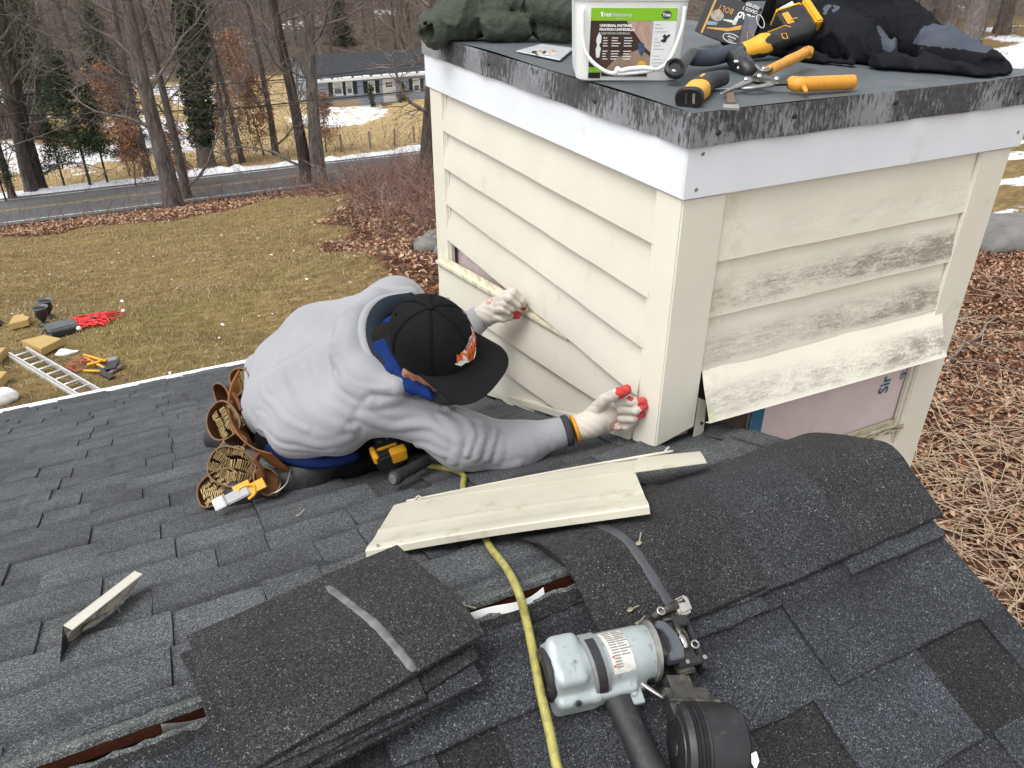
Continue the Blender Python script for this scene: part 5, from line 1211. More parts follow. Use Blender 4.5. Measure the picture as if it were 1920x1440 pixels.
badge('badge_field', sc([(-21, -4), (-13, -1), (-12, 5), (-3, 8), (6, 11), (16, 9), (22, 12), (18, 4), (14, -2), (12, -9), (4, -14), (-4, -12), (-9, -9), (-14, -10)]), MWTHREAD, .0012)
badge('badge_blue', sc([(-7, 7.0), (5, 10), (15, 8.5), (15, 6.5), (4, 7.6), (-7, 4.6)]), MBTHREAD, .0016)
badge('badge_ball', sc([(9.0*math.cos(t)+3, 9.0*math.sin(t)-4.5) for t in np.linspace(0, 2*math.pi, 15)[:-1]]), MORANGE, .0019)
for pl in ([(-5.5, -4.2), (11.5, -3.6), (11.5, -4.6), (-5.5, -5.2)], [(2.4, 4.2), (3.4, 4.2), (4.2, -13), (3.2, -13)], [(-3, 0), (-2, 1), (-1, -9), (-2, -9.5)], [(8.6, 1), (9.4, 0), (8.8, -9.6), (8, -9)]): badge('badge_ball_line', sc(pl), MCAPF, .0022)
for i, chh in enumerate('KNICKS'):
    x = -15.5+6.0*i; y = 1.0+.55*i; k2 = 1.0+.07*i
    textmesh('badge_letter', chh, 12.5*k2*S_, MORANGE, (x*S_, .040+y*S_, 0), (1, .13, 0), (0, 1, 0), cap, bold=.0007, wrap=lambda P: onc(P[:, :2], .0027), shear=.12)
textmesh('badge_letters', 'NEW YORK', 3.2*S_, MWTHREAD, (3.5*S_, .040+8.1*S_, 0), (1, .1, 0), (0, 1, 0), cap, wrap=lambda P: onc(P[:, :2], .0021))
b = B(); b.tube([crown(math.pi*.86+.1*i, .012+.0*i, .0012) for i in range(6)], .0032, 6, flat=.5); b.build('rear_stitching', MORANGE, cap)
# trousers and boots
hR, hL = at(550, 800, 2.10), at(520, 735, 2.26); kR, kL = onfar(728, 838, .060), onfar(800, 800, .08); aR, aL = onfar(585, 884, .040), onfar(470, 818, .04)
def trousers(P):
    d = smin(chain(P, [hR, kR], [.080, .058], .02), chain(P, [hL, kL], [.088, .066], .02), .05); d = smin(d, chain(P, [kR, aR], [.054, .040], .02), .02); d = smin(d, chain(P, [kL, aL], [.062, .045], .02), .02); d = smin(d, seg(P, hR, hL, .09), .05)
    return d+.005*np.sin((P@V3((.8, .3, .5)))*70+2.5*wav(P, 12, 4))+.002*wav(P, 40, 6)
L_ = np.array([hR, hL, kR, kL, aR, aL]); link('trousers', snet(trousers, L_.min(0)-.12, L_.max(0)+.12, .011, 'trousers', True, [MPANT]), None, person)
for a_, k_ in ((aR, kR), (aL, kL)):
    d = a_-k_; d /= np.linalg.norm(d); A_ = frame(NF, d); c0 = a_+d*.09
    f = lambda P: smin(rbox(P, c0-NF*.004, (.125, .046, .040), .034, A_), seg(P, a_+NF*.012, a_-d*.06+NF*.03, .052, .054), .03)+.0015*wav(P, 50, 3)
    bo = link('boot', snet(f, c0-.22, c0+.22, .010, 'boot', True, [MBLKR]), None, person)
    b = B()
    for i in range(7): b.obox(c0+d*(-.10+.033*i)-NF*.040, A_[0], A_[1], A_[2], (.012, .040, .007))
    b.build('sole_lugs', MBLKR, bo)
b = B(); b.tube(spline([at(505, 838, 1.985), at(540, 858, 1.955), at(590, 868, 1.935), at(640, 862, 1.925), at(670, 850, 1.92)], 6), .016, 8); b.build('shirt_tail', fabric('dark_blue_shirt', (.006, .016, .07), .25, .85, 700, .2), person, smooth=True)
# gloves
def hand(name, segs, palm, tips, A, lo, hi, res=.0029, cut=None):
    def f(P):
        d = None
        for c, r in palm: e = ell(P, c, r, A); d = e if d is None else smin(d, e, .016)
        for pts, rad in segs: d = smin(d, chain(P, pts, rad, .004), .0032)
        if cut: d = np.maximum(d, (P-cut[0])@cut[1])
        return d+.0007*np.sin(P@V3((300, 120, 260)))+.0009*wav(P, 130, 3)
    tips = [(V3(t), r) for t, r in tips]
    def mf(c):
        m = np.zeros(len(c), int)
        for t, r in tips: m[np.linalg.norm(c-t, axis=1) < r*(1+.15*np.sin(c[:, 0]*300)+.15*np.sin(c[:, 2]*410))] = 1
        return m
    return link(name, snet(f, lo, hi, res, name, True, [MGLOVE, MRED], mf), None, person)
def O(x, y, v): return onX(x, y, v)
wr = at(1085, 802, 1.898); A1 = frame(np.cross(O(1150, 800, -.07)-wr, O(1150, 740, -.07)-wr), O(1165, 772, -.07)-wr)
pc = O(1134, 783, -.075)
hsegs = [([O(1160, 752, -.062), O(1184, 753, -.052), O(1205, 752, -.030)], [.0125, .0112, .0095]), ([O(1166, 768, -.058), O(1192, 768, -.046), O(1207, 762, -.028)], [.0125, .0115, .0095]),
         ([O(1166, 785, -.056), O(1188, 783, -.044), O(1203, 776, -.027)], [.0120, .0110, .0092]), ([O(1158, 800, -.056), O(1176, 798, -.044), O(1190, 790, -.028)], [.0110, .0100, .0085]),
         ([at(1114, 772, 1.895), O(1134, 749, -.088), O(1158, 738, -.078), O(1175, 731, -.070)], [.0165, .0150, .0135, .0115]), ([wr, at(1115, 792, 1.90)], [.031, .034])]
g1 = hand('glove', hsegs, [(pc, (.046, .038, .021)), (at(1118, 786, 1.90), (.034, .034, .022))], [(O(1175, 731, -.070), .0285), (O(1162, 752, -.055), .012), (O(1205, 752, -.030), .016), (O(1206, 763, -.029), .015), (O(1202, 777, -.029), .014)], A1, pc-.125, pc+.125, cut=(at(1079, 804, 1.897), (wr-at(1115, 792, 1.90))/np.linalg.norm(wr-at(1115, 792, 1.90))))
dW = (wr-at(1115, 792, 1.90)); dW /= np.linalg.norm(dW); b = B(); b.lathe(at(1079, 804, 1.897)-dW*.004, dW, [(.031, 0), (.0345, .002), (.0345, .007), (.031, .009)], 24); b.build('glove_hem', pm('orange_hem', (.62, .27, .02), .8, .15, 60), g1, smooth=True)
cP = at(1157, 801, ((O(1157, 801, -.090)-CAM)@_f))
def ring_on(cx, cy, v, rx, ry, rad, n=20): return [O(cx+rx*math.cos(t), cy+ry*math.sin(t), v-.006*math.cos(2*t)) for t in np.linspace(0, 2*math.pi, n)]
MPRINT = pm('red_print', (.42, .09, .09), .8, .3, 120)
def print_on(o, polys, w):
    """thin printed line that hugs the glove"""
    from mathutils.bvhtree import BVHTree
    bvh = BVHTree.FromPolygons([v.co for v in o.data.vertices], [p_.vertices for p_ in o.data.polygons])
    b = B()
    for pl in polys:
        P = []
        for x, y in pl:
            r_ = ray(x, y); h = bvh.ray_cast(Vector(CAM), Vector(r_/np.linalg.norm(r_)))
            if h[0] is not None: P.append(V3(h[0])+V3(h[1])*.0003)
        if len(P) > 2: b.tube(P, w, 5, flat=.5)
    if b.v: b.build('printed_mark', MPRINT, o)
circ = lambda cx, cy, rx, ry, n=26, ro=0: [(cx+rx*math.cos(t)*math.cos(ro)-ry*math.sin(t)*math.sin(ro), cy+rx*math.cos(t)*math.sin(ro)+ry*math.sin(t)*math.cos(ro)) for t in np.linspace(0, 2*math.pi, n)]
print_on(g1, [circ(1155, 802, 11, 13), circ(1156, 802, 8, 9.5), [(1150, 795), (1157, 809), (1162, 796)], [(1150, 795), (1153, 800), (1157, 797), (1162, 796)]], .0011)
wl = O(896, 600, -.118); pl_ = O(926, 580, -.095); A2 = frame(np.cross(O(945, 555, -.09)-wl, O(945, 600, -.09)-wl), O(950, 570, -.08)-wl)
lsegs = [([O(938, 554, -.088), O(962, 549, -.072), O(977, 562, -.050), O(981, 576, -.034)], [.0145, .0135, .0120, .0105]), ([O(934, 562, -.092), O(955, 559, -.085), O(971, 572, -.060)], [.014, .013, .0115]),
         ([O(932, 572, -.095), O(948, 570, -.092), O(960, 578, -.075)], [.013, .012, .011]), ([O(928, 582, -.1), O(944, 580, -.098), O(953, 585, -.085)], [.012, .011, .010]),
         ([O(918, 592, -.105), O(943, 596, -.088), O(958, 592, -.066), O(970, 591, -.052)], [.0165, .0145, .013, .0115]), ([wl, O(915, 588, -.105)], [.033, .036])]
g2 = hand('glove', lsegs, [(pl_, (.044, .036, .026)), (O(915, 588, -.105), (.034, .036, .028))], [(O(970, 591, -.052), .017), (O(981, 576, -.034), .016)], A2, pl_-.125, pl_+.125)
print_on(g2, [circ(918, 562, 5, 9, 20, .5), circ(918, 562, 2.5, 5, 16, .5)], .0013)
# tool belt with pouches of collated nails
belt = empty('tool_belt', onfar(440, 930), 'brown leather tool belt with open pouches full of nails on the kneeling person', 'tool belt')
def nails_in(b, c, A, w, h, rows, seed, L=.030):
    g = np.random.default_rng(seed); A = np.array(A)
    for r in range(rows):
        n = int(w/.0042); y = -h/2+h*(r+.5)/rows
        for i in range(n):
            x = -w/2+w*(i+.5)/n; yy = y+.06*h*math.sin(i*.35+r*1.3)+g.normal(0, .0012); lean = .18*math.sin(i*.28+r*.9)+g.normal(0, .06)
            p = c+A[0]*x+A[1]*yy+A[2]*(.004*math.sin(i*.4+r)); q = p+(A[1]*.85+A[0]*lean+A[2]*.15)*h/rows*.86
            b.tube([p, q], [.00155, .00155], 5); b.tube([q, q+(q-p)*.06], [.0028, .0028], 6)
def pouch(c, nrm, wide, w, d, depth, mat, nl=3, seed=0, fill=.4, nw=.85):
    A = frame(nrm, wide); c = V3(c); n = 28
    def ringp(s, dz, k=1.0, sh=0.): return [c+A[0]*(w/2*s*math.copysign(abs(math.cos(t))**.8, math.cos(t)))+A[1]*(d/2*s*k*math.copysign(abs(math.sin(t))**.85, math.sin(t))+sh)+A[2]*(dz+.006*math.sin(2*t+seed)) for t in np.linspace(0, 2*math.pi, n+1)[:-1]]
    b = B(); b.rings([ringp(.45, -depth, .5), ringp(.80, -depth*.92, .75), ringp(.93, -depth*.6, .95), ringp(.97, -depth*.2), ringp(1.0, 0), ringp(.955, .001), ringp(.92, -depth*.25), ringp(.86, -depth*.6, .9), ringp(.55, -depth*.85, .7)])
    o = b.build('pouch', mat, belt, smooth=True, angle=.9)
    b = B(); rp = ringp(.985, .002); b.tube(rp+[rp[0]], .0028, 6); b.build('stitched_rim', MSTITCH, o, smooth=True)
    if nl: b = B(); nails_in(b, c-A[2]*depth*fill, A, w*nw*.8, d*nw*.82, nl, seed); s = b.build('collated_nails', MBRASS, o); s['kind'] = 'stuff'
    return o
def tilt(x, y, z): return -vd*z+_r*x-_u*y      # direction in right/down/towards terms
pouch(at(450, 716, 2.13), tilt(-.45, -.35, .75), _r*.6-_u*.8, .085, .060, .10, MLEA, 3, 1, .08, 1.0)
pouch(at(414, 742, 2.16), tilt(-.4, -.2, .7), _r*.6-_u*.8, .075, .045, .08, MLEA, 0, 2)
pouch(at(417, 790, 2.04), tilt(-.30, -.35, .80), _r*.62-_u*.78, .112, .088, .11, MLEA, 3, 3, .12, .98)
pouch(at(433, 876, 1.93), tilt(-.15, -.35, .85), _r*.85-_u*.35, .125, .095, .10, MLEA, 3, 4, .03, 1.1)
pouch(at(408, 915, 1.925), tilt(-.30, -.30, .85), _r*.80+_u*.45, .120, .080, .06, MLEA, 4, 5, .15, .98)
pouch(at(500, 902, 1.905), tilt(.25, -.35, .75), _r*.5-_u*.85, .070, .055, .065, MLEA, 0, 6)
b = B(); R = []
for p, w in zip(spline([at(462, 705, 2.16), at(447, 742, 2.13), at(447, 790, 2.06), at(466, 830, 1.985), at(496, 856, 1.935), at(530, 868, 1.925)], 5), np.linspace(.026, .040, 26)):
    nrm = p-hipC; nrm /= np.linalg.norm(nrm); R.append([p+bk*w, p+bk*w+nrm*.005, p-bk*w+nrm*.005, p-bk*w])
b.rings(R); b.build('belt_strap', MLEAT, belt, smooth=True, angle=.8)
for pts in ([at(480, 868, 1.885), at(486, 852, 1.88), at(478, 862, 1.87), at(490, 880, 1.875), at(496, 898, 1.885)], [at(438, 738, 2.09), at(446, 752, 2.07), at(452, 770, 2.05)], [at(444, 812, 2.0), at(462, 826, 1.96), at(458, 838, 1.95)]):
    b = B(); b.tube(spline(pts, 5), .0055, 7); b.build('lace', MLEA, belt, smooth=True)
b = B(); P = [at(478, 880, 1.89), at(500, 880, 1.885), at(526, 896, 1.90), at(524, 930, 1.905), at(498, 932, 1.90), at(478, 915, 1.885)]; b.prism(P, tilt(0, .2, -1)*.02); b.build('holster', MLEA, belt, bevel=.005)
b = B(); b.tube(spline([at(505, 925, 1.90), at(520, 922, 1.895), at(538, 905, 1.91), at(545, 880, 1.94)], 6), .0022, 6); b.build('steel_ring', MSTEEL, belt, smooth=True)
# utility knife stuck in the pouch
kn = empty('utility_knife', at(445, 930, 1.87), 'grey and yellow utility knife stuck in the lowest belt pouch', 'knife')
d0, d1 = at(408, 946, 1.85), at(468, 918, 1.875); dd = (d1-d0); Ln = np.linalg.norm(dd); A = frame(tilt(0, -.25, 1), dd)
b = B(); b.obox((d0+d1)/2, A[0], A[1], A[2], (Ln/2, .0125, .008)); b.build('body', pm('grey_die_cast', (.36, .36, .36), .4, .1, 40, metal=.4), kn, bevel=.003)
b = B(); b.obox(d0+A[0]*.006+A[2]*.0005, A[0], A[1], A[2], (.014, .0145, .0095)); b.build('end_cap', pm('pale_grey_cap', (.55, .55, .55), .4, .06, 40), kn, bevel=.002)
e0 = at(452, 918, 1.862); b = B(); b.tube(spline([at(443, 934, 1.862), at(452, 914, 1.862), at(474, 910, 1.868), at(478, 924, 1.868), at(466, 936, 1.862)], 5), .004, 7); b.obox(at(478, 914, 1.880), A[0], A[1], A[2], (.026, .012, .012)); b.obox(at(452, 910, 1.872), A[0], A[1], A[2], (.020, .005, .006)); b.build('grip', MYEL, kn, smooth=False)
# ------------------------------------------------------------------ things lying on the roof
# hammer half under the man's arm
ham = empty('hammer', onfar(735, 905), 'black rubber gripped hammer lying under the person\'s arm', 'hammer')
h0, h1 = onfar(737, 898, .040), onfar(812, 858, .045); d = (h1-h0)/np.linalg.norm(h1-h0)
b = B(); b.lathe(h0, d, [(.013, 0), (.0175, .003), (.0180, .012), (.0155, .022), (.0135, .04), (.0140, .07), (.0135, .12)], 18); b.build('grip', MBLKR, ham, smooth=True, angle=.7)
b = B(); b.lathe(h0-d*.0012, -d, [(.0125, 0), (.0118, .0012)], 16); b.build('end_disc', pm('grey_rubber', (.12, .12, .13), .6, .2, 60), ham)
b = B(); b.tube([h0+d*.12, h0+d*.27], [.0105, .0095], 10); b.build('handle', MDKMET, ham, smooth=True)
hh = h0+d*.27; s_ = np.cross(d, NF); b = B(); b.tube([hh-s_*.055, hh-s_*.02, hh+s_*.02], [.015, .012, .012], 12); b.tube(spline([hh+s_*.02, hh+s_*.06-NF*.004, hh+s_*.10-NF*.022], 4), list(np.linspace(.012, .005, 9)), 8); b.build('head', MSTEEL, ham, smooth=True)
# compact driver under the arm
dr = empty('cordless_driver', onfar(730, 870), 'yellow and black cordless driver lying under the person\'s chest', 'cordless tool')
A = frame(NF+V3((-.1, -.5, 0)), onfar(760, 850)-onfar(715, 862)); c = onfar(728, 852, .075)
b = B(); b.obox(c, A[0], A[1], A[2], (.034, .028, .024)); b.build('battery', MBLK, dr, bevel=.006)
b = B(); b.obox(c+A[0]*.020-A[1]*.019+A[2]*.010, A[0], A[1], A[2], (.020, .012, .018)); b.obox(c-A[0]*.034+A[2]*.012, A[0], A[1], A[2], (.006, .022, .012)); b.obox(c+A[2]*.026, A[0], A[1], A[2], (.026, .005, .003)); b.build('yellow_shell', MYEL, dr, bevel=.003)
b = B(); b.tube([c+A[1]*.02, c+A[1]*.13], [.018, .021], 12); b.build('handle', MBLK, dr, smooth=True); b = B(); b.tube([c+A[1]*.14-A[0]*.05, c+A[1]*.14+A[0]*.06, c+A[1]*.14+A[0]*.09], [.028, .027, .012], 14); b.build('motor_housing', MYEL, dr, smooth=True)
# loose siding offcut with a notched tongue
off = empty('siding_offcut', onfar(950, 960), 'long cream siding offcut with a notched tongue lying across the ridge', 'siding')
hS = .022
E0, E1 = onpl(686, 1034, (0, PIT, 1), .020), onpl(1217, 948, (0, PIT, 1), .080)          # lower lip, near edge
T0, T1 = onpl(738, 948, (0, PIT, 1), .022), onpl(1190, 882, (0, PIT, 1), .068)
TT0, TT1 = onpl(1262, 846, (0, PIT, 1), .030), onpl(1323, 868, (0, PIT, 1), .026)
def sheet(b, F, nu, nv, th):
    V = [[V3(F(i/nu, j/nv)) for j in range(nv+1)] for i in range(nu+1)]; P = []; Q = []
    nrm = np.cross(V[-1][0]-V[0][0], V[0][-1]-V[0][0]); nrm /= np.linalg.norm(nrm); nrm *= np.sign(nrm[2])
    for s in (0, 1):
        for r in V:
            for p in r: P.append(p-nrm*th*s)
    n = nv+1; m = (nu+1)*n
    for i in range(nu):
        for j in range(nv): a = i*n+j; Q.append((a, a+n, a+n+1, a+1)); Q.append((m+a, m+a+1, m+a+n+1, m+a+n))
    for i in range(nu):
        for a, c in ((i*n, (i+1)*n), ((i+1)*n+nv, i*n+nv)): Q.append((a, m+a, m+c, c))
    for j in range(nv):
        for a, c in ((j+1, j), (nu*n+j, nu*n+j+1)): Q.append((a, m+a, m+c, c))
    b.add(P, Q); return nrm
Lx = (E1-E0)
def fl(u, v):     # u along, v across from the lip; two-lap profile
    p = (E0*(1-u)+E1*u)*(1-v)+(T0*(1-u)+T1*u)*v
    prof = .004*math.exp(-((v-.06)/.10)**2)+.0035*max(0, 1-abs(v-.46)/.10)*(v < .46)+.003*math.sin(u*4)
    return p+NF*prof
b = B(); nS = sheet(b, fl, 30, 26, .0016)
def fl2(u, v):
    a0, a1 = T0*(1-.0)+0, T1; lo_ = T0*(1-u)+onpl(1190, 882, (0, PIT, 1), .068)*u; up = onpl(760, 940, (0, PIT, 1), .024)*(1-u)+onpl(1196, 856, (0, PIT, 1), .062)*u
    return lo_*(1-v)+up*v+NF*(.0008-.002*v+.003*math.sin(u*4))
sheet(b, fl2, 30, 5, .0016)
q0, q1, q2, q3 = onpl(1188, 886, (0, PIT, 1), .0688), onpl(1325, 868, (0, PIT, 1), .060), onpl(1312, 847, (0, PIT, 1), .056), onpl(1196, 858, (0, PIT, 1), .0632)
sheet(b, lambda u, v: (q0*(1-u)+q1*u)*(1-v)+(q3*(1-u)+q2*u)*v+NF*(.001+.003*math.sin(math.pi*v)), 8, 5, .0016)
pn = b.build('panel', MVDIM, off, smooth=True, angle=.5)
b = B(); Rr_ = []
for i in range(31):
    u = i/30; p = V3(fl(u, 0)); out = (E0-T0); out /= np.linalg.norm(out); Rr_.append([p+NF*.0005, p+out*.003-NF*.002, p+out*.003-NF*.014, p-NF*.015, p-NF*.0125])
b.rings(Rr_); b.build('locking_lip', MVDIM, off, smooth=True, angle=.6)
b = B(); b.tube(spline([onpl(762, 940, (0, PIT, 1), .026), onpl(1000, 892, (0, PIT, 1), .033), onpl(1196, 857, (0, PIT, 1), .065), onpl(1262, 846, (0, PIT, 1), .062)], 8), .003, 6); b.tube(spline([onpl(778, 937, (0, PIT, 1), .028), onpl(784, 930, (0, PIT, 1), .034), onpl(792, 934, (0, PIT, 1), .030)], 4), .0016, 5); b.tube([onpl(1245, 848, (0, PIT, 1), .034), onpl(1255, 838, (0, PIT, 1), .042)], .0025, 5); b.build('nail_hem', MVDIM, off, smooth=True)
for x, y in ((752, 1017), (708, 1022)):
    p = V3(onpl(x, y, (0, PIT, 1), .032)); b = B(); b.lathe(p, NF-V3((0, .6, 0)), [(.0035, 0), (.0025, .0012)], 10); b.build('rivet', MSTEEL, off)
# small piece of corner channel
sc_ = empty('channel_scrap', onfar(180, 1150), 'short scrap of cream siding channel lying on the left shingles', 'siding')
e0, e1 = onfar(118, 1172, .055), onfar(252, 1070, .050); f0, f1 = onfar(122, 1206, .020), onfar(240, 1108, .014); g1_ = onfar(212, 1122, .010)
b = B(); dd = f0-e0; b.prism([e0, e1, e1+V3((.013, -.012, -.003)), e0+V3((.013, -.014, -.003))], V3((0, 0, -.002))); b.prism([e0, e1, e1+V3((.002, .004, -.016)), e0+V3((-.002, -.004, -.018))], V3((.0015, 0, 0))); b.build('face_strip', MVIN, sc_, bevel=.0006)
b = B(); b.prism([e0+V3((.010, -.008, -.006)), e1+V3((.010, -.006, -.006)), onfar(255, 1095, .018), onfar(215, 1140, .010), onfar(170, 1172, .008), onfar(135, 1180, .012), onfar(122, 1208, .012)], V3((.0, 0, -.0018))); b.build('flange', pm('grimy_vinyl', (.60, .56, .44), .5, .12, 20, dirt=(.10, .08, .055), dirtscale=22, dirtlo=.50, dirthi=.64), sc_)
b = B(); b.prism([e0, e0+V3((-.004, -.010, -.045)), onfar(112, 1248, .006), onfar(120, 1205, .018)], V3((.0022, .001, 0))); b.build('torn_end', MDKMET, sc_)
p = onfar(214, 1130, .016); b = B(); b.lathe(p, NF, [(.0065, 0), (.0065, .0012), (.004, .002)], 12); b.cyl(p, onfar(226, 1150, .004), .0016, 6); b.build('nail', MSTEEL, sc_)
# ridge shingles waiting in a loose pile, bent over the ridge
MPILE = MSHC
def pile_sheet(cx, wx, yF, yN, lift, rot, seed, tip=0.0, left=0.0):
    g = np.random.default_rng(seed); nu, nv = 16, 22
    def F(u, v):
        x = cx+(u-.5)*wx; w = yF+(yN-yF)*v; x2 = cx+(x-cx)*math.cos(rot)-w*math.sin(rot); w2 = (x-cx)*math.sin(rot)+w*math.cos(rot)
        z = RZ-(math.sqrt(w2*w2+.025**2)-.025)*PIT*.62+lift+tip*max(0, v-.5)*2+left*(1-u)+.0016*math.sin(u*4+seed)+.0012*math.sin(v*5+seed*2)
        return (x2, RY+w2, max(z, (znear(RY+w2) if w2 < 0 else zfar(RY+w2))+.009))
    b = B(); sheet(b, F, nu, nv, .0055); return b, F
PS = [(-.868, .32, .12, -.140, .018, .12, 1, .004, .0, 'lowest ridge shingle of the loose pile, showing only its right corner'), (-.872, .33, .13, -.134, .025, .06, 2, .006, .0, 'second ridge shingle of the loose pile, seen under the front edge'), (-.878, .33, .13, -.128, .032, .18, 3, .006, .0, 'third ridge shingle of the loose pile'), (-.915, .26, .10, -.128, .039, .03, 4, .004, -.004, 'ridge shingle sticking out left at the bottom of the loose pile'), (-.860, .34, .16, -.106, .048, .15, 5, .008, -.010, 'top ridge shingle of the loose pile, with a pale sealing strip')]
for i, a in enumerate(PS):
    b, F = pile_sheet(*a[:9]); o = b.build('ridge_shingle', (MSHC, MSHN, MSHC, MSHCB, MSHCB)[i]); tag(o, a[9], 'shingle', 'loose ridge shingles')
    if i == 4:
        R = []; g = np.random.default_rng(3)
        for k in range(26):
            t = k/25; u = .60+.08*t; v = .12+.87*t; w = .019*(.85+.25*g.random())*(1 if 0 < k < 25 else .6); r = []
            for s, h in ((-1, .0004), (-.5, .0014), (.5, .0014), (1, .0004)):
                p = V3(F(u+s*w, v-.1*s*w)); r.append(p+V3((0, 0, h)))
            R.append(r+[r[3]-V3((0, 0, .003)), r[0]-V3((0, 0, .003))])
        bb_ = B(); bb_.rings(R); bb_.build('sealant_strip', MTARL, o, smooth=True)
# air hose
hp_ = [onfar(864, 886, .012), onfar(868, 915, .014), onfar(880, 960, .014), onfar(905, 1000, .016), onpl(922, 1030, (0, PIT, 1), .018), onpl(950, 1066, (0, PIT, 1), .022), onpl(972, 1110, (0, PIT, 1), .026), V3(at(986, 1160, 1.17)), V3(at(998, 1215, 1.125)), V3(at(1012, 1290, 1.078)), V3(at(1030, 1370, 1.035)), V3(at(1047, 1450, .995)), V3(at(1075, 1560, .95))]
hp_ = [hp_[0]+V3((-.05, .12, -.04))]+hp_
b = B(); b.tube(spline(hp_, 8), .0066, 12); tag(b.build('air_hose', MHOSE, smooth=True), 'olive yellow air hose running over the ridge past the nail gun', 'hose')
# ------------------------------------------------------------------ coil nail gun on the near slope
gun = empty('nail_gun', onnear(1180, 1330), 'pale green pneumatic coil nail gun with black handle and round magazine', 'nail gun')
a0, a1 = onnear(1026, 1262, .048), onnear(1250, 1213, .052); gx = (a1-a0)/np.linalg.norm(a1-a0); gn = NN-gx*(NN@gx); gn /= np.linalg.norm(gn); gy = np.cross(gn, gx); gy *= -np.sign(gy[1]); GA = np.array([gx, gy, gn]); GL = float(np.linalg.norm(a1-a0))
def G(x, y, z): return a0+gx*x+gy*y+gn*z      # along, down-slope, up
def body(P):
    d = seg(P, G(.030, 0, 0), G(.135, 0, .001), .0385, .0375)
    d = np.maximum(d, -((P-a0)@gx-.0)); d = np.maximum(d, (P-a0)@gx-.152)
    d2 = np.maximum(seg(P, G(.0, 0, 0), G(.16, 0, 0), .0385, .0375), np.maximum(-((P-a0)@gx), (P-a0)@gx-.156))
    d = smin(d, d2, .004)
    d = smin(d, rbox(P, G(.032, .028, -.014), (.032, .025, .024), .010, GA), .008)          # rear lower housing
    d = smin(d, rbox(P, G(.088, .026, -.010), (.034, .026, .020), .008, GA), .010)
    d = smin(d, rbox(P, G(.118, .030, -.014), (.020, .018, .012), .004, GA), .006)
    d = smin(d, rbox(P, G(.024, -.002, .006), (.024, .037, .0345), .012, GA), .006)          # squared head
    return d
gb = link('body', snet(body, np.minimum(a0, a1)-.10, np.maximum(a0, a1)+.10, .0026, 'body', True, [MGUN]), None, gun)
b = B(); b.lathe(G(.001, .002, 0), -gx, [(.037, 0), (.037, .005), (.033, .009), (.020, .010), (.018, .006)], 26); b.build('end_cap', MBLK, gb, smooth=True, angle=.6)
for t in (.6, 2.2, 3.8, 5.4):
    b = B(); p = G(-.006, .002+.029*math.cos(t), .029*math.sin(t)); b.lathe(p, -gx, [(.0038, 0), (.0036, .004)], 6); b.build('cap_bolt', MDKMET, gb)
# steel strap clamp with dark inlay
R = []; 
for t in np.linspace(-2.0, .9, 18): R.append([G(x, -.0425*math.cos(t+1.57+.0)*-1, .0) for x in (0,)])
def arc(x, r, t): return G(x, r*math.sin(t), r*math.cos(t))
b = B(); b.rings([[arc(.060+s*.011+.012*(t+.2)*.4, rr, t) for s, rr in ((-1, .038), (-1, .0465), (1, .0465), (1, .038))] for t in np.linspace(-.75, 1.75, 18)]); b.build('strap', pm('grey_cast_strap', (.27, .28, .28), .45, .12, 40, .1, 120, .001, .4, dirt=(.1, .1, .1), dirtscale=50, dirtlo=.55, dirthi=.7), gb, smooth=True, angle=.7)
b = B(); b.rings([[arc(.060+s*.0065+.012*(t+.2)*.4, rr, t) for s, rr in ((-1, .046), (-1, .0475), (1, .0475), (1, .046))] for t in np.linspace(-.45, 1.5, 14)]); b.build('strap_inlay', MBLKR, gb, smooth=True, angle=.7)
for t in (-.72, 1.75):
    b = B(); b.cyl(arc(.045, .040, t), arc(.056, .040, t), .005, 10); b.build('strap_bolt', MDKMET, gb)
# warning label wrapped on the barrel
MLAB = pm('worn_label', (.60, .59, .55), .5, .10, 40, dirt=(.35, .30, .22), dirtscale=40, dirtlo=.5, dirthi=.7)
b = B(); b.rings([[arc(.0980+s*.0165+.004*t, rr, t) for s, rr in ((-1, .0372), (-1, .0396), (1, .0396), (1, .0372))] for t in np.linspace(-.85, .85, 16)]); lb = b.build('warning_label', MLAB, gb, smooth=True, angle=.7)
b = B()
for k in range(15):
    t0 = -.78+.098*k
    for x0, x1 in ((.0865, .0975), (.099, .112)) if k < 11 else ((.0865, .0965),):
        jit = .003*((k*7) % 3-1) if x1 > .1 else 0; b.rings([[arc(x+.004*t0, rr, tt) for tt, rr in ((t0, .0395), (t0, .0399), (t0+.045, .0399), (t0+.045, .0395))] for x in np.linspace(x0, x1+jit, 5)])
b.build('label_print', pm('grey_print', (.20, .19, .18), .6, .3, 200), lb)
b = B(); b.rings([[arc(x+.002, rr, tt) for tt, rr in ((.22, .0395), (.22, .0400), (.60, .0400), (.60, .0395))] for x in (.083, .0868)]); b.build('red_panel', MRED, lb)
b = B(); b.lathe(G(.152, 0, .001), gx+gy*.05, [(.040, 0), (.0435, .002), (.0435, .007), (.036, .010), (.028, .011)], 30); b.build('front_plate', MSTEEL, gun, smooth=True, angle=.5)
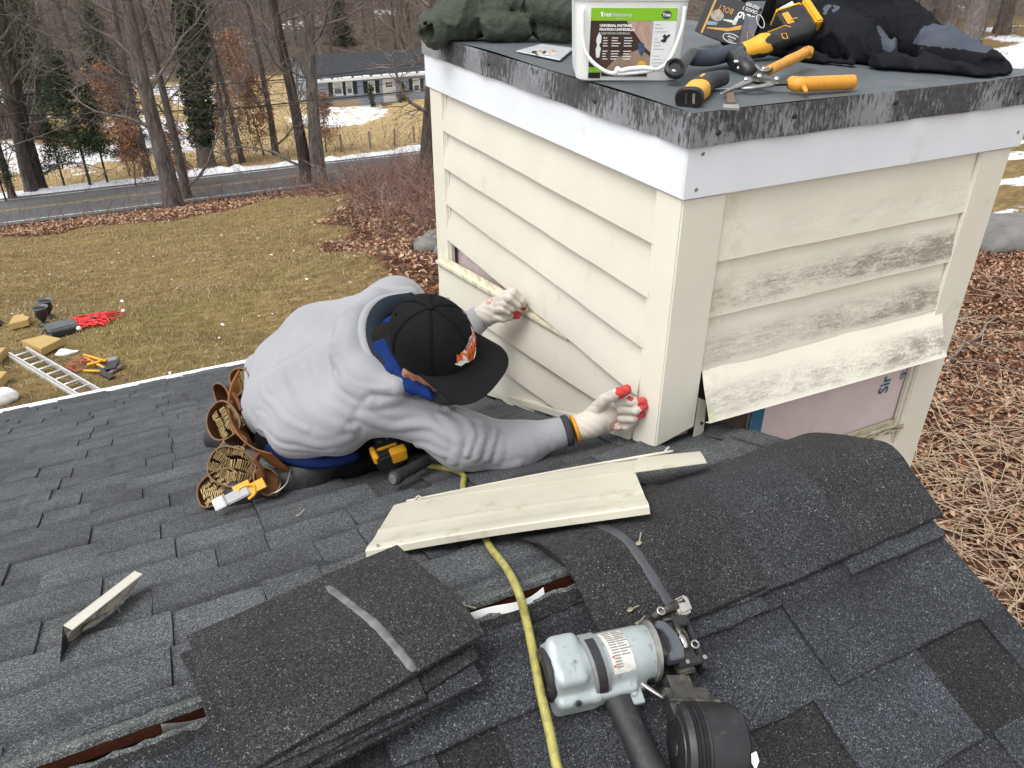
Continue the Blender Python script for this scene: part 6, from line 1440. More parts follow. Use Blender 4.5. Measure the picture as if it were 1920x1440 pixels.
# C shaped guard, nose, feed mechanism
b = B(); poly = [(.170, -.030), (.182, -.026), (.192, -.006), (.194, .018), (.190, .030), (.168, .030), (.168, .020), (.176, .016), (.178, .0), (.174, -.014), (.164, -.020)]
b.prism([G(x, y, .012) for x, y in poly], gn*.022); b.build('guard_bracket', pm('slate_guard', (.075, .082, .095), .5, .15, 50, .1, 200, .0006), gun, bevel=.0015)
b = B(); b.obox(G(.168, -.002, 0), gx, gy, gn, (.014, .022, .020)); b.obox(G(.196, -.022, -.004), gx, gy, gn, (.022, .013, .014)); b.obox(G(.215, -.002, -.010), gx, gy, gn, (.010, .036, .012)); b.obox(G(.198, .022, -.008), gx, gy, gn, (.014, .022, .014)); b.build('nose_block', MDKMET, gun, bevel=.0025)
b = B(); b.obox(G(.228, -.004, -.006), gx, gy, gn, (.004, .048, .014)); b.obox(G(.206, .030, .006), gx, gy, gn, (.020, .006, .006)); b.obox(G(.190, .006, .008), gx, gy, gn, (.006, .020, .008)); b.obox(G(.216, -.028, .010), gx, gy, gn, (.010, .008, .007)); b.build('feed_frame', MBLK, gun, bevel=.0018)
for px2, py2 in ((.190, -.010), (.216, -.030), (.228, .030), (.200, .031), (.172, .010)):
    b = B(); b.lathe(G(px2, py2, .0135), gn, [(.0036, 0), (.0034, .003), (.0018, .0032)], 6); b.build('nose_bolt', MDKMET if py2 < 0 else MSTEEL, gun)
b = B(); b.tube([G(.178, -.045, .006), G(.205, -.050, .010), G(.232, -.056, .010)], [.006, .007, .009], 10); b.tube([G(.206, -.040, .012), G(.207, .012, .012)], .0052, 10); b.tube([G(.188, -.034, .014), G(.214, -.034, .014)], .003, 8); b.build('drive_rod', MDKMET, gun, smooth=True)
b = B(); b.obox(G(.228, -.050, .004), gx+gy*-.25, gy, gn, (.012, .014, .014)); b.build('contact_tip', pm('scuffed_steel', (.48, .46, .42), .45, .2, 60, .3, 150, .001, .6, dirt=(.12, .1, .08), dirtscale=60, dirtlo=.5, dirthi=.65), gun, bevel=.004)
b = B(); b.tube([G(.206, -.010, .0125), G(.206, .012, .0125)], .0056, 12); b.build('feed_piston', MCHROME, gun, smooth=True)
for c_ in (G(.190, -.048, .016), G(.224, .008, .010)):
    b = B(); b.tube([c_+(gx*math.cos(t)+gy*math.sin(t))*.0055 for t in np.linspace(0, 2*math.pi, 14)], .0018, 6); b.build('eye_bolt', MSTEEL, gun, smooth=True)
b = B(); sp_ = [G(.128+.040*k/60, .034+.0065*math.cos(k*.75), -.004+.0065*math.sin(k*.75)) for k in range(61)]; b.tube(sp_, .0014, 5); b.build('spring', MBLK, gun, smooth=True)
b = B(); b.tube(spline([G(.128, .036, -.004), G(.136, .050, .0), G(.150, .066, .002), G(.160, .072, .0)], 5), list(np.linspace(.0042, .0022, 16)), 7, flat=.6); b.build('trigger', MSTEEL, gun, smooth=True)
b = B(); b.obox(G(.112, .052, -.006), gx, gy, gn, (.013, .015, .006)); b.lathe(G(.112, .052, .001), gn, [(.006, 0), (.005, .002)], 12); b.build('trigger_bracket', MGUN, gun, bevel=.003)
b = B(); b.lathe(G(.028, .052, .010), gn+gy*.8, [(.005, 0), (.0045, .002), (.0022, .0021), (.002, .0)], 12); b.build('housing_screw', MDKMET, gun)
# handle
h0, h1 = G(.092, .050, -.012), onnear(1252, 1500, .040); hd = (h1-h0)/np.linalg.norm(h1-h0); HAx = frame(gn, hd)
b = B(); R = []
for t in np.linspace(0, 1, 12):
    c_ = h0+(h1-h0)*t-gn*.004*math.sin(t*3); w = .022-.003*math.sin(t*math.pi)+.002*t; R.append([c_+HAx[1]*w*math.cos(q)*(.98)+gn*.017*math.sin(q) for q in np.linspace(0, 2*math.pi, 21)[:-1]])
b.rings(R); b.build('handle', MBLKR, gun, smooth=True, angle=.8)
# magazine
mc = onnear(1330, 1402, .055); mx = gx*.97+gn*.05+gy*.22; mx /= np.linalg.norm(mx)
m0 = mc-mx*.045; b = B(); b.lathe(m0, mx, [(.040, -.002), (.046, .0), (.054, .002), (.057, .008), (.0585, .010), (.0555, .012), (.0585, .014), (.0555, .0165), (.059, .019), (.056, .022), (.059, .024), (.056, .027), (.059, .030), (.0575, .032), (.0575, .074), (.054, .082), (.044, .088), (.0, .089)], 44); b.build('magazine', MBLK, gun, smooth=True, angle=.55)
b = B(); b.lathe(m0+mx*.0, -mx, [(.045, 0), (.044, .002), (.030, -.001), (.012, -.002), (.010, .003), (.0, .0035)], 30); b.build('magazine_lid', pm('scuffed_black', (.022, .022, .022), .35, .4, 50, .3, 90, .001, dirt=(.10, .09, .075), dirtscale=35, dirtlo=.5, dirthi=.7), gun, smooth=True, angle=.5)
b = B(); b.obox(m0+mx*.035+gy*-.055+gn*.006, mx, gy, gn, (.030, .020, .014)); b.obox(m0+mx*.030+gy*-.072+gn*.010, mx, gy, gn, (.016, .020, .012)); b.tube([m0+mx*.005-gy*.058+gn*.02, m0+mx*.075-gy*.056+gn*.018, m0+mx*.082-gy*.03+gn*.03], .004, 8); b.build('magazine_neck', MDKMET, gun, bevel=.0)
b = B(); tt = .25; cc = m0+mx*.079; P = [cc+(gn*math.cos(t)+(-gy)*-math.sin(t))*.0575+mx*dx for t, dx in ((.75, -.004), (.55, .002), (.35, .001), (.40, -.006), (.6, -.008))]; b.prism(P, (gn*.8+gy*.5)*.0015); b.build('white_sticker', MWHT, gun)

# ------------------------------------------------------------------ things on the chimney top
ZT1 = ZT+.0035
# pail
pl = empty('plastic_pail', (.10, .38, ZT1), 'white square plastic pail of fasteners with a green and brown label', 'pail')
F0, F1 = V3((-.068, .332, ZT1)), V3((.136, .226, ZT1)); px_ = (F1-F0)/np.linalg.norm(F1-F0); py_ = np.cross((0, 0, 1), px_); PW = float(np.linalg.norm(F1-F0)); PH = .170; pc_ = (F0+F1)/2+py_*PW/2
def sq(w, z, r, n=7):
    o = []
    for cx, cy, t0 in ((1, 1, 0), (-1, 1, 1), (-1, -1, 2), (1, -1, 3)):
        for k in range(n): t = (t0+k/(n-1))*math.pi/2; o.append(pc_+px_*(cx*(w/2-r)+r*math.cos(t))+py_*(cy*(w/2-r)+r*math.sin(t))+V3((0, 0, z)))
    return o
b = B(); b.rings([sq(PW*.90, 0, .028), sq(PW*.955, .004, .032), sq(PW*.97, .012, .032), sq(PW*1.03, PH-.012, .036), sq(PW*1.06, PH-.010, .036), sq(PW*1.06, PH, .036)]); b.build('tub', MWHT, pl, smooth=True, angle=.6)
b = B(); b.rings([sq(PW*1.09, PH-.004, .040), sq(PW*1.09, PH+.008, .040), sq(PW*1.04, PH+.010, .036), sq(PW*1.02, PH+.005, .034)]); b.build('lid', MWHT, pl, smooth=True, angle=.6)
fn = -py_; lean = V3((0, 0, 1))+fn*.046
def L2(u, v, e=.0): return pc_+fn*(PW*.4805+e+.046*v)+px_*u+V3((0, 0, v))     # on the front face
def lpatch(name, u0, u1, v0, v1, mat, e, poly=None):
    pts = poly or [(u0, v0), (u1, v0), (u1, v1), (u0, v1)]; b = B(); b.prism([L2(u, v, e) for u, v in pts], fn*.0004); return b.build(name, mat, pl)
MGRN = pm('label_green', (.22, .50, .02), .35, .05, 20); MBRN = pm('label_brown', (.045, .024, .018), .35, .4, 18); MLW = pm('label_white', (.70, .71, .73), .35, .04, 20); MTXT = pm('label_text_white', (.75, .75, .75), .4, .05, 50); MTXG = pm('label_text_grey', (.38, .40, .42), .4, .1, 60)
ux0, ux1 = -.086, .092; sy = PH/.170
lpatch('label_header', ux0, ux1, .122, .146, MGRN, .0012); lpatch('label_photo', ux0, .044, .024, .1218, MBRN, .0012); lpatch('label_list', .0442, ux1, .024, .1218, MLW, .0012)
lpatch('label_foot', ux0, -.058, .020, .0305, MGRN, .0018); lpatch('label_foot', -.058, .040, .012, .0215, MBRN, .0014); lpatch('label_foot', ux0, -.060, .008, .0195, pm('label_black', (.012, .011, .011), .35, .2, 30), .0014)
lpatch('label_deck_picture', 0, 0, 0, 0, pm('pink_decking', (.42, .29, .235), .4, .25, 8, stretch=(40, 40, 6)), .0017, [(-.012, .1216), (.0438, .1216), (.0438, .060), (.030, .072)])
lpatch('label_deck_picture', 0, 0, 0, 0, pm('tan_decking', (.26, .19, .13), .4, .3, 10), .0017, [(-.050, .0245), (.0438, .0245), (.0438, .052), (.022, .068), (-.030, .048)])
lpatch('label_clip_picture', 0, 0, 0, 0, pm('blue_clip', (.05, .07, .16), .4, .3, 90), .0021, [(.016, .078), (.028, .080), (.032, .066), (.026, .052), (.019, .060)])
lpatch('label_seal', 0, 0, 0, 0, MYEL, .0021, [(.027+.010*math.cos(t), .034+.010*math.sin(t)) for t in np.linspace(0, 2*math.pi, 15)[:-1]])
lpatch('label_tool_picture', 0, 0, 0, 0, MBLK, .0017, [(.062, .084), (.068, .080), (.074, .081), (.076, .088), (.082, .094), (.080, .097), (.074, .093), (.070, .097), (.066, .092), (.069, .088)])
lpatch('label_white_figure', 0, 0, 0, 0, MLW, .0021, [(-.067, .100), (-.062, .092), (-.062, .080), (-.066, .075), (-.062, .068), (-.064, .050), (-.071, .050), (-.073, .066), (-.070, .075), (-.073, .084), (-.071, .092)])
def ptext(s, h, u, v, mat=MTXT, al='LEFT', bold=.0, e=.0022): textmesh('label_text', s, h, mat, L2(u, v, e), px_, lean, pl, bold=bold, align=al)
ptext('Trex', .0115, -.067, .1335, MTXT, bold=.0006); ptext('Hideaway', .0115, -.046, .1335, MLW, bold=.0); ptext('hidden fasteners', .0030, -.036, .1258, MLW)
lpatch('label_logo', 0, 0, 0, 0, pm('logo_grey', (.06, .07, .06), .4, .1, 50), .0017, [(.070+.0105*math.cos(t), .1335+.0082*math.sin(t)) for t in np.linspace(0, 2*math.pi, 21)[:-1]]); ptext('Trex', .0085, .070, .1335, MTXT, 'CENTER', .0004, .0028)
ptext('UNIVERSAL FASTENER', .0068, -.0670, .1125, MTXT, bold=.00035); ptext('FIXATION UNIVERSELLE', .0068, -.0670, .1050, MTXT, bold=.00035); ptext('SUJETADOR UNIVERSAL', .0058, -.0640, .0975, MLW)
b = B(); gg = random.Random(3)
for c0 in (-.058, -.040, -.014):
    for k in range(9):
        if k == 4: continue
        w = (.012 if c0 < -.05 else .019)*(.6+.4*gg.random()); v = .088-k*.0052; b.prism([L2(c0, v, .0021), L2(c0+w, v, .0021), L2(c0+w, v+.0016, .0021), L2(c0, v+.0016, .0021)], fn*.0002)
b.build('label_small_print', MTXT, pl)
b = B()
for k in range(13):
    if k in (3, 8): continue
    w = (.022 if k not in (0, 4, 9) else .012)*(.7+.5*gg.random())*(.6 if 3 < k < 7 else 1); v = .114-k*.0068; b.prism([L2(.049, v, .0017), L2(.049+w, v, .0017), L2(.049+w, v+.0014, .0017), L2(.049, v+.0014, .0017)], fn*.0002)
b.build('label_small_print', MTXG, pl)
b = B(); hpts = [L2(-.104, .150, .006), L2(-.101, .090, .010), L2(-.090, .055, .016), L2(-.060, .030, .022), L2(-.030, .021, .024), L2(.02, .024, .024), L2(.055, .030, .024), L2(.075, .040, .022), L2(.090, .065, .016), L2(.103, .110, .010), L2(.105, .150, .006)]
b.tube(spline(hpts, 6), .0042, 8); b.build('handle', MWHT, pl, smooth=True)
b = B(); b.tube(spline([L2(-.030, .0215, .025), L2(-.026, .031, .025), L2(-.020, .027, .025), L2(.0, .031, .025), L2(.03, .033, .025), L2(.052, .030, .025)], 5), .0050, 8); b.build('handle_grip', MWHT, pl, smooth=True)
# flat packet of hardware
pk = empty('hardware_packet', onZ(1005, 100, ZT1), 'clear flat packet of hardware lying left of the pail', 'packet')
c4 = [onZ(968, 97, ZT1+.003), onZ(1050, 114, ZT1+.003), onZ(1075, 92, ZT1+.004), onZ(1015, 84, ZT1+.004)]
b = B(); b.prism([p+V3((0, 0, .0)) for p in c4], (0, 0, .003)); b.build('bag', pm('clear_film', (.62, .64, .66), .2, .1, 40, .2, 60, .002, spec=.8), pk, bevel=.001)
for i in range(6):
    t = onZ(998+8*i, 98+4*math.sin(i*2), ZT1+.009); b = B(); b.cyl(t, t+V3((.012*math.cos(i), .014*math.sin(i*1.7), 0)), .003, 8); b.build('bolt', [MDKMET, MSTEEL, MYELD][i % 3], pk)
# olive padded jacket
oj = [onZ(815, 62, ZT+.045), onZ(862, 50, ZT+.065), onZ(905, 25, ZT+.08), onZ(985, 10, ZT+.08)]
def olive(P):
    d = chain(P, [at(822, 52, 2.33), at(870, 30, 2.33), at(925, 2, 2.36)], [.060, .072, .085], .03)              # sleeve
    d = smin(d, chain(P, [at(920, 0, 2.36), at(1000, -10, 2.35), at(1080, -20, 2.35)], [.085, .09, .09], .03), .02)
    d = smin(d, rbox(P, at(950, 50, 2.28), (.075, .036, .034), .026, frame((0, 0, 1), _r+V3((0, .1, 0)))), .008)  # pocket
    d = smin(d, rbox(P, at(925, 22, 2.30), (.05, .04, .03), .026, frame((0, 0, 1), _r)), .008)
    d = smin(d, chain(P, [at(1020, 12, 2.25), at(1075, 20, 2.22)], [.050, .050], .02), .010); d = smin(d, chain(P, [at(1020, 55, 2.29), at(1060, 60, 2.28)], [.032, .034], .02), .008)
    d = np.maximum(d, -ell(P, at(800, 60, 2.30), (.022, .030, .028)))
    w = wav(P, 26, 3, 5); r1 = 1-np.abs(np.sin(P@V3((18, 26, 14))+2.4*w)); r2 = 1-np.abs(np.sin(P@V3((-46, 22, 30))+2.6*wav(P, 34, 5, 5)))
    d = d-.0085*(r1**4)-.0060*(r2**4)+.002+.0022*wav(P, 30, 6)
    d = d+.006*np.exp(-(((P-at(812, 50, 2.33))@(_r))/.008)**2)
    return np.maximum(d, np.where((P[:, 0] > -.04) & (P[:, 1] < 1.38), ZT+.004-P[:, 2], -1))
o_ = snet(olive, at(950, 20, 2.3)-.36, at(950, 20, 2.3)+.40, .0062, 'padded_jacket', True, [MOLIVE]); tag(link('padded_jacket', o_), 'crumpled olive padded jacket left of the white pail', 'jacket')
# black softshell jacket with a grey sleeve panel
def jack(P):
    d = chain(P, [at(1445, -10, 2.25), at(1530, 5, 2.18), at(1610, 30, 2.10), at(1690, 62, 2.02), at(1770, 98, 1.93), at(1850, 126, 1.84), at(1872, 134, 1.81)], [.085, .088, .078, .066, .048, .036, .034], .03)
    d = smin(d, chain(P, [at(1480, 30, 2.18), at(1545, 52, 2.08), at(1600, 82, 2.0), at(1634, 98, 1.955)], [.070, .070, .060, .050], .03), .015)
    d = smin(d, chain(P, [at(1650, 122, 1.90), at(1740, 135, 1.86), at(1850, 147, 1.79)], [.030, .030, .026], .02), .012)
    d = smin(d, chain(P, [at(1390, 60, 2.2), at(1440, 85, 2.12), at(1520, 118, 1.98), at(1590, 128, 1.93)], [.055, .045, .026, .022], .03), .015)
    d = np.maximum(d, -ell(P, at(1868, 122, 1.78), (.030, .045, .012)))
    w = wav(P, 16, 13, 5); r1 = 1-np.abs(np.sin(P@V3((26, -16, 22))+2.2*w)); r2 = 1-np.abs(np.sin(P@V3((10, 40, 26))+2.6*wav(P, 28, 15, 5)))
    r3 = 1-np.abs(np.sin(P@V3((34, 30, -10))+2.0*wav(P, 20, 17, 5))); d = d-.013*(r1**3)-.008*(r2**4)-.007*(r3**4)+.005+.0016*wav(P, 40, 16)
    return np.maximum(d, np.where((P[:, 1] > -.05), ZT+.003-P[:, 2], -1))
def jmat(c):
    q = (c-CAM); z = q@_f; px = 960+FPX*(q@_r)/z; py = 720-FPX*(q@_u)/z
    k0, k1 = at(1735, 75, 1.95), at(1815, 100, 1.86)
    ax = (k1-k0); L = np.linalg.norm(ax); ax = ax/L; s = (c-k0)@ax; up = c[:, 2]
    m1 = (s > .0) & (s < L+.05) & (up > ZT+.045); e = at(1634, 98, 1.955); m2 = (np.linalg.norm(c-e, axis=1) < .062) & ((c-e)@(_r) > .006)
    m3 = np.linalg.norm(c-at(1555, 40, 2.05), axis=1) < .05
    return (m1 | m2 | m3).astype(int)
o_ = snet(jack, at(1650, 60, 2.0)-V3((.48, .5, .30)), at(1650, 60, 2.0)+V3((.48, .52, .26)), .0068, 'softshell_jacket', True, [MJACK, MJACKG], jmat); tag(link('softshell_jacket', o_), 'black and blue-grey softshell jacket heaped on the chimney top', 'jacket')
# deadbolt box, upside down, with its neighbour
MCARD = pm('black_card', (.012, .012, .013), .38, .3, 20); MCARDB = pm('blue_black_card', (.045, .052, .064), .4, .3, 14); MGOLD = pm('gold_print', (.50, .27, .04), .4, .15, 60)
bx = empty('deadbolt_box', onZ(1370, 100, ZT1), 'black deadbolt box standing upside down behind the pail', 'box')
c00, c10, c01 = at(1302, 58, 2.20), at(1392, 92, 2.12), at(1318, -22, 2.17); bxx = c10-c00; bw = float(np.linalg.norm(bxx)); bxx /= bw; bzz = c01-c00; bzz = bzz-bxx*(bzz@bxx); bh = float(np.linalg.norm(bzz)); bzz /= bh; bnn = np.cross(bxx, bzz); bnn *= -np.sign(bnn@_f)
b = B(); b.obox(c00+bxx*bw/2+bzz*bh/2-bnn*.032, bxx, bzz, bnn, (bw/2, bh/2, .032)); b.build('carton', MCARD, bx, bevel=.001)
def K(u, v, e=.0006): return c00+bxx*bw*u+bzz*bh*v+bnn*e
def kp(name, pts, mat, e=.0006): b = B(); b.prism([K(u, v, e) for u, v in pts], bnn*.0003); b.build(name, mat, bx)
kp('gold_stripe', [(.13, .02), (.17, .02), (.17, .98), (.13, .98)], MGOLD); kp('gold_swoosh', [(.20, .16), (.60, .26), (1.0, .52), (1.0, .66), (.60, .34), (.22, .19)], MGOLD)
kp('knob_picture', [(.30+.13*math.cos(t), .52+.13*math.sin(t)) for t in np.linspace(0, 6.283, 19)[:-1]], pm('picture_brass', (.25, .21, .17), .3, .5, 60)); kp('key_picture', [(.44, .50), (.62, .54), (.64, .66), (.70, .67), (.70, .46), (.64, .44), (.63, .48), (.44, .46)], pm('picture_silver', (.45, .45, .44), .3, .3, 60)); kp('blue_corner', [(.17, .24), (.36, .30), (.36, .38), (.17, .33)], pm('picture_blue', (.16, .24, .30), .3, .2, 60))
textmesh('box_text', 'DEAD', bh*.19, MTXT, K(.98, .72, .0012), -bxx, -bzz, bx, bold=.0006, align='LEFT'); textmesh('box_text', 'BOLT', bh*.19, MGOLD, K(.56, .72, .0012), -bxx, -bzz, bx, align='LEFT'); textmesh('box_text', 'GRADE 3', bh*.11, MTXT, K(.98, .88, .0012), -bxx, -bzz, bx, align='LEFT'); textmesh('box_text', 'PREMIER', bh*.11, MTXT, K(.98, .99, .0012), -bxx, -bzz, bx, align='LEFT')
b = B(); b.tube([K(.73+.17*math.cos(t), .14+.10*math.sin(t), .001) for t in np.linspace(0, 6.283, 24)], .0009, 5); b.build('oval_mark', MTXT, bx); textmesh('box_text', 'PREMIER', bh*.07, MTXT, K(.73, .17, .0012), -bxx, -bzz, bx, align='CENTER'); textmesh('box_text', 'LOCK', bh*.06, MTXT, K(.73, .09, .0012), -bxx, -bzz, bx, align='CENTER')
b2 = empty('leaning_carton', onZ(1420, 100, ZT1), 'dark blue-black carton leaning behind the deadbolt box', 'box')
q0, q1, q2, q3 = at(1385, 90, 2.08), at(1405, 92, 2.075), at(1436, 2, 2.08), at(1402, 2, 2.11)
b = B(); b.prism([q0, q1, q2, q3], _f*.05); b.build('carton', MCARDB, b2); q4, q5 = at(1440, 60, 2.14), at(1455, -10, 2.14); b = B(); b.prism([q1+_r*.0008, q4, q5, q2+_r*.0008], _f*.04); b.build('side_panel', MCARD, b2)
for cx, cy, m in ((1426, 40, MTXT), (1408, 72, MGOLD)):
    b = B(); b.tube([at(cx+7*math.cos(t)*.9+10*math.sin(t)*.35, cy+14*math.sin(t)*.9, 2.072+(.004 if m is MTXT else 0)) for t in np.linspace(0, 6.283, 24)], .0009, 5); b.build('oval_mark', m, b2)
# cordless tool with battery
tl = empty('cordless_tool', onZ(1470, 115, ZT1), 'yellow and black cordless tool with a large battery lying on the jacket', 'cordless tool')
t0, t1 = at(1392, 98, 1.98), at(1505, 72, 2.02); tx = (t1-t0)/np.linalg.norm(t1-t0); tA = frame(-_f+V3((0, 0, .55)), tx); tL = float(np.linalg.norm(t1-t0))
def Tt(x, y, z): return t0+tA[0]*x+tA[1]*y+tA[2]*z
def tbody(P):
    d = chain(P, [Tt(.0, 0, 0), Tt(.055, 0, .002), Tt(.11, .004, 0), Tt(tL, .006, 0)], [.021, .026, .024, .028], .01); return d+.0006*wav(P, 90, 3)
link('handle', snet(tbody, t0-.06, t1+.06, .0032, 'handle', True, [MBLK, MYEL], lambda c: ((((c-t0)@tA[0]) < .062+.012*np.sin(((c-t0)@tA[1])*160)) & (((c-t0)@tA[2]) > .006) & (((c-t0)@tA[0]) > .0)).astype(int)), None, tl)
b = B(); bc = Tt(tL-.010, .044, -.012); b.obox(bc, tA[0], tA[1], tA[2], (.040, .036, .030)); b.build('battery_case', MBLK, tl, bevel=.008, seg=3)
b = B(); b.obox(bc+tA[0]*.047+tA[2]*.002, tA[0], tA[1], tA[2], (.011, .040, .032)); b.obox(bc+tA[1]*.037, tA[0], tA[1], tA[2], (.036, .006, .026)); b.obox(bc+tA[0]*.058+tA[1]*.010, tA[0], tA[1], tA[2], (.004, .012, .018)); b.build('battery', MYEL, tl, bevel=.004)
b = B(); b.obox(bc+tA[2]*.0305-tA[0]*.024, tA[0], tA[1], tA[2], (.009, .018, .001)); b.build('battery_label', MYELD, tl)
for pts in ([Tt(.075, .020, .020), Tt(.10, .022, .020), Tt(.125, .024, .020), Tt(.130, .008, .028)], [Tt(.10, -.014, .022), Tt(.112, -.016, .020), Tt(.112, -.004, .026), Tt(.10, -.002, .026), Tt(.10, -.014, .022)], [Tt(.14, .03, .02), Tt(.15, .036, .022), Tt(.162, .03, .026)]):
    b = B(); b.tube(pts, .0014, 5); b.build('yellow_piping', MYEL, tl)
b = B(); cl = bc+tA[1]*.046+tA[2]*.014; b.obox(cl, tA[0]*.9+tA[2]*.3, tA[1], tA[2], (.022, .007, .0012)); b.obox(cl-tA[2]*.010-tA[0]*.006, tA[0], tA[1], tA[2], (.010, .003, .009)); b.build('belt_clip', MCHROME, tl, bevel=.0006); b = B(); b.lathe(cl-tA[2]*.006+tA[0]*.006, tA[2], [(.007, 0), (.006, .004)], 14); b.build('clip_screw', MCHROME, tl)
# black clamp jaw and glove-like wrench beside the pail
jw = empty('chain_wrench', onZ(1270, 150, ZT1), 'black steel wrench jaw lying against the right side of the pail', 'wrench')
j0 = at(1262, 138, 1.66)
b = B(); b.lathe(j0-_f*.01, -_f+V3((0, 0, .4)), [(.018, 0), (.022, .004), (.022, .016), (.016, .020), (.012, .012)], 22); b.tube(spline([j0+_u*.004, at(1278, 122, 1.68), at(1300, 96, 1.76)], 5), list(np.linspace(.016, .012, 11)), 10, flat=.6); b.build('jaw', MBLK, jw, smooth=True, angle=.7)
b = B(); b.lathe(j0+tilt(-.006, .004, .022), -_f, [(.006, 0), (.005, .002)], 14); b.lathe(j0+tilt(.012, .0, .018), -_f, [(.004, 0), (.003, .002)], 12); b.build('pin', MCHROME, jw)
b = B(); b.tube(spline([at(1300, 108, 1.80), at(1335, 108, 1.84), at(1370, 100, 1.90), at(1388, 112, 1.88), at(1402, 132, 1.80)], 5), list(np.linspace(.018, .022, 21)), 12); b.build('sleeve', MJACKG, jw, smooth=True); b = B(); b.tube([at(1376, 108, 1.86), at(1392, 122, 1.82), at(1408, 138, 1.78)], [.020, .021, .016], 14); b.build('collar', MBLK, jw, smooth=True)
for cx, cy in ((1380, 115), (1386, 127)): b = B(); b.obox(at(cx, cy, 1.80), _r, _u, _f, (.005, .003, .002)); b.build('rivet', MCHROME, jw, bevel=.001)
# yellow handled tool with its black foot towards us
yt = empty('bare_tool_handle', onZ(1300, 190, ZT1), 'yellow and black tool handle with its open foot hanging over the corner', 'cordless tool')
y0, y1 = at(1292, 184, 1.475), at(1345, 136, 1.68); yx = (y1-y0)/np.linalg.norm(y1-y0); yA = frame(yx, _r+_u*.1)
def oval(c, w, h, n=24, e=2.6): return [c+yA[0]*(w*math.copysign(abs(math.cos(t))**(2/e), math.cos(t)))+yA[1]*(h*math.copysign(abs(math.sin(t))**(2/e), math.sin(t))) for t in np.linspace(0, 2*math.pi, n+1)[:-1]]
b = B(); b.rings([oval(y0-yx*.002, .0265, .0195), oval(y0+yx*.004, .0275, .0205), oval(y0+yx*.012, .026, .019)]); b.build('foot', MBLK, yt, smooth=True, angle=.5)
b = B(); b.rings([oval(y0-yx*.0045, .0235, .0165), oval(y0-yx*.0022, .0255, .0185)]); b.build('socket', pm('deep_black', (.004, .004, .004), .35), yt, smooth=True, angle=.5)
for s in (-.004, .010): b = B(); b.obox(y0-yx*.0055+yA[0]*s, yA[0], yA[1], yx, (.0022, .009, .001)); b.build('contact', MDKMET if s < 0 else MSTEEL, yt)
b = B(); b.rings([oval(y0+yx*.012, .0235, .0175), oval(y0+yx*.05, .022, .019), oval(y0+yx*.085, .024, .020)]); b.build('yellow_shell', MYEL, yt, smooth=True, angle=.6)
b = B(); b.rings([oval(y0+yx*.080, .0245, .0205), oval(y0+yx*.12, .021, .020), oval(y0+yx*.16, .020, .018), oval(y0+yx*.20+_r*.02, .018, .016)]); b.build('rubber_grip', MBLKR, yt, smooth=True, angle=.6)
b = B(); b.obox(y0+yx*.115+yA[1]*.0205*np.sign(yA[1]@_u), yx, yA[0], yA[1], (.014, .003, .0008)); b.build('yellow_mark', MYEL, yt)
# aviation snips
sn = empty('aviation_snips', onZ(1450, 165, ZT1), 'aviation snips with yellow handles lying open on the chimney top', 'snips')
def Sz(x, y, h): return onZ(x, y, ZT+h)
b = B(); b.tube(spline([Sz(1484, 155, .022), Sz(1500, 158, .022), Sz(1550, 156, .020), Sz(1595, 154, .018), Sz(1606, 154, .018)], 5), [.0135]*3+[.0150]*5+[.0150]*8+[.0146, .0135, .011, .0075, .003], 12); b.tube([Sz(1506, 162, .020), Sz(1512, 172, .016)], [.006, .0035], 8); b.build('lower_handle', MYELD, sn, smooth=True)
b = B(); b.tube(spline([Sz(1442, 132, .030), Sz(1470, 118, .034), Sz(1500, 104, .038), Sz(1515, 95, .042), Sz(1520, 100, .038)], 5), [.0105]*6+[.012]*8+[.011]*4+[.007]*3, 12); b.tube(spline([Sz(1500, 104, .034), Sz(1518, 106, .030), Sz(1520, 98, .040)], 4), .0045, 8); b.build('upper_handle', MYELD, sn, smooth=True)
b = B(); b.tube(spline([Sz(1351, 176, .012), Sz(1372, 166, .016), Sz(1392, 158, .020), Sz(1412, 150, .022)], 5), list(np.linspace(.0016, .0100, 16)), 9, flat=.7); b.build('jaw', MSTEEL, sn, smooth=True)
b = B(); b.tube(spline([Sz(1338, 167, .010), Sz(1370, 166, .010), Sz(1405, 165, .016), Sz(1450, 158, .02)], 5), list(np.linspace(.0014, .0080, 16)), 8, flat=.6); b.build('jaw', MSTEEL, sn, smooth=True)
b = B(); b.tube([Sz(1400, 148, .022), Sz(1425, 152, .022), Sz(1460, 156, .022), Sz(1486, 155, .022)], [.011, .0125, .010, .009], 10, flat=.55); b.tube(spline([Sz(1415, 148, .026), Sz(1428, 136, .030), Sz(1445, 130, .032), Sz(1456, 124, .034)], 4), list(np.linspace(.010, .006, 13)), 10, flat=.6); b.build('linkage', MDKMET, sn, smooth=True, angle=.7)
for x, y, r in ((1424, 143, .0055), (1399, 149, .005), (1456, 148, .005), (1432, 129, .0045)):
    b = B(); b.lathe(Sz(x, y, .034), -_f+V3((0, 0, .6)), [(r, 0), (r*.9, .003), (r*.5, .0042)], 14); b.build('rivet', MCHROME, sn, smooth=True, angle=.6)
b = B(); b.tube(spline([Sz(1417, 122, .040), Sz(1424, 130, .038), Sz(1434, 133, .036), Sz(1446, 128, .036), Sz(1452, 121, .038)], 4), .0022, 7); b.build('latch', MSTEEL, sn, smooth=True)
cs = empty('cold_chisel', onZ(1368, 190, ZT1), 'rusty flat chisel end sticking out under the snips', 'chisel')
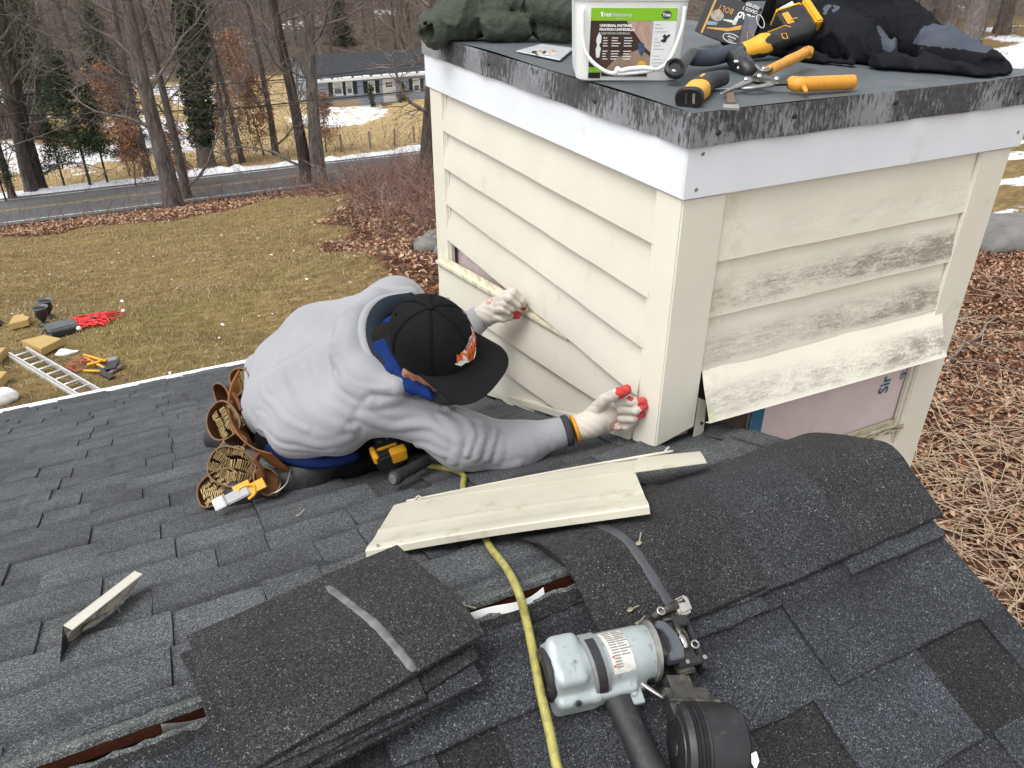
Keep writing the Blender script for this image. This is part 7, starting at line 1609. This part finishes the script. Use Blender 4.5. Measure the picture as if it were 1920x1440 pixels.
b = B(); b.prism([Sz(1361, 172, .006), Sz(1374, 171, .006), Sz(1379, 198, .006), Sz(1362, 198, .006)], (0, 0, .006)); b.build('shank', pm('rusty_steel', (.17, .115, .085), .55, .3, 60, .3, 120, .001, .4), cs, bevel=.0012); b = B(); b.prism([Sz(1356, 199, .006), Sz(1384, 199, .006), Sz(1386, 207, .005), Sz(1355, 206, .005)], (0, 0, .004)); b.build('edge', MSTEEL, cs)
# ------------------------------------------------------------------ things on the lawn
MALU = pm('ladder_aluminium', (.70, .71, .71), .35, .08, 20, metal=.5, dirt=(.4, .4, .38), dirtscale=8, dirtlo=.55, dirthi=.8)
ld = empty('ladder', gpt(100, 706), 'aluminium ladder lying on the grass beside the eave', 'ladder')
l0, r0 = gpt(20, 674)+V3((0, 0, .05)), gpt(62, 667)+V3((0, 0, .05)); l1, r1 = gpt(140, 748)+V3((0, 0, .05)), gpt(186, 738)+V3((0, 0, .05)); ldx = ((l1-l0)+(r1-r0))/2; LL = np.linalg.norm(ldx); ldx /= LL; side = (r0-l0); side -= ldx*(side@ldx); sw = np.linalg.norm(side); side /= sw; nz = np.cross(ldx, side); nz *= np.sign(nz[2])
LL += 2.2
for s in (0, 1):
    b = B()
    for k in range(2): b.obox(l0+side*sw*s+ldx*LL/2+nz*(.055*k)+side*(.012 if k else 0)*(1-2*s), ldx, side, nz, (LL/2, .012, .026))
    b.build('rail', MALU, ld)
n = int(LL/.30)
for i in range(n): b = B(); p = l0+ldx*(.12+.30*i)+nz*.03; b.cyl(p+side*.012, p+side*(sw-.012), .017, 8); b.build('rung', MALU, ld, smooth=True)
MURN = pm('black_urn', (.016, .016, .016), .45, .3, 8); MURNR = pm('urn_rim', (.10, .105, .11), .4, .15, 10)
for i, (x, y, lab) in enumerate(((84, 610, 'front one of two black footed urns on the lawn'), (93, 596, 'rear one of two black footed urns on the lawn'))):
    p = gpt(x, y); u = empty('garden_urn', p, lab, 'urn', 'black garden urns'); s = .80
    b = B(); b.lathe(p, (.02, 0, 1), [(.13*s, 0), (.135*s, .025), (.07*s, .05), (.045*s, .09), (.06*s, .12), (.115*s, .17), (.135*s, .23), (.12*s, .30), (.13*s, .34)], 24); b.build('bowl', MURN, u, smooth=True)
    b = B(); b.lathe(p, (.02, 0, 1), [(.13*s, .335), (.175*s, .355), (.185*s, .37), (.165*s, .375), (.13*s, .34), (.10*s, .25), (.0, .24)], 24, False); b.build('rim', MURNR, u, smooth=True)
cs_ = empty('tool_case', gpt(120, 622), 'dark grey plastic tool case beside the red cord', 'case'); p = gpt(119, 624)+V3((0, 0, .10)); A = frame((0, .06, 1), V3((1, .22, -.02)))
b = B(); b.obox(p+A[2]*.03, A[0], A[1], A[2], (.24, .21, .05)); b.build('lid', pm('grey_case', (.085, .09, .095), .5, .15, 6), cs_, bevel=.03, seg=3); b = B(); b.obox(p-A[2]*.045, A[0], A[1], A[2], (.25, .22, .045)); b.build('base', MBLK, cs_, bevel=.025, seg=3)
b = B(); b.tube(spline([p-A[0]*.20-A[1]*.24, p-A[0]*.33-A[1]*.20-A[2]*.03, p-A[0]*.34+A[1]*.05-A[2]*.05, p-A[0]*.26+A[1]*.14], 5), .018, 7); b.build('handle', MURNR, cs_, smooth=True); b = B(); b.ball(p+A[0]*.23-A[1]*.21-A[2]*.01, .045, 8, 6); b.build('latch', MWHT, cs_, smooth=True)
def cord(cx, cy, sx, sy, n, seed, r=.010):
    g = np.random.default_rng(seed); P = []; c = gpt(cx, cy); ph = 0
    for i in range(n):
        ph += .55+.2*g.random(); R = (.35+.55*g.random()); x = c[0]+sx*R*math.cos(ph)+.05*g.normal(); y = c[1]+sy*R*math.sin(ph*1.07)+.05*g.normal(); P.append((x, y, float(gz(x, y))+.025+.05*g.random()))
    return P
P = cord(163, 606, .40, .62, 110, 4)+[gpt(185, 600)+V3((0, 0, .04)), gpt(200, 598)+V3((0, 0, .03)), gpt(214, 602)+V3((0, 0, .03))]+cord(185, 598, .5, .45, 26, 6)
b = B(); b.tube(spline(P, 4), .013, 6); rc = empty('extension_cord', gpt(165, 606), 'tangled bright red extension cord on the lawn', 'cord'); b.build('cord', pm('bright_red_cord', (.70, .035, .035), .5, .1, 20), rc, smooth=True)
q = gpt(177, 604)+V3((0, 0, .06)); b = B(); b.obox(q, (1, 0, 0), (0, 1, 0), (0, 0, 1), (.05, .04, .04)); b.build('plug', MBLK, rc, bevel=.01)
MPLK = pm('yellow_brown_board', (.42, .285, .105), .7, .15, 6, .3, 30, .004, stretch=(1, 6, 6)); MPLKS = MPLK
def slabw(pts, h, lab, notch=False):
    P = [gpt(x, y)+V3((0, 0, .03)) for x, y in pts]; b = B(); b.prism(P, (0, 0, h)); o = b.build('lumber_block', MPLK, bevel=.006); tag(o, lab, 'lumber', 'cut boards on the lawn')
slabw([(20, 622), (57, 613), (60, 606), (52, 606), (49, 601), (29, 605)], .12, 'notched yellow-brown block near the two urns'); slabw([(44, 654), (82, 670), (121, 650), (88, 643)], .13, 'large flat yellow-brown board above the ladder'); slabw([(-20, 690), (-6, 692), (18, 668), (0, 668)], .14, 'yellow-brown board cut by the left edge beside the ladder head'); slabw([(-16, 732), (2, 734), (20, 714), (2, 713)], .14, 'lowest yellow-brown block at the left photo edge')
def bagf(P): return ell(P, (0, 0, .08), (.17, .14, .11))+.03*wav(P, 16, 4)+.015*wav(P, 40, 5)
o = link('plastic_bag', snet(bagf, (-.3, -.3, -.06), (.3, .3, .3), .018, 'plastic_bag', True, [MWHT])); o.location = [float(c) for c in gpt(10, 752)]; tag(o, 'crumpled white plastic bag on the grass at the left edge', 'bag')
o = link('plastic_scrap', snet(lambda P: ell(P, (0, 0, .02), (.20, .07, .035))+.02*wav(P, 24, 8), (-.3, -.2, -.05), (.3, .2, .15), .014, 'plastic_scrap', True, [MWHT])); o.location = [float(c) for c in gpt(128, 663)]; tag(o, 'small white plastic scrap lying above the ladder', 'scrap')
o = link('ground_rubbish', snet(lambda P: ell(P, (0, 0, .05), (.08, .08, .07))+.015*wav(P, 24, 8), (-.2, -.2, -.05), (.2, .2, .2), .014, 'ground_rubbish', True, [MBLK])); o.location = [float(c) for c in gpt(0, 611)]; tag(o, 'small black object at the left photo edge level with the urns', 'object')
# long handled tools
def handle(x0, y0, x1, y1, r, mat, h=.03): a, c = gpt(x0, y0)+V3((0, 0, h)), gpt(x1, y1)+V3((0, 0, h+.04)); b = B(); b.cyl(a, c, r, 8); return b
fp = empty('flat_shovel', gpt(185, 688), 'black bladed shovel with a yellow handle on the lawn', 'shovel'); handle(161, 674, 198, 697, .024, MYEL).build('handle', MYEL, fp, smooth=True); p = gpt(204, 694)+V3((0, 0, .08)); b = B(); b.obox(p, V3((1, -.35, .2))/1.08, V3((.35, 1, .1))/1.06, (0, 0, 1), (.17, .13, .012)); b.build('blade', MBLK, fp, bevel=.004)
fk = empty('roofing_fork', gpt(180, 690), 'yellow handled roofing scraper crossing the shovel', 'scraper'); handle(166, 691, 204, 685, .022, MYEL, .07).build('handle', MYEL, fk, smooth=True); p = gpt(212, 684)+V3((0, 0, .08)); b = B(); b.obox(p, (1, .1, 0), (-.1, 1, 0), (0, 0, 1), (.07, .09, .02)); b.build('head', MSTEEL, fk, bevel=.004)
hk = empty('pry_bar', gpt(205, 700), 'yellow handled pry bar lying nearest the eave', 'pry bar'); handle(158, 698, 190, 703, .022, MYEL, .03).build('handle', MYEL, hk, smooth=True); b = B(); a, c = gpt(190, 703)+V3((0, 0, .06)), gpt(212, 712)+V3((0, 0, .04)); b.obox((a+c)/2, (c-a)/np.linalg.norm(c-a), np.cross((0, 0, 1), (c-a)/np.linalg.norm(c-a)), (0, 0, 1), (np.linalg.norm(c-a)/2, .05, .012)); b.build('blade', MDKMET, hk)
fy = handle(160, 674, 202, 690, .020, MYEL, .09); tag(fy.build('yellow_pole', MYEL, smooth=True), 'bare yellow pole lying across the shovel', 'pole')
wd_ = handle(205, 704, 232, 692, .03, MYEL, .03); tag(wd_.build('dark_stake', MSTICKG, smooth=True), 'grey-brown stake right of the yellow tools', 'stake')
rr_ = B(); rr_.tube(spline(cord(158, 688, .22, .28, 16, 9), 4), .010, 6); tag(rr_.build('red_strap', pm('faded_red', (.45, .06, .05), .6, .15, 20), smooth=True), 'small loose red strap beside the yellow tools', 'strap')
